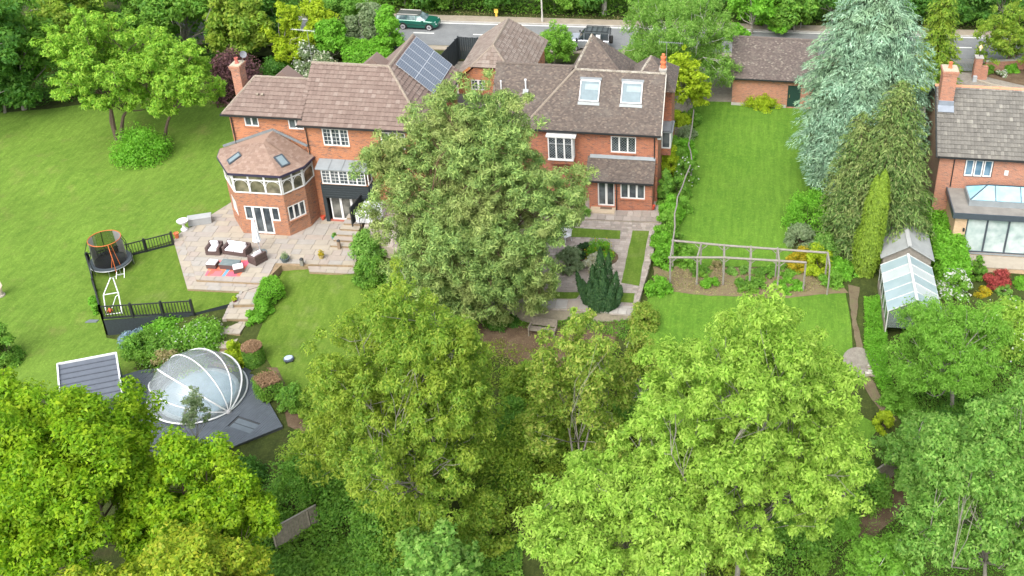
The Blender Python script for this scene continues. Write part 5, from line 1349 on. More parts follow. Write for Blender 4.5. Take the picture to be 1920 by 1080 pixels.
def soft_seat(name, label, cat, pos, w, rz, seats, group):
    t = thing(name, label, cat, pos, group, rz); d = .82
    b = MB(); b.box(-w / 2, -d / 2, .04, w / 2, d / 2, .32); b.build('base', RATTAN, t, local=True)
    for s_ in (-1, 1): m_ = MB(); x_ = s_ * (w / 2 - .09); m_.box(x_ - .09, -d / 2, .32, x_ + .09, d / 2 - .14, .62); m_.build('arm', RATTAN, t, local=True, bevel=.03)
    MB().box(-w / 2, d / 2 - .14, .32, w / 2, d / 2, .74).build('backrest', RATTAN, t, local=True, bevel=.03)
    iw = (w - .4) / seats
    for k in range(seats):
        xc = -w / 2 + .2 + iw * (k + .5); MB().box(xc - iw / 2 + .01, -d / 2 - .01, .325, xc + iw / 2 - .01, d / 2 - .15, .47).build('seat_cushion', CUSH, t, local=True, bevel=.04); c_ = MB(); c_.obox((xc, d / 2 - .26, .66), (iw / 2 - .01, 0, 0), (0, .07, .02), (0, -.06, .22)); c_.build('back_cushion', CUSH, t, local=True, bevel=.04)
    ft = MB(); [ft.box(x_ - .03, y_ - .03, 0, x_ + .03, y_ + .03, .04) for x_ in (-w / 2 + .06, w / 2 - .06) for y_ in (-d / 2 + .06, d / 2 - .06)]; ft.build('foot', BLACK, t, local=True)
    return t


gp = 'brown rattan seats round the patio rug'
soft_seat('armchair', 'brown rattan armchair with white cushions, left of the patio sofa', 'armchair', place(404, 473), .98, .05, 1, gp)
soft_seat('sofa', 'brown rattan two-seat sofa with white cushions on the patio', 'sofa', place(446, 474), 1.78, -.12, 2, gp)
soft_seat('armchair', 'brown rattan armchair seen from behind, below the closed parasol', 'armchair', place(484, 490), .98, -2.05, 1, gp)
q = [Pz(a, b, -1.49) for a, b in ((384, 517), (398, 488), (470, 488), (449, 518))]
m, nt, out = new_mat('rug_pattern'); tc = N(nt, 'ShaderNodeTexCoord'); vv_ = N(nt, 'ShaderNodeTexVoronoi', Scale=1.6); vv_.distance = 'CHEBYCHEV'; nt.links.new(tc.outputs['Object'], vv_.inputs['Vector'])
sep = N(nt, 'ShaderNodeSeparateColor'); nt.links.new(vv_.outputs['Color'], sep.inputs[0]); cc = ramp(nt, sep.outputs[0], [(0, (.62, .10, .08)), (.3, (.70, .16, .08)), (.5, (.62, .13, .22)), (.75, (.72, .24, .12)), (.9, (.55, .10, .16))])
sx = N(nt, 'ShaderNodeSeparateXYZ'); nt.links.new(tc.outputs['Object'], sx.inputs[0]); st = ramp(nt, sx.outputs[0], [(.04, (0, 0, 0)), (.05, (1, 1, 1)), (.28, (1, 1, 1)), (.3, (0, 0, 0))]); cc = mixc(nt, st, cc, (.12, .28, .40)); finish(nt, out, cc, .95)
rc_ = sum(q) / 4; grown('rug', 'bright red and pink patterned rug with a blue band on the patio', 'rug', MB().slab(q, .012), m, (rc_[0], rc_[1], -1.5))
tpz = place(433, 501); TB = thing('coffee_table', 'low dark glass-topped rattan table on the red rug', 'coffee table', (*tpz[:2], -1.485), None, -.03); MB().box(-.62, -.34, .02, .62, .34, .36).build('base', RATTAN, TB, local=True); MB().box(-.64, -.36, .362, .64, .36, .385).build('glass_top', glassdark('table_glass', (.10, .13, .13), .08, (.16, .20, .19)), TB, local=True)
for (x, y, rz, lb) in ((400, 500, .0, 'white cushioned rattan footstool left of the dark coffee table'), (448, 508, .5, 'white cushioned rattan footstool turned askew right of the coffee table')):
    p = place(x, y); t = thing('footstool', lb, 'footstool', (*p[:2], -1.485), 'rattan footstools', rz); MB().box(-.33, -.3, .02, .33, .3, .3).build('base', RATTAN, t, local=True); MB().box(-.32, -.29, .302, .32, .29, .42).build('cushion', CUSH, t, local=True, bevel=.03)
p = place(489, 474); PS = thing('parasol', 'closed white parasol with round dark base standing on the patio', 'parasol', p); MB().lathe([(.42, 0), (.42, .05), (.36, .08), (.06, .09), (.05, .3)], tuple(p), 20).build('base', plain('base_grey', (.14, .17, .18), .6), PS)
MB().tube([p, p + [-.15, .1, 2.6]], .028, 8).build('pole', plain('pole_grey', (.3, .31, .33), .4), PS); top = p + np.array([-.15, .1, 2.6]); cm = MB(); n = 16
prof = [(.02, .1), (.07, .0), (.12, -.35), (.17, -.9), (.21, -1.5), (.24, -1.7), (.15, -1.72)]
cm.add([(top[0] + r * (1 + (.18 if k % 2 else -.18)) * math.cos(2 * math.pi * k / n), top[1] + r * (1 + (.18 if k % 2 else -.18)) * math.sin(2 * math.pi * k / n), top[2] + z) for r, z in prof for k in range(n)], [(i * n + (k + 1) % n, i * n + k, (i + 1) * n + k, (i + 1) * n + (k + 1) % n) for i in range(len(prof) - 1) for k in range(n)]); cm.build('canopy', plain('parasol_cloth', (.74, .77, .82), .9, var=.04), PS)
MB().tube([(top[0] + .15 * math.cos(t), top[1] + .15 * math.sin(t), top[2] - .95) for t in np.linspace(0, 6.28, 13)], .02, 5).build('strap', TRIMW, PS)
p = place(376, 418); BXo = thing('storage_box', 'long grey storage box at the edge of the patio', 'storage box', p, None, .42); MB().box(-.78, -.3, 0, .78, .3, .5).build('body', plain('box_grey', (.28, .29, .29), .6), BXo, local=True, bevel=.02); MB().box(-.81, -.33, .502, .81, .33, .58).build('lid', plain('box_lid', (.33, .34, .34), .6), BXo, local=True, bevel=.02)
p = place(346, 431); UR = thing('urn', 'white stone bird bath on the corner of the patio', 'bird bath', p); MB().lathe([(.24, 0), (.24, .1), (.17, .14), (.1, .3), (.09, .5), (.14, .56)], tuple(p), 16).build('pedestal', TRIMW, UR, smooth=False); MB().lathe([(.14, .56), (.3, .62), (.38, .74), (.4, .8), (.34, .8), (.26, .7), (.02, .66)], tuple(p), 18).build('bowl', TRIMW, UR)


def potp(name, label, pos, r, h, mat, plant=None, seed=1, group=None, R=.25, H=.4):
    t = thing(name, label, 'flower pot', pos, group); MB().lathe([(r * .7, 0), (r, h * .9), (r * 1.1, h * .9), (r * 1.1, h), (r * .92, h), (r * .9, h * .85), (.01, h * .85)], tuple(pos), 14).build('pot', mat, t)
    if plant:
        rg = np.random.default_rng(seed); n = 240; d = rdir(rg, n); d[:, 2] = abs(d[:, 2]); C = np.array(pos) + [0, 0, h] + d * np.array([R, R, H]) * rg.uniform(.3, 1, (n, 1)); leafobj('plant', leaves(C, unit(d + [0, 0, .5]), unit(d + rg.normal(size=(n, 3)) * .4), .13, .05, rg), plant, t)
    return t


# ------------------------------------------------------------------ pergola of grey poles
PG = thing('pergola', 'weathered grey timber pergola of posts and rails across the garden', 'pergola', G(1256, 533))
zg = tz(*PG.location[:2]); zr_ = zg + 2.15
nl_ = [(1256, 534), (1306, 533), (1355.5, 533.5), (1405, 535), (1457, 541), (1506, 543)]; N3p = [Pz(a, b, zg) for a, b in nl_]
fl_ = [(1262, 451), (1315, 458), (1358, 460), (1408, 463), (1458, 466), (1552, 474)]; F3p = [Pz(a, b, zr_) for a, b in fl_]
yn = np.mean([p[1] for p in N3p]); Y2_ = np.mean([p[1] for p in F3p])


def pole(pts, r, nm, par, m=GREYW): return MB().tube([np.array(p) + np.array([random.uniform(-.02, .02) for _ in range(3)]) * (0 < i < len(pts) - 1) for i, p in enumerate(pts)], r, 6).build(nm, m, par)


for k, p in enumerate(N3p):
    a = np.array([p[0], p[1], tz(p[0], p[1]) - .2]); b_ = np.array([Pz(1256 + 50 * k, 479 + 3.9 * k, zr_)[0], p[1], zr_ + .03]) if 0 < k < 5 else np.array([p[0], p[1], zr_ + .03])
    b_[0] = p[0]; pole([a, (a + b_) / 2, b_], .07, 'post', PG)
    if k < 5:
        for s_ in (-1, 1):
            if 0 < k or s_ > 0: pole([b_ + [0, 0, -.45], b_ + [s_ * .4, 0, -.05]], .03, 'brace', PG)
for k, p in enumerate(F3p):
    a = np.array([p[0], p[1], tz(p[0], p[1]) - .2]); pole([a, np.array([p[0], p[1], zr_ * .5]), np.array(p) + [0, 0, .03]], .065, 'post', PG)
    if k < 5: pole([np.array(p) + [0, 0, .06], np.array([N3p[k][0], N3p[k][1], zr_ + .06])], .06, 'crossbar', PG)
    if 0 < k < 5:
        for s_ in (-1, 1): pole([np.array(p) + [0, 0, -.45], np.array(p) + [s_ * .4, 0, -.05]], .03, 'brace', PG)
pole([np.array([N3p[0][0] - .15, N3p[0][1], zr_]), np.array([N3p[2][0], N3p[2][1], zr_]), np.array([N3p[5][0], N3p[5][1], zr_])], .075, 'rail', PG); pole([F3p[0] + [-.1, 0, 0], F3p[2], F3p[5]], .075, 'rail', PG)
e_ = Pz(1550, 553, tz(*Pz(1550, 553, -.4)[:2])); pole([e_ + [0, 0, -.2], e_ + [0.03, 0, 1], np.array([e_[0], e_[1], zr_])], .055, 'post', PG); pole([np.array([e_[0], e_[1], zr_ + .04]), F3p[5] + [0, 0, .04]], .06, 'crossbar', PG)
RP = thing('rustic_rail', 'crooked rustic pole rail along the left edge of the right lawn', 'rail fence', G(1280, 400)); rp = [Pz(a, b, 1.75) for a, b in ((1262, 451), (1265, 400), (1270, 370))] + [Pz(a, b, 1.5) for a, b in ((1286, 330), (1297, 300), (1291, 272), (1301, 205))]
for k in range(len(rp) - 1): pole([rp[k], (rp[k] + rp[k + 1]) / 2 + [.06, 0, .03], rp[k + 1]], .05, 'pole', RP)
for k in (1, 3, 4, 6): p = rp[k]; pole([np.array([p[0], p[1], -.3]), p], .05, 'post', RP)
# low board fence by the right house
BF = thing('board_fence', 'low weathered board fence in the side border by the right lawn', 'fence', G(1276, 262)); p = np.array(BF.location)
for k in range(9): MB().box(p[0] - .5 + .16 * k, p[1] - .02 + .03 * (k % 2), p[2] - .1, p[0] - .36 + .16 * k, p[1] + .02 + .03 * (k % 2), p[2] + 1.1 + random.uniform(-.03, .03)).build('board', OLDW, BF)

# ------------------------------------------------------------------ greenhouse and shed
gb_ = -.55; gw = 3.25; gx0 = Pz(1652, 497, 1.15)[0]; gyb = Pz(1652, 497, 1.15)[1]; gl_ = 5.0
GHs = thing('greenhouse', 'greenhouse with pale blue grey and white roof panes and weathered timber frame', 'greenhouse', (gx0 + gw / 2, gyb - gl_ / 2, gb_))
ez_, rzg = 1.15, 2.1; xr = gx0 + gw / 2; gc1 = glassdark('green_glass', (.24, .32, .335), .3, (.28, .36, .375)); gc2 = glassdark('white_pane', (.36, .41, .41), .4, (.40, .44, .44)); GSD = clearglass('side_glass', (.8, .9, .88), .25, .06, (.5, .58, .55))  # a few roof panes are white, the others blue grey
nb_ = 5
for k in range(nb_):
    ya_, yb_ = gyb - gl_ * k / nb_, gyb - gl_ * (k + 1) / nb_
    for s_, xe in ((-1, gx0 - .05), (1, gx0 + gw + .05)):
        MB().slab([(xe, ya_ - .02, ez_), (xe, yb_ + .02, ez_), (xr, yb_ + .02, rzg), (xr, ya_ - .02, rzg)], .015).build('roof_pane', gc2 if (k == 1 or (k == 3 and s_ > 0)) else gc1, GHs); xs = gx0 if s_ < 0 else gx0 + gw
        MB().box(xs - .01, yb_ + .03, gb_ + .5, xs + .01, ya_ - .03, ez_ - .05).build('side_pane', GSD, GHs)
for yy in (gyb, gyb - gl_):
    g_ = MB(); g_.slab([(gx0 + .05, yy, gb_ + .5), (gx0 + gw - .05, yy, gb_ + .5), (gx0 + gw - .05, yy, ez_), (xr, yy, rzg - .05), (gx0 + .05, yy, ez_)], .012); g_.build('gable_pane', GSD, GHs)
ff = MB()
for k in range(nb_ + 1):
    yy = gyb - gl_ * k / nb_
    for xe in (gx0, gx0 + gw): ff.beam((xe, yy, gb_), (xe, yy, ez_), .06, .06); ff.beam((xe + (-.05 if xe == gx0 else .05), yy, ez_ + .012), (xr, yy, rzg + .012), .045, .04)
ff.beam((xr, gyb + .05, rzg + .03), (xr, gyb - gl_ - .05, rzg + .03), .16, .05)
for xe in (gx0, gx0 + gw): ff.beam((xe, gyb, ez_ - .02), (xe, gyb - gl_, ez_ - .02), .07, .07)
ff.build('frame', plain('pale_frame', (.52, .53, .50), .7, var=.15), GHs); bw_ = MB()
for xe in (gx0, gx0 + gw): bw_.box(xe - .05, gyb - gl_, gb_ - .2, xe + .05, gyb, gb_ + .5)
bw_.build('base_boarding', OLDW, GHs)
st_ = MB(); st_.box(gx0 + .25, gyb - gl_ + .3, gb_ + .65, gx0 + 1.0, gyb - .3, gb_ + .7); st_.box(gx0 + gw - 1.0, gyb - gl_ + .3, gb_ + .65, gx0 + gw - .25, gyb - .3, gb_ + .7); st_.build('bench', OLDW, GHs)
sw = 3.1; sy0 = gyb + .55; sd_ = 2.7; sx0 = gx0 + .18; sx1 = sx0 + sw; sxm = (sx0 + sx1) / 2; sg = -.5; se, sr = 1.55, 2.45
SD = thing('garden_shed', 'weathered timber garden shed with grey felt roof behind the greenhouse', 'shed', (sxm, sy0 + sd_ / 2, sg))
nbd = 15
for k in range(nbd):
    za, zb2 = sg + (se - sg) * k / nbd, sg + (se - sg) * (k + 1) / nbd; MB().obox((sxm, sy0, (za + zb2) / 2), (sw / 2, 0, 0), (0, .012, .004), (0, -.006, (zb2 - za) / 2 + .006)).build('board', GREYW, SD)
for k in range(6):
    za = se + (sr - se) * k / 6; h_ = (sr - se) / 6; wk = sw / 2 * (1 - (k + .6) / 6); MB().obox((sxm, sy0 + .01, za + h_ / 2), (wk, 0, 0), (0, .012, .004), (0, -.006, h_ / 2 + .004)).build('board', GREYW, SD)
bs = MB(); bs.box(sx0, sy0 + .03, sg, sx0 + .05, sy0 + sd_, se); bs.box(sx1 - .05, sy0 + .03, sg, sx1, sy0 + sd_, se); bs.box(sx0 + .05, sy0 + sd_ - .05, sg, sx1 - .05, sy0 + sd_, se); bs.build('side_wall', OLDW, SD)
for s_ in (-1, 1): MB().slab([(sxm + s_ * (sw / 2 + .2), sy0 - .2, se - .1), (sxm + s_ * (sw / 2 + .2), sy0 + sd_ + .2, se - .1), (sxm, sy0 + sd_ + .2, sr + .06), (sxm, sy0 - .2, sr + .06)], .04).build('roof', plain('grey_felt', (.27, .285, .28), .9, var=.15, scale=1.5), SD)
MB().beam((sxm, sy0 - .2, sr + .08), (sxm, sy0 + sd_ + .2, sr + .08), .28, .03).build('ridge_felt', plain('grey_felt2', (.33, .34, .33), .9, var=.1), SD)
window(SD, (sxm - .55, sy0 - .03), (sxm + .35, sy0 - .03), 0, .8, .75, 1.35, 3, dep=0, fr=.04, mat=OLDW)
# ------------------------------------------------------------------ bench, chair, box, small things
bp = G(1018, 628); BN = thing('bench', 'weathered slatted wooden garden bench on the bank below the terrace', 'bench', bp, None, -.10)
for k in range(4): MB().box(-.85, -.02 + .125 * k - .25, .43, .85, -.02 + .125 * k - .14, .46).build('seat_slat', OLDW, BN, local=True)
for k in range(5): MB().obox((0, .30 + .02 * k, .55 + .1 * k), (.85, 0, 0), (0, .012, 0), (0, .012, .04)).build('back_slat', OLDW, BN, local=True)
for s_ in (-1, 1):
    for y_, h_ in ((-.27, .64), (.27, .46)): MB().box(s_ * .82 - .035, y_ - .035, 0, s_ * .82 + .035, y_ + .035, h_).build('leg', OLDW, BN, local=True)
    MB().obox((s_ * .82, .33, .72), (.035, 0, 0), (0, .03, 0), (0, .05, .28)).build('back_post', OLDW, BN, local=True); MB().box(s_ * .82 - .045, -.33, .64, s_ * .82 + .045, .3, .68).build('arm', OLDW, BN, local=True)
for (x, y, rz, lb) in ((1062, 451, -.8, 'white plastic garden chair nearest the round flower bed'), (1056, 440, 2.3, 'white plastic garden chair half hidden under the pine')):
    p = Pz(x, y, -.05); t = thing('garden_chair', lb, 'chair', p, 'white garden chairs', rz); MB().box(-.26, -.25, .41, .26, .25, .45).build('seat', METW, t, local=True)
    for a in (-1, 1):
        for b in (-1, 1): MB().tube([(a * .25, b * .25, 0), (a * .22, b * .22, .42)], .022, 5).build('leg', METW, t, local=True)
        MB().tube([(a * .26, -.24, .42), (a * .28, -.2, .65), (a * .26, .25, .66)], .02, 5).build('arm', METW, t, local=True)
    for k in range(5): MB().obox((-.2 + .1 * k, .29, .66), (.035, 0, 0), (0, .01, 0), (0, .05, .23)).build('back_slat', METW, t, local=True)
    MB().obox((0, .34, .9), (.26, 0, 0), (0, .015, 0), (0, .005, .03)).build('top_rail', METW, t, local=True)
p = G(542, 676); RB = thing('pool_box', 'small dark grey robot lawn mower with pale blue lid on the sloping lawn', 'robot mower', p, None, .5); MB().prism([(.33 * math.cos(t) , .28 * math.sin(t)) for t in np.linspace(.39, 6.67, 8, False)], .05, .22).build('body', plain('robot_dark', (.07, .09, .13), .5), RB, local=True, bevel=.03); MB().prism([(.27 * math.cos(t), .23 * math.sin(t)) for t in np.linspace(.39, 6.67, 8, False)], .222, .27).build('lid', plain('robot_lid', (.38, .45, .58), .4), RB, local=True, bevel=.02)
for s_ in (-1, 1): MB().tube([(.2 * s_ - .03, -.2, .09), (.2 * s_ + .03, -.2, .09)], .09, 10).build('wheel', BLACK, RB, local=True)
RB.name = 'robot_mower'
# pale stone figure at the left edge
p = G(2, 555); SGf = thing('garden_statue', 'pale stone figure standing on the lawn at the left edge of the picture', 'statue', p); q = np.array(p)
MB().lathe([(.28, 0), (.28, .12), (.2, .16), (.18, .35)], tuple(q), 12).build('plinth', STONEP[0], SGf); bm_ = MB(); bm_.lathe([(.16, .35), (.2, .55), (.17, .85), (.22, 1.15), (.2, 1.3), (.08, 1.38), (.07, 1.44), (.12, 1.5), (.13, 1.62), (.08, 1.7), (.02, 1.72)], tuple(q), 14); bm_.tube([q + [.2, 0, 1.25], q + [.38, -.1, .95], q + [.32, -.28, .75]], [.07, .06, .05], 7); bm_.tube([q + [-.2, 0, 1.25], q + [-.32, -.1, .95], q + [-.2, -.25, .8]], [.07, .06, .05], 7); bm_.build('figure', plain('pale_stone', (.55, .45, .36), .9, var=.15), SGf)
# grey mats and bits on the left lawn
p = G(172, 604); grown('drain_cover', 'dark grey stone slab lying in the grass by the retaining boards', 'slab', MB().prism([(p[0] - .35, p[1] - .15), (p[0] + .35, p[1] - .05), (p[0] + .4, p[1] + .2), (p[0] - .2, p[1] + .15)], p[2] + .02, p[2] + .09), plain('slate', (.13, .15, .17), .7), p)
# barbecue under a silver cover on the terrace
p = Pz(702, 405, -.05); BQ = thing('barbecue', 'barbecue under a pale grey cover on the terrace, half hidden by the pine', 'barbecue', p); cvr = plain('silver_cover', (.50, .52, .55), .35, .3, var=.15, scale=6)
cv = MB(); cv.add([(p[0] + a * .75, p[1] + b * .35, p[2] + .02) for a, b in ((-1, -1), (1, -1), (1, 1), (-1, 1))] + [(p[0] + a * .7, p[1] + b * .3, p[2] + .95 + c) for a, b, c in ((-1, -1, 0), (1, -1, .02), (1, 1, .12), (-1, 1, .08))] + [(p[0] - .35, p[1] + .05, p[2] + 1.2), (p[0] + .4, p[1] + .05, p[2] + 1.18)], [(0, 1, 5, 4), (1, 2, 6, 5), (2, 3, 7, 6), (3, 0, 4, 7), (4, 5, 9, 8), (5, 6, 9), (6, 7, 8, 9), (7, 4, 8)]); cv.build('cover', cvr, BQ)
p2_ = Pz(686, 415, -.05); cb_ = MB(); cb_.box(p2_[0] - .6, p2_[1] - .25, p2_[2], p2_[0] + .6, p2_[1] + .25, p2_[2] + .75); grown('side_table', 'white outdoor side table beside the covered barbecue', 'table', cb_, TRIMW, p2_, bevel=.02)
p = place(649, 411); grown('teal_mat', 'teal doormat before the folding doors', 'doormat', MB().box(p[0] - .35, p[1] - .25, -1.5, p[0] + .35, p[1] + .25, -1.485), plain('teal', (.12, .34, .34), .9), p)
# ------------------------------------------------------------------ fences at the back and the bottom
def board_fence(name, label, pts, h, mat, zf=None, bw=.14, group=None, cap=None, th=.03, postm=None, bz=0):
    A = [np.array(p, float) for p in pts]; t = thing(name, label, 'fence', (A[0][0], A[0][1], tz(*A[0][:2]) if zf is None else zf), group)
    for k in range(len(A) - 1):
        a, b = A[k], A[k + 1]; L = np.linalg.norm((b - a)[:2]); n = max(1, int(L / bw))
        ang_ = math.atan2((b - a)[1], (b - a)[0]); key = f'{name}_board_{mat.name}_{h}'; bm = bpy.data.meshes.get(key) or MB().box(-L / n / 2 + .004, -th / 2, bz, L / n / 2 - .004, th / 2, h).mesh(key, mat)
        for i in range(n):
            f = (i + .5) / n; c = a + (b - a) * f; z = tz(c[0], c[1]) if zf is None else zf; piece('board', bm, t, (c[0], c[1], z + random.uniform(-.015, .015)), (0, 0, ang_ + (.06 if i % 2 else -.06)))
        for i in range(int(L / 1.85) + 1):
            f = min(1, i * 1.85 / L); c = a + (b - a) * f; z = tz(c[0], c[1]) if zf is None else zf; MB().box(c[0] - .05, c[1] - .05, z - .1, c[0] + .05, c[1] + .05, z + h + .06).build('post', postm or mat, t)
        m_ = [a + (b - a) * f for f in np.linspace(0, 1, max(2, int(L / 1.8)))]
        if cap:
            for i in range(len(m_) - 1): z0_, z1_ = [(tz(*q_[:2]) if zf is None else zf) + h + .03 for q_ in (m_[i], m_[i + 1])]; MB().beam((m_[i][0], m_[i][1], z0_), (m_[i + 1][0], m_[i + 1][1], z1_), .09, .04).build('capping', cap, t)
    return t


g2 = lambda x, y, z: tuple(Pz(x, y, z)[:2])
board_fence('board_fence', 'tall black stained board fence enclosing the corner behind the garage', [g2(738, 148, 0), g2(738, 122, 0), g2(770, 130, 0)], 2.0, BLKW, 0)
board_fence('board_fence', 'black stained board fence in a corner between the solar roof and the garage', [g2(815, 165, 0), g2(862, 112, 0), g2(925, 116, 0)], 2.3, BLKW, 0, bw=.2)
board_fence('board_fence', 'grey close boarded fence with pale capping beside the bottom path', [G(1545, 1000), G(1590, 945), G(1636, 920), G(1685, 885)], 1.5, OLDW, None, cap=GREYW)
board_fence('board_fence', 'old leaning panel fence almost hidden in ivy at the bottom', [G(520, 1030), G(600, 985)], 1.5, OLDW, None, cap=GREYW)
# sleeper edging and log pile near the round gravel patch
for k in range(16):
    p = G(1640 + random.uniform(-8, 14), 668 + k * 2.6); a = random.uniform(-.5, .5); lg = MB().tube([p + [-.35 * math.cos(a), -.35 * math.sin(a), .08], p + [.35 * math.cos(a), .35 * math.sin(a), .08]], random.uniform(.06, .1), 7); grown('log', 'cut log in the loose pile of logs beside the round gravel patch', 'log', lg, MATS['bark_pale'] if k % 3 else OLDW, p, 'logs beside the round gravel patch')
# ------------------------------------------------------------------ street lamp, marker post, aerials, dishes
p = Pz(1017, 41, .15); LP = thing('lamp_post', 'grey street lamp post on the far pavement, behind the hipped roof', 'lamp post', p); MB().tube([p, p + [0, 0, 1.2], p + [0, 0, 8]], [.12, .085, .06], 10).build('pole', plain('lamp_grey', (.42, .40, .36), .6), LP); MB().tube([p + [0, 0, 8], p + [0, -.6, 8.3], p + [0, -1.2, 8.35]], .04, 8).build('arm', STEEL, LP); MB().box(p[0] - .15, p[1] - 1.8, 8.37, p[0] + .15, p[1] - 1.15, 8.5).build('lantern', STEEL, LP)
p = Pz(586, 25, 0); LP2 = thing('lamp_post', 'slim white pole rising among the yellow green trees by the road', 'pole', p); MB().tube([p, p + [0, 0, 7.0]], [.08, .05], 8).build('pole', TRIMW, LP2)
p = Pz(931, 31, .1); HY = thing('marker_post', 'small yellow hydrant marker post on the far verge', 'marker post', p); MB().box(p[0] - .1, p[1] - .07, p[2], p[0] + .1, p[1] + .07, p[2] + .75).build('post', plain('yellow_mark', (.70, .45, .06), .6), HY); MB().box(p[0] - .2, p[1] - .09, p[2] + .4, p[0] + .2, p[1] - .072, p[2] + .85).build('plate', plain('yellow_mark2', (.75, .50, .08), .6), HY)


def aerial(label, foot, h, L, rz, tilt=0.):
    f = np.array(foot, float); t = thing('tv_aerial', label, 'aerial', foot, 'television aerials'); MB().tube([f, f + [0, 0, h]], .022, 6).build('mast', STEEL, t); d = np.array([math.cos(rz), math.sin(rz), tilt]); s = np.array([-math.sin(rz), math.cos(rz), 0]); c = f + [0, 0, h - .03]
    bm = MB(); bm.tube([c - d * L * .75, c + d * L * .35], .014, 5); [bm.tube([c + d * (-.75 + 1.1 * k / 11) * L - s * .2, c + d * (-.75 + 1.1 * k / 11) * L + s * .2], .008, 4) for k in range(12)]; bm.tube([c + d * .35 * L + [0, 0, -.22], c + d * .35 * L + [0, 0, .22]], .012, 4); bm.build('antenna', STEEL, t)


aerial('tall television aerial at the left end of the brown ridge', (-30.62, 67.85, 9.0), 2.5, 1.55, -.1); aerial('television aerial on the old chimney beside the orange pots', (-5.5, 69.9, 9.0), 2.1, 1.5, 3.1)
p = np.array((-35.6, 67.5, 8.85)); DS = thing('satellite_dish', 'small grey satellite dish fixed beside the red chimney pot', 'satellite dish', p); MB().tube([p, p + [.15, -.05, .7]], .02, 6).build('mast', STEEL, DS); dm = MB(); n = 14; c = p + [.22, -.1, .75]; dn = unit(np.array([.7, -.6, .35])); a_ = unit(np.cross(dn, [0, 0, 1.])); b_ = np.cross(a_, dn)
dm.add([c + dn * .1 * (r / .3) ** 2 + (a_ * math.cos(2 * math.pi * k / n) + b_ * math.sin(2 * math.pi * k / n)) * r for r in (.02, .13, .25) for k in range(n)], [(i * n + k, i * n + (k + 1) % n, (i + 1) * n + (k + 1) % n, (i + 1) * n + k) for i in range(2) for k in range(n)]); dm.build('dish', plain('dish_grey', (.20, .21, .23), .6), DS); MB().tube([c, c + dn * .35], .012, 5).build('feed_arm', STEEL, DS)
# ------------------------------------------------------------------ gateway at the top right
p = Pz(1829, 147, 0); PI = thing('gate_pier', 'brick gate pier with stepped side wall and copper lantern on top', 'gate pier', p); MB().box(p[0] - .32, p[1] - .32, -.1, p[0] + .32, p[1] + .32, 2.1).build('pier', BRKO, PI); MB().box(p[0] - .38, p[1] - .38, 2.1, p[0] + .38, p[1] + .38, 2.2).build('cap', CONC, PI); MB().box(p[0] + .32, p[1] - .25, -.1, p[0] + .95, p[1] + .25, 1.25).build('side_wall', BRKO, PI)
LN = thing('gate_lantern', 'copper topped lantern standing on the brick gate pier', 'lantern', p + [0, 0, 2.2]); q = p + [0, 0, 2.2]; MB().tube([q, q + [0, 0, .55]], .03, 6).build('stem', BLACK, LN); MB().lathe([(.08, .55), (.14, .85), (.02, .86)], tuple(q), 6).build('glass', glassdark('lamp_glass', (.3, .3, .25), .1), LN); MB().lathe([(.22, .86), (.2, .9), (.05, 1.1), (.03, 1.2)], tuple(q), 8).build('hood', plain('copper', (.62, .42, .22), .4, .5), LN)
a_, b_ = Pz(1780, 132, 0), Pz(1822, 136, 0); GTE = thing('driveway_gate', 'grey slatted driveway gate standing closed beside the brick pier', 'gate', a_)
for k in range(16): f = (k + .5) / 16; c = a_ + (b_ - a_) * f; MB().box(c[0] - .045, c[1] - .015, .1, c[0] + .045, c[1] + .015, 1.35).build('slat', GREYT, GTE)
for z in (.3, 1.15): MB().beam((a_[0], a_[1] + .03, z), (b_[0], b_[1] + .03, z), .04, .1).build('rail', GREYT, GTE)
RWs, RWe = Pz(1845, 134, 0), Pz(2000, 126, 0); RW = thing('boundary_wall', 'low red brick boundary wall along the road at the top right', 'wall', RWs); wm = MB(); wm.beam((*RWs[:2], .45), (*RWe[:2], .45), .25, 1.1); wm.build('wall', BRKO, RW)
for k in range(14): f0, f1 = k / 14, (k + .98) / 14; c0_, c1_ = RWs + (RWe - RWs) * f0, RWs + (RWe - RWs) * f1; MB().beam((*c0_[:2], 1.04), (*c1_[:2], 1.04), .32, .08).build('coping_stone', CONC, RW)
ke = [Pz(a, b, .02) for a, b in ((1832, 152), (1860, 160), (1890, 166), (1925, 172))]
KB = thing('bed_edging', 'curved stone edging of the border behind the grey tiled roof', 'edging', ke[0])
for k in range(3):
    for j in range(3): a_, b_ = ke[k] + (ke[k + 1] - ke[k]) * j / 3, ke[k] + (ke[k + 1] - ke[k]) * (j + .95) / 3; MB().beam(a_ + [0, 0, .05], b_ + [0, 0, .05], .18, .2).build('edging_stone', STONEP[3], KB)
wb = Pz(1826, 150, 0); grown('letter_box', 'small grey box at the foot of the brick gate pier', 'box', MB().box(wb[0] - .2, wb[1] - .5, 0, wb[0] + .15, wb[1] - .2, .55), plain('grey_box', (.36, .38, .39), .5), wb)
sp = Pz(1501, 55, 0); SGN = thing('traffic_sign', 'round blue road sign on a grey post beyond the outbuilding', 'road sign', sp); MB().tube([sp, sp + [0, 0, 2.3]], .04, 6).build('post', STEEL, SGN); n = 18; MB().add([tuple(sp + [.32 * math.cos(2 * math.pi * k / n), -.05 - .02 * j, 2.0 + .32 * math.sin(2 * math.pi * k / n)]) for j in (0, 1) for k in range(n)], [tuple(range(n, 2 * n)), tuple(range(n))[::-1]] + [(k, (k + 1) % n, n + (k + 1) % n, n + k) for k in range(n)]).build('disc', plain('sign_blue', (.10, .16, .42), .4), SGN)


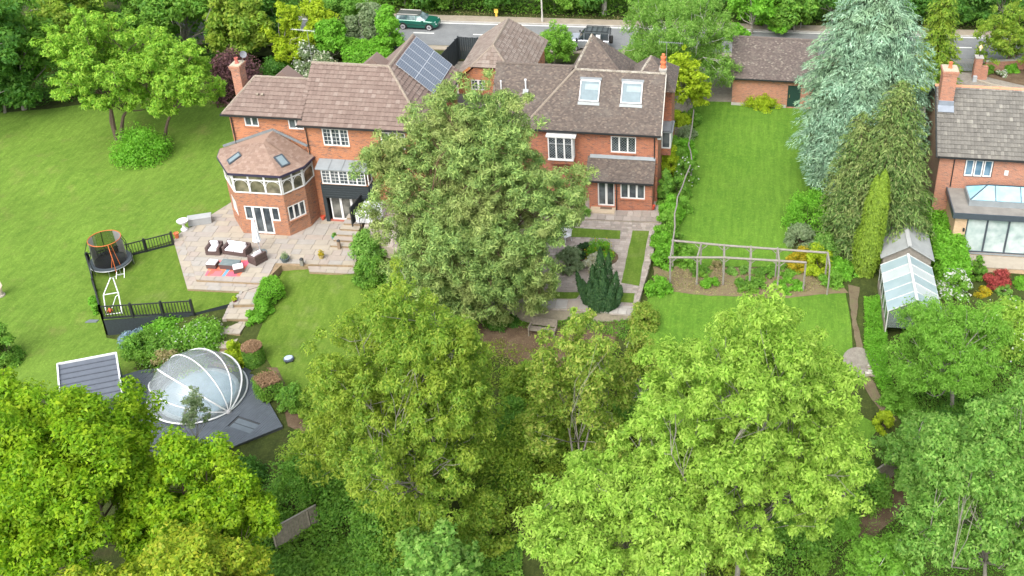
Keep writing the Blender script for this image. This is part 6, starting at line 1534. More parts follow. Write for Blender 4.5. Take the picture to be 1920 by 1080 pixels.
# ------------------------------------------------------------------ cars
def car(name, label, pos, rz, S, paint, roofm, gl, wx, wr, wid, arch=None):
    """S: stations along the length (x, z_low, z_belt, half width at belt, z_top or None, half width at top)"""
    t = thing(name, label, 'car', pos, None, rz); b = MB(); V = []; n = len(S)
    for (x, zl, zb, hw, zt, ht) in S: V += [(x, -hw * .93, zl), (x, -hw, zl + (zb - zl) * .35), (x, -hw * .985, zb - .06), (x, -hw * .93, zb), (x, hw * .93, zb), (x, hw * .985, zb - .06), (x, hw, zl + (zb - zl) * .35), (x, hw * .93, zl)]
    F = [(i * 8 + j, (i + 1) * 8 + j, (i + 1) * 8 + (j + 1) % 8, i * 8 + (j + 1) % 8) for i in range(n - 1) for j in range(8)]; b.add(V, [f[::-1] for f in F] + [tuple(range(8)), tuple(range((n - 1) * 8, n * 8))[::-1]]); b.build('body', paint, t, local=True, bevel=.0)
    T = [s for s in S if s[4] is not None]; g = MB(); m = len(T); V = []
    for (x, zl, zb, hw, zt, ht) in T: V += [(x, -hw * .925, zb - .01), (x, -ht, zt), (x, ht, zt), (x, hw * .925, zb - .01)]
    g.add(V, [(i * 4 + j, i * 4 + j + 1, (i + 1) * 4 + j + 1, (i + 1) * 4 + j) for i in range(m - 1) for j in range(3)] + [(0, 3, 2, 1), tuple((m - 1) * 4 + j for j in range(4))]); g.build('window_glass', gl, t, local=True)
    full = [s for s in T if s[4] > s[2] + .2]; r = MB(); V = []
    for k, (x, zl, zb, hw, zt, ht) in enumerate(full): V += [(x, -ht - .015, zt - .05), (x, -ht, zt + .03), (x, -ht * .7, zt + .06), (x, ht * .7, zt + .06), (x, ht, zt + .03), (x, ht + .015, zt - .05)]
    q = len(full); r.add(V, [(i * 6 + j, i * 6 + j + 1, (i + 1) * 6 + j + 1, (i + 1) * 6 + j) for i in range(q - 1) for j in range(5)] + [tuple(range(6))[::-1], tuple((q - 1) * 6 + j for j in range(6))]); r.build('roof', roofm, t, local=True)
    p = MB()
    for k, (x, zl, zb, hw, zt, ht) in enumerate(T):
        if zt < zb + .1: continue
        for s_ in (-1, 1):
            w2 = .05 if 0 < k < m - 1 else .07; p.beam((x, s_ * (hw * .925 + .008), zb - .02), (x, s_ * (ht + .01), zt), w2, .03, (1, 0, 0) if False else (0, 1, 0))
    p.build('pillar', paint, t, local=True)
    for i, x in enumerate(wx):
        for s_ in (-1, 1):
            w = MB(); y = s_ * (wid / 2 - .10); w.tube([(x, y - .11, wr), (x, y + .11, wr)], wr, 20); wh_ = w.build('wheel', plain('tyre', (.02, .02, .02), .9), t, local=True)
            rm = MB(); yo_ = y + s_ * .112
            for k in range(10): a = 2 * math.pi * k / 10; rm.obox((x + .36 * wr * math.cos(a), yo_, wr + .36 * wr * math.sin(a)), (.34 * wr * math.cos(a), 0, .34 * wr * math.sin(a)), (-.045 * math.sin(a), 0, .045 * math.cos(a)), (0, .012, 0))
            rm.tube([(x + .68 * wr * math.cos(a), yo_, wr + .68 * wr * math.sin(a)) for a in np.linspace(0, 2 * math.pi, 19)], .03, 5); rm.tube([(x, yo_ - .01, wr), (x, yo_ + .015, wr)], .06, 8); rm.build('rim', plain('alloy', (.62, .60, .62), .35, .5, var=.05), wh_, local=True)
            am = MB(); am.tube([(x + (wr + .06) * math.cos(a), s_ * (wid / 2 - .02), wr + (wr + .06) * math.sin(a)) for a in np.linspace(-.15, math.pi + .15, 11)], .05, 5); am.build('wheel_arch', arch or BLACK, t, local=True)
    return t


MG = plain('car_green', (.012, .11, .075), .2, .2, var=.05, spec=.8)
mini = car('parked_car', 'dark green estate car driving on the far side of the road', (*Pz(785, 50, .066)[:2], .066), 0, [(-2.1, .35, .95, .74, None, 0), (-2.02, .25, 1.0, .82, 1.02, .7), (-1.9, .22, 1.0, .86, 1.38, .62), (-.9, .2, .99, .89, 1.43, .64), (.05, .2, .97, .89, 1.42, .63), (.35, .2, .96, .89, 1.38, .6), (.95, .2, .93, .88, .95, .72), (1.6, .22, .88, .84, None, 0), (1.95, .28, .80, .74, None, 0), (2.12, .36, .66, .58, None, 0)], MG, plain('roof_dark', (.06, .065, .06), .35), glassdark('car_glass', (.05, .08, .09), .05, (.25, .33, .33)), (-1.28, 1.32), .31, 1.8)
mini.name = 'estate_car'
for s_ in (-1, 1): MB().beam((-1.85, s_ * .62, 1.50), (.2, s_ * .62, 1.50), .05, .05).build('roof_rail', plain('rail_silver', (.7, .68, .62), .4, .3), mini, local=True); MB().lathe([(.02, -.04), (.13, -.02), (.13, .02), (.02, .05)], (0, 0, 0), 12); MB().obox((1.9, s_ * .58, .68), (.06, 0, .05), (0, .13, 0), (-.08, 0, .11)).build('headlight', plain('lamp_white', (.8, .85, .85), .15), mini, local=True); MB().obox((.7, s_ * .98, .95), (.07, 0, 0), (0, .1, 0), (0, 0, .07)).build('mirror', MG, mini, local=True)
MB().box(-1.6, -.905, .52, 1.0, -.885, .56).build('trim_strip', BLACK, mini, local=True)
SL = plain('car_silver', (.36, .385, .42), .28, .5, var=.04, spec=.7)
defp = Pz(1105, 91, .03); suv = car('parked_car', 'silver off-road car with roof rack and rear spare wheel parked on the drive', (*defp[:2], .03), math.pi, [(-2.0, .55, 1.15, .88, None, 0), (-1.98, .5, 1.22, .93, 1.9, .80), (-1.2, .42, 1.23, .96, 1.92, .80), (-.4, .40, 1.23, .97, 1.92, .80), (.35, .40, 1.22, .97, 1.9, .79), (.95, .40, 1.20, .97, 1.25, .86), (1.7, .45, 1.16, .94, None, 0), (2.1, .5, 1.10, .88, None, 0), (2.17, .6, .95, .84, None, 0)], SL, plain('roof_black', (.05, .06, .06), .4), glassdark('car_glass2', (.02, .03, .035), .05, (.05, .06, .07)), (-1.3, 1.28), .40, 1.98, SL)
suv.name = 'off_road_car'; rk = MB(); [rk.beam((-1.9, y_, 2.06), (.3, y_, 2.06), .05, .05) for y_ in (-.7, .7)]; [rk.beam((-1.8 + .5 * k, -.7, 2.06), (-1.8 + .5 * k, .7, 2.06), .05, .03) for k in range(5)]; rk.build('roof_rack', BLACK, suv, local=True)
MB().tube([(-2.02, 0, 1.05), (-2.26, 0, 1.05)], .39, 20).build('spare_wheel', plain('tyre', (.02, .02, .02), .9), suv, local=True)
for s_ in (-1, 1): MB().box(-1.2, s_ * .935 - .03, 1.3, -.8, s_ * .935 + .01, 1.82).build('side_panel', plain('panel_white', (.66, .68, .69), .4), suv, local=True); MB().box(.95, s_ * .99 - .05, 1.22, 1.1, s_ * .99 + .14 * s_ + .05, 1.42).build('mirror', BLACK, suv, local=True); MB().obox((2.14, s_ * .66, .95), (.03, 0, 0), (0, .12, 0), (0, 0, .1)).build('headlight', plain('lamp_white', (.8, .85, .85), .15), suv, local=True); MB().box(.98, s_ * .97 - .01, .62, 1.08, s_ * .97 + .01, .95).build('side_vent', BLACK, suv, local=True)
# ------------------------------------------------------------------ leaves: colours
lf = lambda n, *st, **k: leafmat('leaf_' + n, [(i / max(1, len(st) - 1), c) for i, c in enumerate(st)], **k)
L_OAK = lf('oak', (0.0637, 0.1389, 0.0048), (0.1008, 0.1956, 0.0064), (0.1274, 0.2316, 0.0080), (0.1805, 0.2574, 0.0096), tint=(0.2018, 0.2574, 0.0096), tintamt=.45, nscale=.9)
L_OAKR = lf('oak_pale', (.10, .16, .010), (.155, .215, .014), (.20, .25, .018), (.25, .25, .022), nscale=.9)
L_LIME = lf('lime', (0.0988, 0.1805, 0.0215), (0.1437, 0.2422, 0.0302), (0.1796, 0.2850, 0.0386), (0.2335, 0.3230, 0.0603), nscale=.7, tint=(0.2245, 0.3040, 0.0516), tintamt=.4)
L_WIL = lf('willow', (0.0649, 0.1259, 0.0162), (0.1038, 0.1762, 0.0198), (0.1385, 0.2115, 0.0252), (0.1990, 0.2416, 0.0359), nscale=.5, tint=(0.1817, 0.2115, 0.0224), tintamt=.5)
L_THIN = lf('thin', (0.0933, 0.1618, 0.0236), (0.1358, 0.2050, 0.0284), (0.1867, 0.2374, 0.0378), (0.2291, 0.2374, 0.0567), nscale=.8)
L_PINE = lf('pine', (0.0567, 0.1009, 0.0306), (0.0927, 0.1520, 0.0423), (0.1340, 0.1995, 0.0541), (0.1752, 0.2256, 0.0647), nscale=.35, tint=(0.1649, 0.1603, 0.0588), tintamt=.45, trans=.25)
L_CED = lf('cedar', (0.0545, 0.1039, 0.0653), (0.0838, 0.1491, 0.0965), (0.1214, 0.1942, 0.1300), (0.1843, 0.2621, 0.1855), trans=.15, nscale=.35, tint=(0.1090, 0.1627, 0.0816), tintamt=.5)
L_LEY = lf('leyland', (.030, .060, .016), (.048, .088, .022), (.075, .118, .03), (.12, .14, .055), trans=.2, nscale=.4, tint=(.14, .15, .05), tintamt=.3)
L_GOLD = lf('golden', (0.0558, 0.0940, 0.0096), (0.0781, 0.1254, 0.0120), (0.1059, 0.1568, 0.0160), trans=.2, nscale=1.5)
L_ROB = lf('robinia', (0.0918, 0.1900, 0.0200), (0.1285, 0.2450, 0.0250), (0.1699, 0.2900, 0.0300), (0.2203, 0.3100, 0.0400), nscale=.7)
L_DARK = lf('dark', (0.0250, 0.0750, 0.0140), (0.0400, 0.1125, 0.0180), (0.0600, 0.1438, 0.0220), (0.0850, 0.1750, 0.0300), nscale=.4)
L_MID = lf('mid', (0.0440, 0.1152, 0.0180), (0.0704, 0.1624, 0.0220), (0.0968, 0.1990, 0.0280), (0.1320, 0.2305, 0.0350), nscale=.4, tint=(0.1144, 0.1886, 0.0200), tintamt=.4)
L_YEL = lf('yellowgreen', (.15, .21, .012), (.21, .28, .014), (.28, .34, .02), nscale=.7)
L_BRI = lf('bright', (0.0680, 0.1800, 0.0150), (0.0978, 0.2400, 0.0200), (0.1360, 0.2900, 0.0300), nscale=.8)
L_GREY = lf('greygreen', (.10, .14, .075), (.14, .18, .10), (.18, .22, .12))
L_PUR = lf('purple', (.035, .018, .022), (.065, .03, .035), (.10, .05, .05), trans=.15)
L_BIR = lf('birch', (0.0660, 0.1428, 0.0250), (0.0968, 0.1938, 0.0320), (0.1320, 0.2295, 0.0450), (0.1672, 0.2550, 0.0600), nscale=.5)
L_BLU = lf('bluegreen', (0.0600, 0.1404, 0.0255), (0.0900, 0.1890, 0.0323), (0.1250, 0.2322, 0.0425), (0.1800, 0.2808, 0.0680), nscale=.5)
L_FEA = lf('feathery', (0.0765, 0.1750, 0.0200), (0.1105, 0.2300, 0.0280), (0.1445, 0.2700, 0.0400), nscale=.7)
L_RED = lf('red', (0.1125, 0.0150, 0.0188), (0.1650, 0.0263, 0.0263), (0.2100, 0.0450, 0.0375), trans=.2)
L_BRN = lf('clipped_brown', (.09, .055, .032), (.125, .078, .046), (.16, .105, .06), trans=.1)
L_YEW = lf('yew', (.008, .024, .009), (.014, .036, .012), (.025, .052, .016), trans=.1)
L_BUFF = lf('pale_flowers', (.40, .36, .26), (.52, .46, .36), (.30, .28, .16))
L_WHT = lf('white_flowers', (.36, .36, .31), (.46, .46, .41))
L_YFL = lf('yellow_flowers', (.24, .18, .012), (.32, .23, .012), (.14, .16, .015))
L_BLF = lf('blue_flowers', (.12, .17, .26), (.17, .23, .33), (.10, .16, .12))
L_DRY = lf('dry', (.17, .14, .07), (.24, .19, .10), (.10, .11, .04))

COSV = lambda py: math.cos(PITCH + math.atan((py - PPY) / F_PX))
SINV = lambda py: math.sin(PITCH + math.atan((py - PPY) / F_PX))


def px_scale(P): return F_PX / float((np.array(P) - CPOS) @ FW)


def crown_at(cx, cy, w, h, base, dz=None):
    """centre and radii of a crown seen w by h wide in the photograph above its base"""
    b = G(*base) if len(base) == 2 else np.array(base, float); c = Py(cx, cy, b[1]); s = px_scale(c); Rx = w / 2 / s; hh = h / 2 / s; c_, s_ = COSV(cy), SINV(cy)
    Ry = Rx * .92; q = hh ** 2 - (Ry * s_) ** 2
    if q < (.55 * hh) ** 2: Rz = .55 * hh / c_; Ry = math.sqrt(max(.01, hh ** 2 - (Rz * c_) ** 2)) / s_
    else: Rz = math.sqrt(q) / c_
    return b, c, (Rx, Ry, Rz)


def tree(name, label, cx, cy, w, h, base, mat, seed, group=None, **k):
    b, c, R = crown_at(cx, cy, w, h, base); k2 = dict(rc=max(.3, .13 * R[0]), L=.22, W=.14, tr=max(.1, .045 * R[2]), nl=12, ncl=16, per=80); k2.update(k)
    return broadleaf(name, label, 'tree', b, c, [r * .92 for r in R], mat, seed, group=group, **k2)


def bush(label, x, y, w, h, mat, seed, cat='shrub', name='shrub', zplate=None, **k):
    """shrub whose foot is at row y; w, h its size in the photograph"""
    b = G(x, y) if zplate is None else Pz(x, y, zplate); s = px_scale(b); R = w / 2 / s; c_, s_ = COSV(y), SINV(y)
    H = max(.3, (h / s - R * s_ * .9) / c_); b = b + np.array([0, R * .6, 0]); kk = dict(n=int(min(9000, max(700, 2600 * R * max(R, H) * 1.3)))); kk.update(k)
    return shrub(name, label, cat, b, (R, R * .9), H, mat, seed, **kk)


# ------------------------------------------------------------------ foreground trees
tree('oak_tree', 'big bright green oak with yellow tips filling the lower left corner', 105, 908, 440, 430, (125, 1160), L_OAK, 11, nl=24, ncl=26, per=165, rc=.58, L=.165, W=.105, lr=.30, lobe=.34, bark='bark_brown', flat=.7, taper=.4)
tree('oak_tree', 'bright green oak crown below the pool deck, right of the big oak', 375, 955, 270, 290, (375, 1150), L_OAK, 10, nl=17, ncl=24, per=150, rc=.48, L=.165, W=.105, lr=.32, lobe=.34, bark='bark_brown', flat=.7, taper=.4)
tree('oak_tree', 'paler yellow green oak crown at the bottom edge, in front of the big oak', 330, 1090, 400, 230, (330, 1300), L_OAKR, 12, nl=15, ncl=22, per=140, rc=.48, L=.165, W=.105, lr=.33, lobe=.36, bark='bark_brown', flat=.7)
tree('oak_tree', 'bright green oak crown cut by the left edge below the lawn', 10, 790, 170, 170, (0, 1080), L_OAK, 13, nl=8, ncl=18, per=80, rc=.5, L=.23, W=.15)
tree('willow_tree', 'broad olive green tree with drooping grey twigs in the centre foreground', 757, 760, 440, 490, (757, 1010), L_WIL, 14, nl=36, ncl=26, per=130, rc=.45, L=.17, W=.075, droop=.7, lr=.24, lobe=.3, bark='bark_grey', twig=.014, flat=.9, tr=.16, multi=3, lowl=-.95, taper=.4)
tree('lime_tree', 'large pale lime green tree with grey branches in the right foreground', 1390, 838, 520, 560, (1380, 1130), L_LIME, 15, nl=34, ncl=24, per=150, rc=.46, L=.185, W=.085, droop=.5, lr=.3, lobe=.30, bark='bark_grey', twig=.012, tr=.15, fill=.35, taper=.35)
tree('lime_tree', 'lime green tree at the bottom, left of the large pale lime tree', 1190, 980, 420, 330, (1200, 1230), L_LIME, 16, nl=24, ncl=22, per=145, rc=.46, L=.185, W=.085, droop=.5, lr=.32, lobe=.32, bark='bark_grey', twig=.012, tr=.14)
tree('young_tree', 'airy yellow green tree with bare grey stems beside the bench', 1085, 735, 215, 370, (1080, 905), L_THIN, 17, nl=18, ncl=16, per=58, rc=.42, L=.17, W=.10, lr=.3, lobe=.3, bark='bark_grey', multi=3, tr=.07, twig=.01, fill=.2)
tree('young_tree', 'thin airy yellow green tree between the dark yew and the garden lawn', 1195, 690, 110, 220, (1190, 815), L_THIN, 18, nl=10, ncl=14, per=50, rc=.38, L=.16, W=.09, lr=.3, lobe=.3, bark='bark_pale', multi=3, tr=.07, fill=.2)
tree('young_tree', 'slender grey green sapling standing in front of the pool dome', 362, 760, 64, 115, (372, 870), L_GREY, 19, nl=7, ncl=8, per=26, rc=.2, L=.14, W=.07, lr=.3, lobe=.35, tr=.05, fill=.2)
tree('ash_tree', 'blue green tree with pale limbs in the bottom right corner', 1850, 930, 330, 400, (1845, 1150), L_BLU, 20, nl=24, ncl=22, per=130, rc=.46, L=.16, W=.095, lr=.29, lobe=.3, bark='bark_grey', twig=.012, tr=.13, droop=.4)
tree('ash_tree', 'small blue green tree leaning over the bottom fence end', 1700, 845, 150, 130, (1712, 905), L_BLU, 21, nl=9, ncl=14, per=70, rc=.36, L=.18, W=.11, bark='bark_pale', tr=.1)
tree('young_tree', 'bright green saplings at the bottom right edge, below the soil path', 1650, 1050, 150, 130, (1640, 1150), L_FEA, 22, nl=8, ncl=12, per=50, rc=.34, L=.18, W=.11, bark='bark_pale', tr=.08)
tree('feathery_tree', 'feathery green tree overhanging the front of the greenhouse', 1775, 655, 270, 230, (1785, 770), L_FEA, 23, nl=22, ncl=20, per=80, rc=.42, L=.17, W=.06, droop=.5, lr=.28, lobe=.3, tr=.14)
tree('maple_tree', 'small fresh green maple at the bottom edge below the willow', 830, 1050, 150, 130, (835, 1150), L_BLU, 24, nl=10, ncl=14, per=70, rc=.36, L=.2, W=.15, tr=.1)
bush('green leafy bush beside the grey bottom fence', 1618, 965, 105, 105, L_MID, 25)
bush('small yellow green bush at the foot of the soil path', 1655, 812, 40, 45, L_YEL, 26)
bush('leafy bush under the blue green tree by the fence corner', 1722, 925, 90, 80, L_MID, 27)
bush('dark green bush in the gap below the feathery tree', 1830, 840, 150, 90, L_DARK, 28)
bush('bright bush with leaning stems at the path edge, left of the fence', 1685, 780, 70, 60, L_FEA, 29)
for k, (x, y, w, h) in enumerate(((560, 985, 150, 150), (660, 1010, 170, 150), (930, 990, 170, 210), (1000, 900, 120, 160), (590, 875, 90, 80), (455, 915, 80, 60), (640, 940, 130, 120))):
    bush(['ivy covered bush left of the bottom panel fence', 'green bush below the drooping willow twigs', 'olive bush between the willow and the lime tree', 'thin olive bush right of the willow', 'green bush at the lower corner of the pool deck', 'dark bush right of the big oak crown', 'shaded bush under the left side of the willow'][k], x, y, w, h, (L_MID, L_MID, L_WIL, L_WIL, L_MID, L_DARK, L_MID)[k], 30 + k)
cover('ivy_ground_cover', gpoly([(440, 900), (640, 1010), (780, 1000), (980, 1010), (980, 1110), (420, 1110)]), L_MID, 15000, .5, .16, .12, 40)
cover('rough_grass', gpoly([(500, 1040), (760, 1030), (760, 1110), (480, 1110)]), L_BRI, 9000, .15, .14, .03, 41, upr=1.5)
for k, (x, y, w, h, m_, lb) in enumerate(((985, 760, 90, 90, L_WIL, 'olive bush in the shade right of the willow crown'), (960, 850, 100, 110, L_MID, 'mid green bush between the willow and the lime tree'), (1030, 830, 100, 90, L_WIL, 'olive bush at the foot of the airy young tree'), (1130, 850, 100, 80, L_WIL, 'olive bush behind the lower lime tree'), (1190, 800, 90, 80, L_MID, 'green bush at the foot of the thin young tree'), (960, 930, 90, 90, L_MID, 'green bush above the small fresh maple'), (765, 1062, 150, 150, L_WIL, 'olive bush hiding the willow trunks'), (700, 1050, 120, 130, L_MID, 'green bush left of the willow trunks'), (905, 1050, 110, 150, L_WIL, 'olive bush right of the willow trunks'), (1490, 1075, 150, 130, L_MID, 'green bush under the right side of the lime tree'), (1350, 1085, 170, 120, L_WIL, 'olive bush at the bottom edge under the lime tree trunk'), (1570, 1010, 90, 70, L_FEA, 'light bush at the end of the bottom soil path'), (1850, 620, 70, 46, L_MID, 'green shrub between the greenhouse and the light green shrub'), (1800, 605, 50, 34, L_BRI, 'bright plants beside the greenhouse side wall'), (1900, 590, 60, 34, L_FEA, 'light plants in front of the buff garden wall'), (1570, 930, 90, 90, L_LIME, 'light green bush at the fence below the lime tree'))): bush(lb, x, y, w, h, m_, 230 + k)
cover('rough_grass', gpoly([(880, 640), (1000, 655), (1150, 640), (1200, 700), (1000, 740), (870, 720)]), L_WIL, 5000, .2, .14, .05, 293, upr=1.2)
cover('undergrowth', gpoly([(940, 690), (1240, 700), (1250, 880), (1000, 960), (930, 900)]), L_WIL, 16000, .7, .15, .08, 42)
cover('undergrowth', gpoly([(1620, 560), (1655, 560), (1665, 700), (1690, 790), (1640, 720), (1620, 660)]), L_BRI, 8000, .7, .2, .05, 43, upr=1.2)
cover('undergrowth', gpoly([(1690, 620), (1960, 640), (1980, 900), (1760, 900), (1690, 800)]), L_MID, 20000, .8, .16, .09, 44)
cover('rough_grass', gpoly([(1560, 1000), (1680, 970), (1780, 900), (1900, 900), (1960, 1110), (1560, 1110)]), L_BRI, 9000, .2, .14, .03, 45, upr=1.5)
cover('fallen_leaves', gpoly([(905, 592), (1090, 592), (1150, 680), (1010, 710), (880, 660)]), L_DRY, 5000, .06, .1, .06, 46)

# ------------------------------------------------------------------ the pine in the middle
bp_, cp_, Rp_ = crown_at(896, 380, 425, 450, (890, 575))
broadleaf('pine_tree', 'large spreading pine with grey green needles between the two houses', 'tree', bp_, cp_, [Rp_[0] * .95, Rp_[1] * .8, Rp_[2] * .95], L_PINE, 50, nl=60, ncl=20, per=120, rc=.48, L=.28, W=.056, lr=.2, lobe=.24, bark='bark_pine', tr=.18, flat=.7, upb=.2, droop=-.35, lowl=-.75, fill=.25, twig=.014, taper=.5, extra=[Py(a, b, bp_[1] + .5) for a, b in ((722, 285), (745, 300), (708, 318), (740, 335), (770, 280), (1075, 350), (1060, 385), (930, 190), (970, 205))] + [Py(a, b, bp_[1] - 2.6) for a, b in ((895, 405), (872, 430), (908, 445), (885, 465), (925, 420), (850, 400), (935, 460), (900, 380))] + [cp_ + np.array(v) * np.array(Rp_) for v in ((0, -.62, -.25), (.2, -.6, -.4), (-.22, -.6, -.35), (.05, -.55, -.55), (-.45, -.5, -.55), (.4, -.5, -.55), (.6, -.35, -.6), (-.65, -.3, -.5), (.15, -.4, -.75), (-.2, -.4, -.75), (-.1, -.7, -.05), (.3, -.65, -.1))])
tree('pine_tree', 'low drooping pine boughs hanging over the terrace edging', 900, 545, 230, 110, (880, 600), L_PINE, 51, nl=10, ncl=14, per=90, rc=.42, L=.3, W=.07, lr=.3, bark='bark_pine', tr=.15, droop=.4)

# ------------------------------------------------------------------ the right hand conifers
bc_, cc_, Rc_ = crown_at(1602, 155, 230, 420, (1604, 345)); Hc = cc_[2] + Rc_[2] - bc_[2]
boughs('cedar_tree', 'tall blue grey cedar with layered boughs beside the right lawn', 'tree', bc_, Hc, lambda t: 5.1 * (1 - t ** 2.8) ** .75 * (.8 + .2 * min(1, t * 4)) + .35, L_CED, 52, tiers=34, per=13, droop=.25, L=.30, W=.075, step=.165, side=.55, trr=.35, lift=.25, wob=.15, z0=.03, clusters=3.0)
bl_ = G(1650, 462); Hl = Py(1655, 150, bl_[1])[2] - bl_[2]
boughs('cypress_tree', 'dense dark green conifer with drooping tips in front of the blue cedar', 'tree', bl_, Hl, lambda t: 3.7 * (1 - t) ** .5 + .12, L_LEY, 53, tiers=46, per=13, droop=.42, L=.27, W=.085, step=.155, side=.42, trr=.3, lift=.2, wob=.2, z0=.02, clusters=2.5)
bl2 = G(1592, 440); boughs('cypress_tree', 'second stem of dark conifer joined to the left flank of the drooping conifer', 'tree', bl2, Py(1612, 190, bl2[1])[2] - bl2[2] - .8, lambda t: 2.7 * (1 - t) ** .45 + .1, L_LEY, 54, tiers=36, per=11, droop=.42, L=.27, W=.085, step=.16, side=.42, trr=.2, z0=.02, clusters=2.4)
# golden column with two tips
rg_ = np.random.default_rng(55); bg_ = G(1622, 512); Hg = Py(1648, 318, bg_[1])[2] - bg_[2]; GT_ = thing('columnar_conifer', 'narrow golden green columnar conifer with two tips by the shed', 'tree', bg_)
C = []; Nn = []; D = []
for (dx, hh, rr, nn_) in ((.42, Hg, .62, 9000), (-.02, Hg * .95, .56, 7000), (-.1, Hg * .55, .85, 5000)):
    t = rg_.random(nn_) ** .9; a = rg_.uniform(0, 6.283, nn_); r = rr * np.minimum(1, (1 - t) * 3.2) ** .6 * (.72 + .3 * np.minimum(1, t * 5)) * (1 + .10 * np.sin(5 * a + 9 * t)) * rg_.uniform(.88, 1.06, nn_)
    lean = dx * (.2 + .8 * t); C.append(np.stack([bg_[0] + lean + r * np.cos(a), bg_[1] + r * np.sin(a), bg_[2] + t * hh], 1)); Nn.append(np.stack([np.cos(a), np.sin(a), np.full(nn_, .35)], 1) + rg_.normal(size=(nn_, 3)) * .35); D.append(np.array([0, 0, 1.]) + rg_.normal(size=(nn_, 3)) * .3)
MB().tube([bg_, bg_ + [.2, 0, Hg * .9]], [.14, .04], 6).build('trunk', MATS['bark_brown'], GT_); leafobj('crown', leaves(np.concatenate(C), unit(np.concatenate(Nn)), np.concatenate(D), .19, .07, rg_), L_GOLD, GT_)
# yew
by_ = Pz(1127, 572, -.05); YW_ = thing('yew_tree', 'dark upright Irish yew with several spires on the garden terrace', 'tree', by_); C = []; Nn = []; D = []; sy_ = px_scale(by_)
for (dx, dy, px_top, rr) in ((-.0, 0, 466, .36), (.5, .2, 478, .30), (-.5, .1, 500, .30), (1.0, 0, 508, .28), (-1.15, .1, 528, .26), (1.3, -.2, 530, .26), (.25, -.5, 495, .34), (-.65, -.5, 520, .32), (.8, -.5, 522, .32), (-.2, -.6, 512, .3), (-1.5, 0, 512, .2)):
    hh = max(.8, (572 - px_top) / sy_ / COSV(530)); nn_ = 2600; t = rg_.random(nn_); a = rg_.uniform(0, 6.283, nn_); r = rr * (np.minimum(1, (1 - t) * 2.4) ** .7) * (.7 + .3 * np.minimum(1, t * 4)) * (1 + .12 * np.sin(4 * a + 11 * t)) * rg_.uniform(.85, 1.08, nn_)
    C.append(np.stack([by_[0] + dx * (.6 + .4 * t) + r * np.cos(a), by_[1] + dy + r * np.sin(a), by_[2] + t * hh], 1)); Nn.append(np.stack([np.cos(a), np.sin(a), np.full(nn_, .3)], 1) + rg_.normal(size=(nn_, 3)) * .4); D.append(np.array([0, 0, 1.]) + rg_.normal(size=(nn_, 3)) * .35)
MB().tube([by_, by_ + [0, 0, 1.5]], [.15, .08], 6).build('trunk', MATS['bark_brown'], YW_); leafobj('crown', leaves(np.concatenate(C), unit(np.concatenate(Nn)), np.concatenate(D), .17, .06, rg_), L_YEW, YW_)

# ------------------------------------------------------------------ left lawn trees
tree('robinia_tree', 'spreading bright green tree with several brown trunks on the left lawn', 208, 128, 285, 240, (222, 262), L_ROB, 60, nl=28, ncl=17, per=78, rc=.45, L=.24, W=.12, droop=.6, lr=.3, lobe=.25, multi=3, tr=.17, bark='bark_brown', fill=.3)
tree('robinia_tree', 'lower bright green tree with one trunk, right of the spreading tree on the left lawn', 335, 150, 180, 190, (306, 272), L_ROB, 61, nl=17, ncl=15, per=70, rc=.4, L=.24, W=.12, droop=.6, lr=.3, lobe=.25, tr=.15, bark='bark_brown', fill=.3, taper=.35)
bush('round dark green bush at the foot of the trees on the left lawn', 250, 312, 112, 85, L_BRI, 62)
bush('dark purple leaved tree behind the left chimney', 437, 195, 105, 125, L_PUR, 63, cat='tree', name='purple_tree', n=9000, L=.2, W=.12)
# ------------------------------------------------------------------ woods round the back
back = [(-60, 90, 220, 330, (-60, 235), L_DARK), (45, 95, 150, 230, (45, 205), L_MID), (10, 150, 100, 130, (8, 212), L_DARK), (130, 50, 180, 200, (140, 150), L_WIL), (245, 20, 190, 170, (250, 105), L_MID), (345, 30, 170, 170, (345, 125), L_MID),
        (440, 55, 130, 150, (440, 130), L_WIL), (500, 20, 110, 150, (500, 90), L_DARK), (80, -20, 240, 160, (80, 70), L_DARK), (400, -30, 260, 130, (400, 50), L_MID), (250, -70, 260, 150, (250, 30), L_DARK)]
bl_n = ['dark tree at the left edge behind the lawn', 'broad maple at the far left corner of the lawn', 'low dark tree under the maple at the left edge', 'olive tree behind the bright tree on the left lawn', 'tall mid green tree above the bright lawn tree', 'mid green tree left of the purple tree', 'olive tree above the purple leaved tree', 'dark tree left of the yellow green roadside trees', 'dark tree at the top left corner', 'mid green tree at the top, left of the white pole', 'dark tree deep in the wood at the top left']
for k, (x, y, w, h, b, m_) in enumerate(back): tree('woodland_tree', bl_n[k], x, y, w, h, b, m_, 70 + k, 'woodland trees behind the left lawn', nl=15, ncl=14, per=62, rc=.62, L=.3, W=.2, lr=.32, lobe=.32, low_twigs=False)
cover('woodland_undergrowth', gpoly([(-120, 230), (-60, 205), (90, 200), (240, 168), (330, 145), (420, 150), (480, 120), (520, 60), (-200, 40)]), L_DARK, 22000, 1.2, .28, .18, 85)
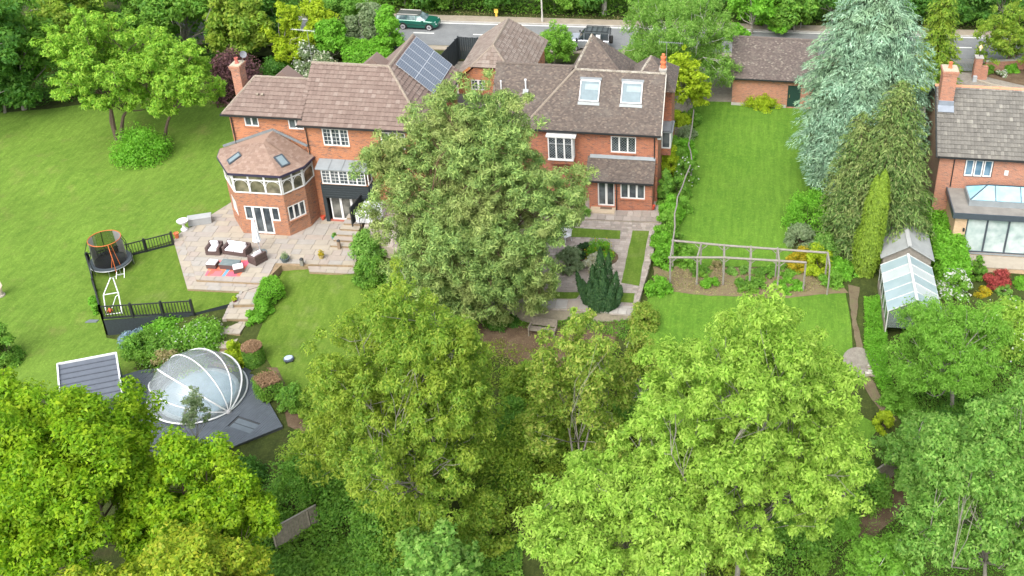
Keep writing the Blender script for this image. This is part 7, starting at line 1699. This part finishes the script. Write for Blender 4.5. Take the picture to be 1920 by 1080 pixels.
# roadside planting behind the left house
road_v = [('yellow green tree by the road, left of the white pole', 545, 75, 95, 130, (540, 135), L_YEL), ('tall yellow green tree behind the television aerial', 590, 55, 80, 110, (595, 110), L_YEL), ('bright green tree behind the brown ridge', 620, 80, 75, 90, (625, 125), L_BRI), ('grey green willow by the road behind the brown ridge', 685, 48, 75, 95, (690, 95), L_GREY),
          ('bright green upright tree at the road edge beside the green car', 724, 62, 62, 110, (728, 122), L_BRI), ('mid green tree above the grey green willow', 640, 20, 110, 80, (640, 60), L_MID)]
for k, (lb, x, y, w, h, b, m_) in enumerate(road_v): tree('roadside_tree', lb, x, y, w, h, b, m_, 90 + k, None, nl=12, ncl=14, per=60, rc=.4, L=.22, W=.14, lr=.32, lobe=.32, low_twigs=False)
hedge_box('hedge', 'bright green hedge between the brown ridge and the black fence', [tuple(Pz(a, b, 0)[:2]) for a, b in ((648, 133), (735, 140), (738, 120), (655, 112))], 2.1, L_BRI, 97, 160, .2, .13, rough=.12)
bush('white flowering shrub beside the aerial mast', 575, 150, 50, 75, L_GREY, 98, flowers=420, fmat=L_WHT, fsize=.2)
bush('dark shrub behind the lower left roof', 505, 165, 60, 60, L_DARK, 99); bush('bright shrub behind the lower left ridge', 520, 150, 60, 50, L_BRI, 100)
bush('pale pink flowering shrub behind the brown ridge', 600, 150, 60, 55, L_GREY, 101, flowers=300, fmat=L_BUFF, fsize=.2)
# beyond the road
far = [(x, y, w, h, b, m_) for x, y, w, h, b, m_ in ((760, -25, 150, 110, (760, 14), L_DARK), (850, -25, 150, 100, (850, 17), L_MID), (945, -25, 150, 100, (945, 19), L_DARK), (1040, -25, 150, 100, (1040, 22), L_MID), (1125, -20, 130, 100, (1130, 26), L_DARK), (1215, -15, 150, 120, (1215, 27), L_MID), (1300, -20, 150, 120, (1300, 30), L_DARK),
       (1410, 20, 150, 130, (1410, 66), L_BRI), (1480, 15, 110, 120, (1490, 60), L_MID), (1560, -5, 140, 120, (1560, 45), L_DARK), (1690, -10, 150, 120, (1690, 48), L_DARK), (1790, -5, 150, 110, (1790, 46), L_DARK), (1880, -10, 170, 110, (1880, 47), L_DARK), (1960, 0, 150, 130, (1970, 54), L_DARK))]
far_n = ['dark tree beyond the road above the green car', 'mid green tree beyond the road, right of the green car', 'dark tree beyond the road above the yellow marker post', 'mid green tree beyond the road beside the lamp post', 'dark tree beyond the road above the silver car', 'mid green tree beyond the road behind the birch', 'dark tree beyond the road right of the birch top', 'bright green tree behind the outbuilding roof', 'mid green tree above the right end of the outbuilding roof', 'dark tree beyond the road left of the cedar top', 'dark tree beyond the road right of the cedar top', 'dark tree beyond the road above the driveway gate', 'dark tree beyond the road above the brick pier', 'dark tree beyond the road at the top right corner']
for k, (x, y, w, h, b, m_) in enumerate(far): tree('roadside_tree', far_n[k], x, y, w, h, b, m_, 110 + k, 'trees beyond the road', nl=13, ncl=13, per=58, rc=.6, L=.3, W=.2, lr=.32, lobe=.33, low_twigs=False)
vg_ = [tuple(Pz(a, rl(a, b), 0)[:2]) for a, b in ((380, 30), (2200, 31), (2200, 10), (380, 8))]
cover('hedge_bank', vg_, L_MID, 26000, 1.9, .26, .17, 130); cover('verge_grass', [tuple(Pz(a, rl(a, b), 0)[:2]) for a, b in ((700, 33), (2000, 34), (2000, 29), (700, 28))], L_DRY, 7000, .3, .2, .05, 131, upr=1.5)
rgw = np.random.default_rng(132); n_ = 60000; q_ = np.stack([rgw.uniform(-120, 110, n_), rgw.uniform(112, 170, n_)], 1); q_ = q_[q_[:, 1] > 112 + 3 * np.sin(q_[:, 0] * .3)]
lum_ = .5 + .5 * np.sin(q_[:, 0] * .8 + 2 * np.sin(q_[:, 1] * .5)) * np.cos(q_[:, 1] * .7); z_ = (3.5 + 3.5 * lum_) * rgw.random(len(q_)) ** .35
wo_ = leafobj('far_wood', leaves(np.column_stack([q_, z_]), unit(np.array([0, 0, 1.]) + rgw.normal(size=(len(q_), 3)) * .5), rdir(rgw, len(q_)), .75, .5, rgw), L_DARK, None, 'stuff')
for k, (x, y) in enumerate(((1132, 27), (1128, 30))): p = Pz(x, y, 0); MB
p = Pz(1133, 28, 0); tt = thing('bare_trunk', 'pale tree trunk standing in the hedge beyond the road', 'tree trunk', p); MB().tube([p, p + [.1, 0, 3], p + [.3, 0, 7]], [.28, .22, .15], 8).build('trunk', MATS['bark_pale'], tt)
# trees between the houses and the road
b_, c_, R_ = crown_at(1272, 75, 235, 215, (1275, 175))
broadleaf('birch_tree', 'tall pale green birch with white stems behind the right house', 'tree', b_, c_, R_, L_BIR, 140, nl=30, ncl=22, per=95, rc=.45, L=.17, W=.075, droop=.9, lr=.26, lobe=.28, bark='bark_pale', multi=5, tr=.14, twig=.014, flat=1.15, fill=.25)
tree('small_tree', 'yellow green small tree beside the orange chimney pots', 1288, 150, 80, 120, (1290, 235), L_YEL, 141, nl=12, ncl=14, per=60, rc=.34, L=.2, W=.12)
tree('small_tree', 'feathery yellow green small tree between the garage and the silver car', 1042, 85, 85, 75, (1040, 125), L_FEA, 142, nl=11, ncl=14, per=60, rc=.34, L=.22, W=.09, droop=.5)
bt_, ct_, Rt_ = crown_at(1745, 70, 90, 190, (1745, 178)); boughs('conifer', 'tall mid green conifer between the blue cedar and the driveway', 'tree', bt_, ct_[2] + Rt_[2] - bt_[2], lambda t: 2.3 * (1 - t) ** .45 + .2, L_WIL, 143, tiers=34, per=10, droop=.3, L=.32, W=.13, step=.2, side=.45, z0=.02, clusters=3)
tree('old_tree', 'leaning brown green tree beside the brick pier at the top right', 1895, 70, 150, 130, (1888, 128), L_WIL, 144, nl=14, ncl=14, per=55, rc=.45, L=.22, W=.12, tr=.16, bark='bark_brown', fill=.3)
bush('yellow shrub between the conifers and the old house', 1722, 205, 42, 55, L_YEL, 145)
bush('dark shrub at the corner behind the old house', 1700, 185, 50, 50, L_DARK, 146)
for k, (x, y, w, h, m_, lb) in enumerate(((1852, 140, 26, 24, L_MID, 'low green shrub right of the brick pier'), (1898, 138, 30, 22, L_BRI, 'green plants in the border below the brown green tree'), (1878, 146, 20, 18, L_GREY, 'pale flowering plant in the border behind the old house'))): bush(lb, x, y, w, h, m_, 147 + k, **(dict(flowers=60, fmat=L_WHT, fsize=.16) if k == 2 else {}))
# ------------------------------------------------------------------ garden shrubs
bush('yellow green shrub against the outbuilding wall', 1430, 206, 80, 42, L_YEL, 150)
hedge_box('hedge', 'tall bright green laurel hedge between the shed and the old house', [tuple(Pz(a, b, -.4)[:2]) for a, b in ((1762, 545), (1812, 545), (1798, 480), (1762, 425), (1725, 400), (1712, 420), (1738, 470))], 1.9, L_BRI, 151, 190, .2, .12, rough=.12)
bush('yellow leaved shrub at the upper end of the laurel hedge', 1722, 412, 44, 45, L_YEL, 152)
bush('dense dark green mound beside the right lawn', 1516, 440, 95, 98, L_BRI, 153, n=9000, L=.13, W=.07, smooth=True)
bush('mixed pale shrub below the green mound', 1500, 465, 60, 55, L_GREY, 154); bush('golden yellow flowering shrub at the right end of the pergola', 1500, 510, 52, 50, L_YFL, 155)
bush('yellow green climber on the last pergola posts', 1532, 515, 60, 62, L_YEL, 156, fill=None) if False else bush('yellow green climber on the last pergola posts', 1532, 518, 60, 66, L_YEL, 156)
bush('blue green bush behind the pergola end', 1545, 480, 60, 45, L_BLU, 157); bush('bright ferny plants at the foot of the golden column', 1580, 520, 75, 38, L_BRI, 158)
bush('white flowering pieris in front of the laurel hedge', 1790, 562, 62, 62, L_FEA, 159, flowers=500, fmat=L_WHT, fsize=.16); bush('round crimson acer in front of the buff wall', 1872, 543, 52, 44, L_RED, 160, L=.14, W=.05)
bush('slender green shrub left of the crimson acer', 1834, 527, 30, 55, L_MID, 161); bush('green shrub at the right edge beside the crimson acer', 1918, 542, 30, 34, L_BRI, 162); bush('small yellow flowering plant below the crimson acer', 1842, 556, 34, 20, L_YFL, 163); bush('low dark plants under the crimson acer', 1880, 552, 50, 20, L_BLU, 164)
bush('large light green shrub with pale blossom at the right edge', 1880, 672, 130, 125, L_LIME, 165, n=9000, L=.2, W=.11, flowers=160, fmat=L_WHT, fsize=.12)
# climbers and border left of the right lawn
bush('golden green climber on the right gable wall', 1256, 345, 46, 95, L_YEL, 166); bush('green climber below the side bay window', 1252, 290, 34, 70, L_BRI, 167)
bush('white rose bush beside the rustic rail', 1285, 350, 46, 70, L_MID, 168, flowers=70, fmat=L_WHT, fsize=.14); bush('pale leaved shrub by the low board fence', 1284, 268, 44, 36, L_GREY, 169)
bush('bright green shrub left of the rustic rail', 1270, 405, 50, 46, L_FEA, 170); bush('tall green shrub beside the grass strip', 1238, 470, 46, 52, L_BRI, 171); bush('round green shrub at the pergola corner', 1246, 502, 56, 54, L_BRI, 172); bush('lush green plants at the garden lawn corner', 1232, 555, 52, 40, L_BRI, 173)
bush('green plants under the left end of the pergola', 1285, 500, 52, 40, L_FEA, 174)
bush('clipped green dome with yellow edge in the round bed', 1122, 490, 52, 46, L_BRI, 175, smooth=True, L=.09, W=.06, zplate=-.03, flowers=110, fmat=L_YFL, fsize=.12); bush('cream and pink flowering shrub in the round bed', 1113, 511, 42, 38, L_BUFF, 176, zplate=-.03); bush('variegated grey shrub left of the round bed', 1066, 512, 56, 56, L_GREY, 177, zplate=-.03); bush('dark green shrub behind the cream flowering shrub', 1092, 485, 28, 36, L_YEW, 178, zplate=-.03)
bush('dark leaved shrub by the french door of the lean-to', 1090, 408, 30, 30, L_BLU, 179, zplate=0.); bush('climber on the wall left of the lean-to', 1090, 345, 22, 26, L_MID, 180, zplate=2.0) if False else None
for k, (x, y, w, h, m_, lb) in enumerate(((1330, 542, 34, 26, L_BRI, 'leafy green clump before the first pergola bays'), (1372, 517, 34, 14, L_BLU, 'low leafy clump behind the pergola posts'), (1404, 550, 64, 30, L_MID, 'grey green lavender mounds in front of the pergola'), (1402, 517, 36, 18, L_BLU, 'blue green hosta clump behind the fourth pergola post'), (1448, 515, 26, 26, L_FEA, 'upright green plant behind the fifth pergola post'), (1480, 522, 60, 20, L_FEA, 'low yellow green plants near the pergola end'), (1340, 505, 26, 22, L_DRY, 'dry brown plant behind the second pergola post'))): bush(lb, x, y, w, h, m_, 181 + k)
cover('border_plants', gpoly([(1230, 500), (1560, 510), (1580, 540), (1420, 556), (1230, 545)]), L_DRY, 3500, .15, .1, .06, 190)
# borders on the left
for k, (x, y, w, h, m_, lb) in enumerate(((330, 700, 170, 90, L_MID, 'broad green shrubbery above the pool deck'), (262, 680, 90, 70, L_MID, 'green shrub at the left end of the pool border'), (372, 655, 90, 60, L_FEA, 'light green flowering shrub by the garden steps'), (300, 650, 110, 55, L_BRI, 'bright shrub below the black baluster fence'), (310, 705, 60, 55, L_DRY, 'bronze grassy shrub at the deck edge'), (345, 700, 60, 36, L_YEL, 'yellow green plant beside the dome'))): bush(lb, x, y, w, h, m_, 200 + k, **(dict(flowers=160, fmat=L_WHT, fsize=.09) if k in (0, 2) else {}))
bush('hazy blue flowering plant below the corner of the black fence', 246, 655, 52, 38, L_BLF, 207)
bush('yellow euonymus bush at the foot of the garden steps', 440, 692, 56, 62, L_YEL, 208)
b_ = G(472, 690); rg3 = np.random.default_rng(209); tp_ = thing('topiary', 'clipped cylinder bush with browned top beside the yellow bush', 'topiary', b_); nn_ = 5000; a = rg3.uniform(0, 6.283, nn_); t = rg3.random(nn_)
C = np.stack([b_[0] + .58 * np.cos(a), b_[1] + .5 + .58 * np.sin(a), b_[2] + t * 1.25], 1) + rg3.normal(size=(nn_, 3)) * .03; leafobj('foliage', leaves(C, unit(np.stack([np.cos(a), np.sin(a), .3 + 0 * a], 1) + rg3.normal(size=(nn_, 3)) * .4), rdir(rg3, nn_), .1, .06, rg3), L_MID, tp_)
r = .6 * np.sqrt(rg3.random(nn_)); C = np.stack([b_[0] + r * np.cos(a), b_[1] + .5 + r * np.sin(a), b_[2] + 1.3 + .12 * (1 - (r / .6) ** 2) + rg3.normal(size=nn_) * .03], 1); leafobj('clipped_top', leaves(C, unit(np.array([0, 0, 1.]) + rg3.normal(size=(nn_, 3)) * .5), rdir(rg3, nn_), .1, .06, rg3), L_BRN, tp_)
MB().lathe([(.5, 0), (.5, 1.2)], (b_[0], b_[1] + .5, b_[2]), 12).build('stem', MATS['hedge_inside'], tp_)
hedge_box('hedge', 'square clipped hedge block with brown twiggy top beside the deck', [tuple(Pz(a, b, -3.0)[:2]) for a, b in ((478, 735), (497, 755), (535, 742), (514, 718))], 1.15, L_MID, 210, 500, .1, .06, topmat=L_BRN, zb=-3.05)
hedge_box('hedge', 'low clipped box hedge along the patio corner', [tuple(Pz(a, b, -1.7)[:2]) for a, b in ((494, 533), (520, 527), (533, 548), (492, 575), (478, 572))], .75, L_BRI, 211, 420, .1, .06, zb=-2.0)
bush('small green bush beside the lower garden steps', 474, 608, 34, 30, L_BRI, 212); bush('low green bush at the lower end of the box hedge', 488, 596, 38, 36, L_BRI, 220)
bush('grassy dark bush below the square clipped hedge', 545, 775, 60, 60, L_MID, 213); bush('feathery bush right of the square clipped hedge', 590, 790, 80, 90, L_WIL, 214)
bush('lush green bush beside the terrace steps', 688, 500, 72, 76, L_BLU, 215, n=9000); bush('green bush below the terrace steps, left of the pine', 690, 545, 70, 70, L_MID, 216)
bush('pale leaved spray at the foot of the pine', 900, 565, 90, 40, L_GREY, 217); bush('dark undergrowth beside the pine foot', 880, 600, 100, 60, L_DARK, 218); bush('grey green shrub at the left edge beside the lawn', 2, 690, 60, 100, L_MID, 219)
bush('green plants against the black retaining boards', 178, 590, 24, 40, L_BRI, 221); cover('border_plants', gpoly([(905, 592), (1000, 590), (1000, 612), (905, 620)]), L_MID, 1600, .4, .13, .07, 222)
for k, (x, y, w, h, m_, lb) in enumerate(((1258, 420, 50, 60, L_BRI, 'bright shrub in the border beside the lean-to terrace'), (1252, 440, 44, 56, L_FEA, 'light shrub in the border above the round pergola shrub'), (1272, 375, 44, 50, L_MID, 'green shrub in the border by the rail, nearest the french doors'), (1262, 320, 50, 70, L_FEA, 'light green climber mass below the side bay'), (1248, 385, 40, 70, L_MID, 'green shrub at the right corner of the lean-to'), (1282, 310, 46, 56, L_BRI, 'bright shrub beside the crook of the rustic rail'), (1270, 250, 50, 50, L_YEL, 'yellow shrub under the small yellow green tree'), (1298, 240, 34, 46, L_MID, 'green shrub at the far end of the rustic rail'), (1268, 470, 40, 44, L_MID, 'green shrub under the first pergola crossbar'), (1310, 520, 44, 26, L_MID, 'low green plants along the pergola bed, left'), (1430, 525, 46, 22, L_MID, 'low green plants along the pergola bed, right'), (1480, 550, 60, 26, L_BRI, 'grassy clump below the pergola end'), (1560, 540, 46, 36, L_FEA, 'ferny clump beside the last pergola post'), (1005, 606, 60, 30, L_MID, 'low green plants on the bank left of the bench'), (1090, 610, 60, 34, L_MID, 'low green plants on the bank right of the bench'), (940, 620, 60, 40, L_DARK, 'dark plants on the bank below the pine'), (1205, 620, 60, 60, L_THIN, 'thin olive bush below the terrace corner'))): bush(lb, x, y, w, h, m_, 250 + k)
cover('border_plants', gpoly([(1236, 400), (1262, 380), (1300, 220), (1282, 220), (1245, 330)]), L_MID, 5000, .6, .14, .08, 291)
cover('border_plants', gpoly([(905, 585), (1190, 600), (1170, 640), (1100, 620), (905, 615)]), L_MID, 4000, .3, .12, .06, 292)
# pots
potp('flower_pot', 'terracotta pot at the end of the fence, left of the patio', Pz(332, 446, -1.68), .17, .42, TERRA, None)
potp('flower_pot', 'dark red pot with plants at the top of the garden steps', Pz(441, 568, -1.85), .15, .3, plain('maroon_pot', (.16, .05, .06), .6), L_YEL, 1, R=.18, H=.25)
potp('flower_pot', 'square dark planter with pale foliage on the patio edge', place(535, 490), .3, .32, plain('planter_dark', (.09, .115, .13), .6), L_GREY, 2, R=.3, H=.5)
potp('flower_pot', 'golden pot with yellow grass on the lower patio slabs', place(603, 484), .2, .28, plain('gold_pot', (.42, .33, .12), .6), L_YFL, 3, R=.22, H=.45)
potp('flower_pot', 'teal pot with red flowers near the terrace steps', place(628, 449), .2, .28, plain('teal_pot', (.10, .25, .26), .5), L_MID, 4, R=.2, H=.3)
potp('flower_pot', 'red pot at the left side of the folding doors', Pz(606, 411, -1.5), .17, .26, plain('red_pot', (.50, .08, .04), .6), None)
potp('flower_pot', 'red pot at the right corner of the lean-to', Pz(1224, 392, .06), .17, .3, plain('red_pot', (.50, .08, .04), .6), None)
p = place(567, 497); LT = thing('garden_lantern', 'small dark post lantern at the patio edge', 'lantern', p); MB().box(p[0] - .1, p[1] - .1, -1.5, p[0] + .1, p[1] + .1, -1.05).build('post', plain('lantern_post', (.2, .19, .17), .7), LT); MB().lathe([(.14, .45), (.14, .5), (.02, .62)], tuple(p), 8).build('hood', BLACK, LT)
for x, y, lb in ((641, 438, 'first dark lantern on the terrace step, nearest the teal pot'), (636, 462, 'dark lantern post on the lower terrace step')): p = Pz(x, y, -1.3); LT = thing('garden_lantern', lb, 'lantern', p, 'lanterns on the terrace steps'); MB().box(p[0] - .09, p[1] - .09, -1.5, p[0] + .09, p[1] + .09, -.85).build('post', plain('brown_post', (.22, .16, .11), .8), LT); MB().lathe([(.13, .45), (.12, .5), (.02, .58)], tuple(p), 8).build('hood', BLACK, LT)
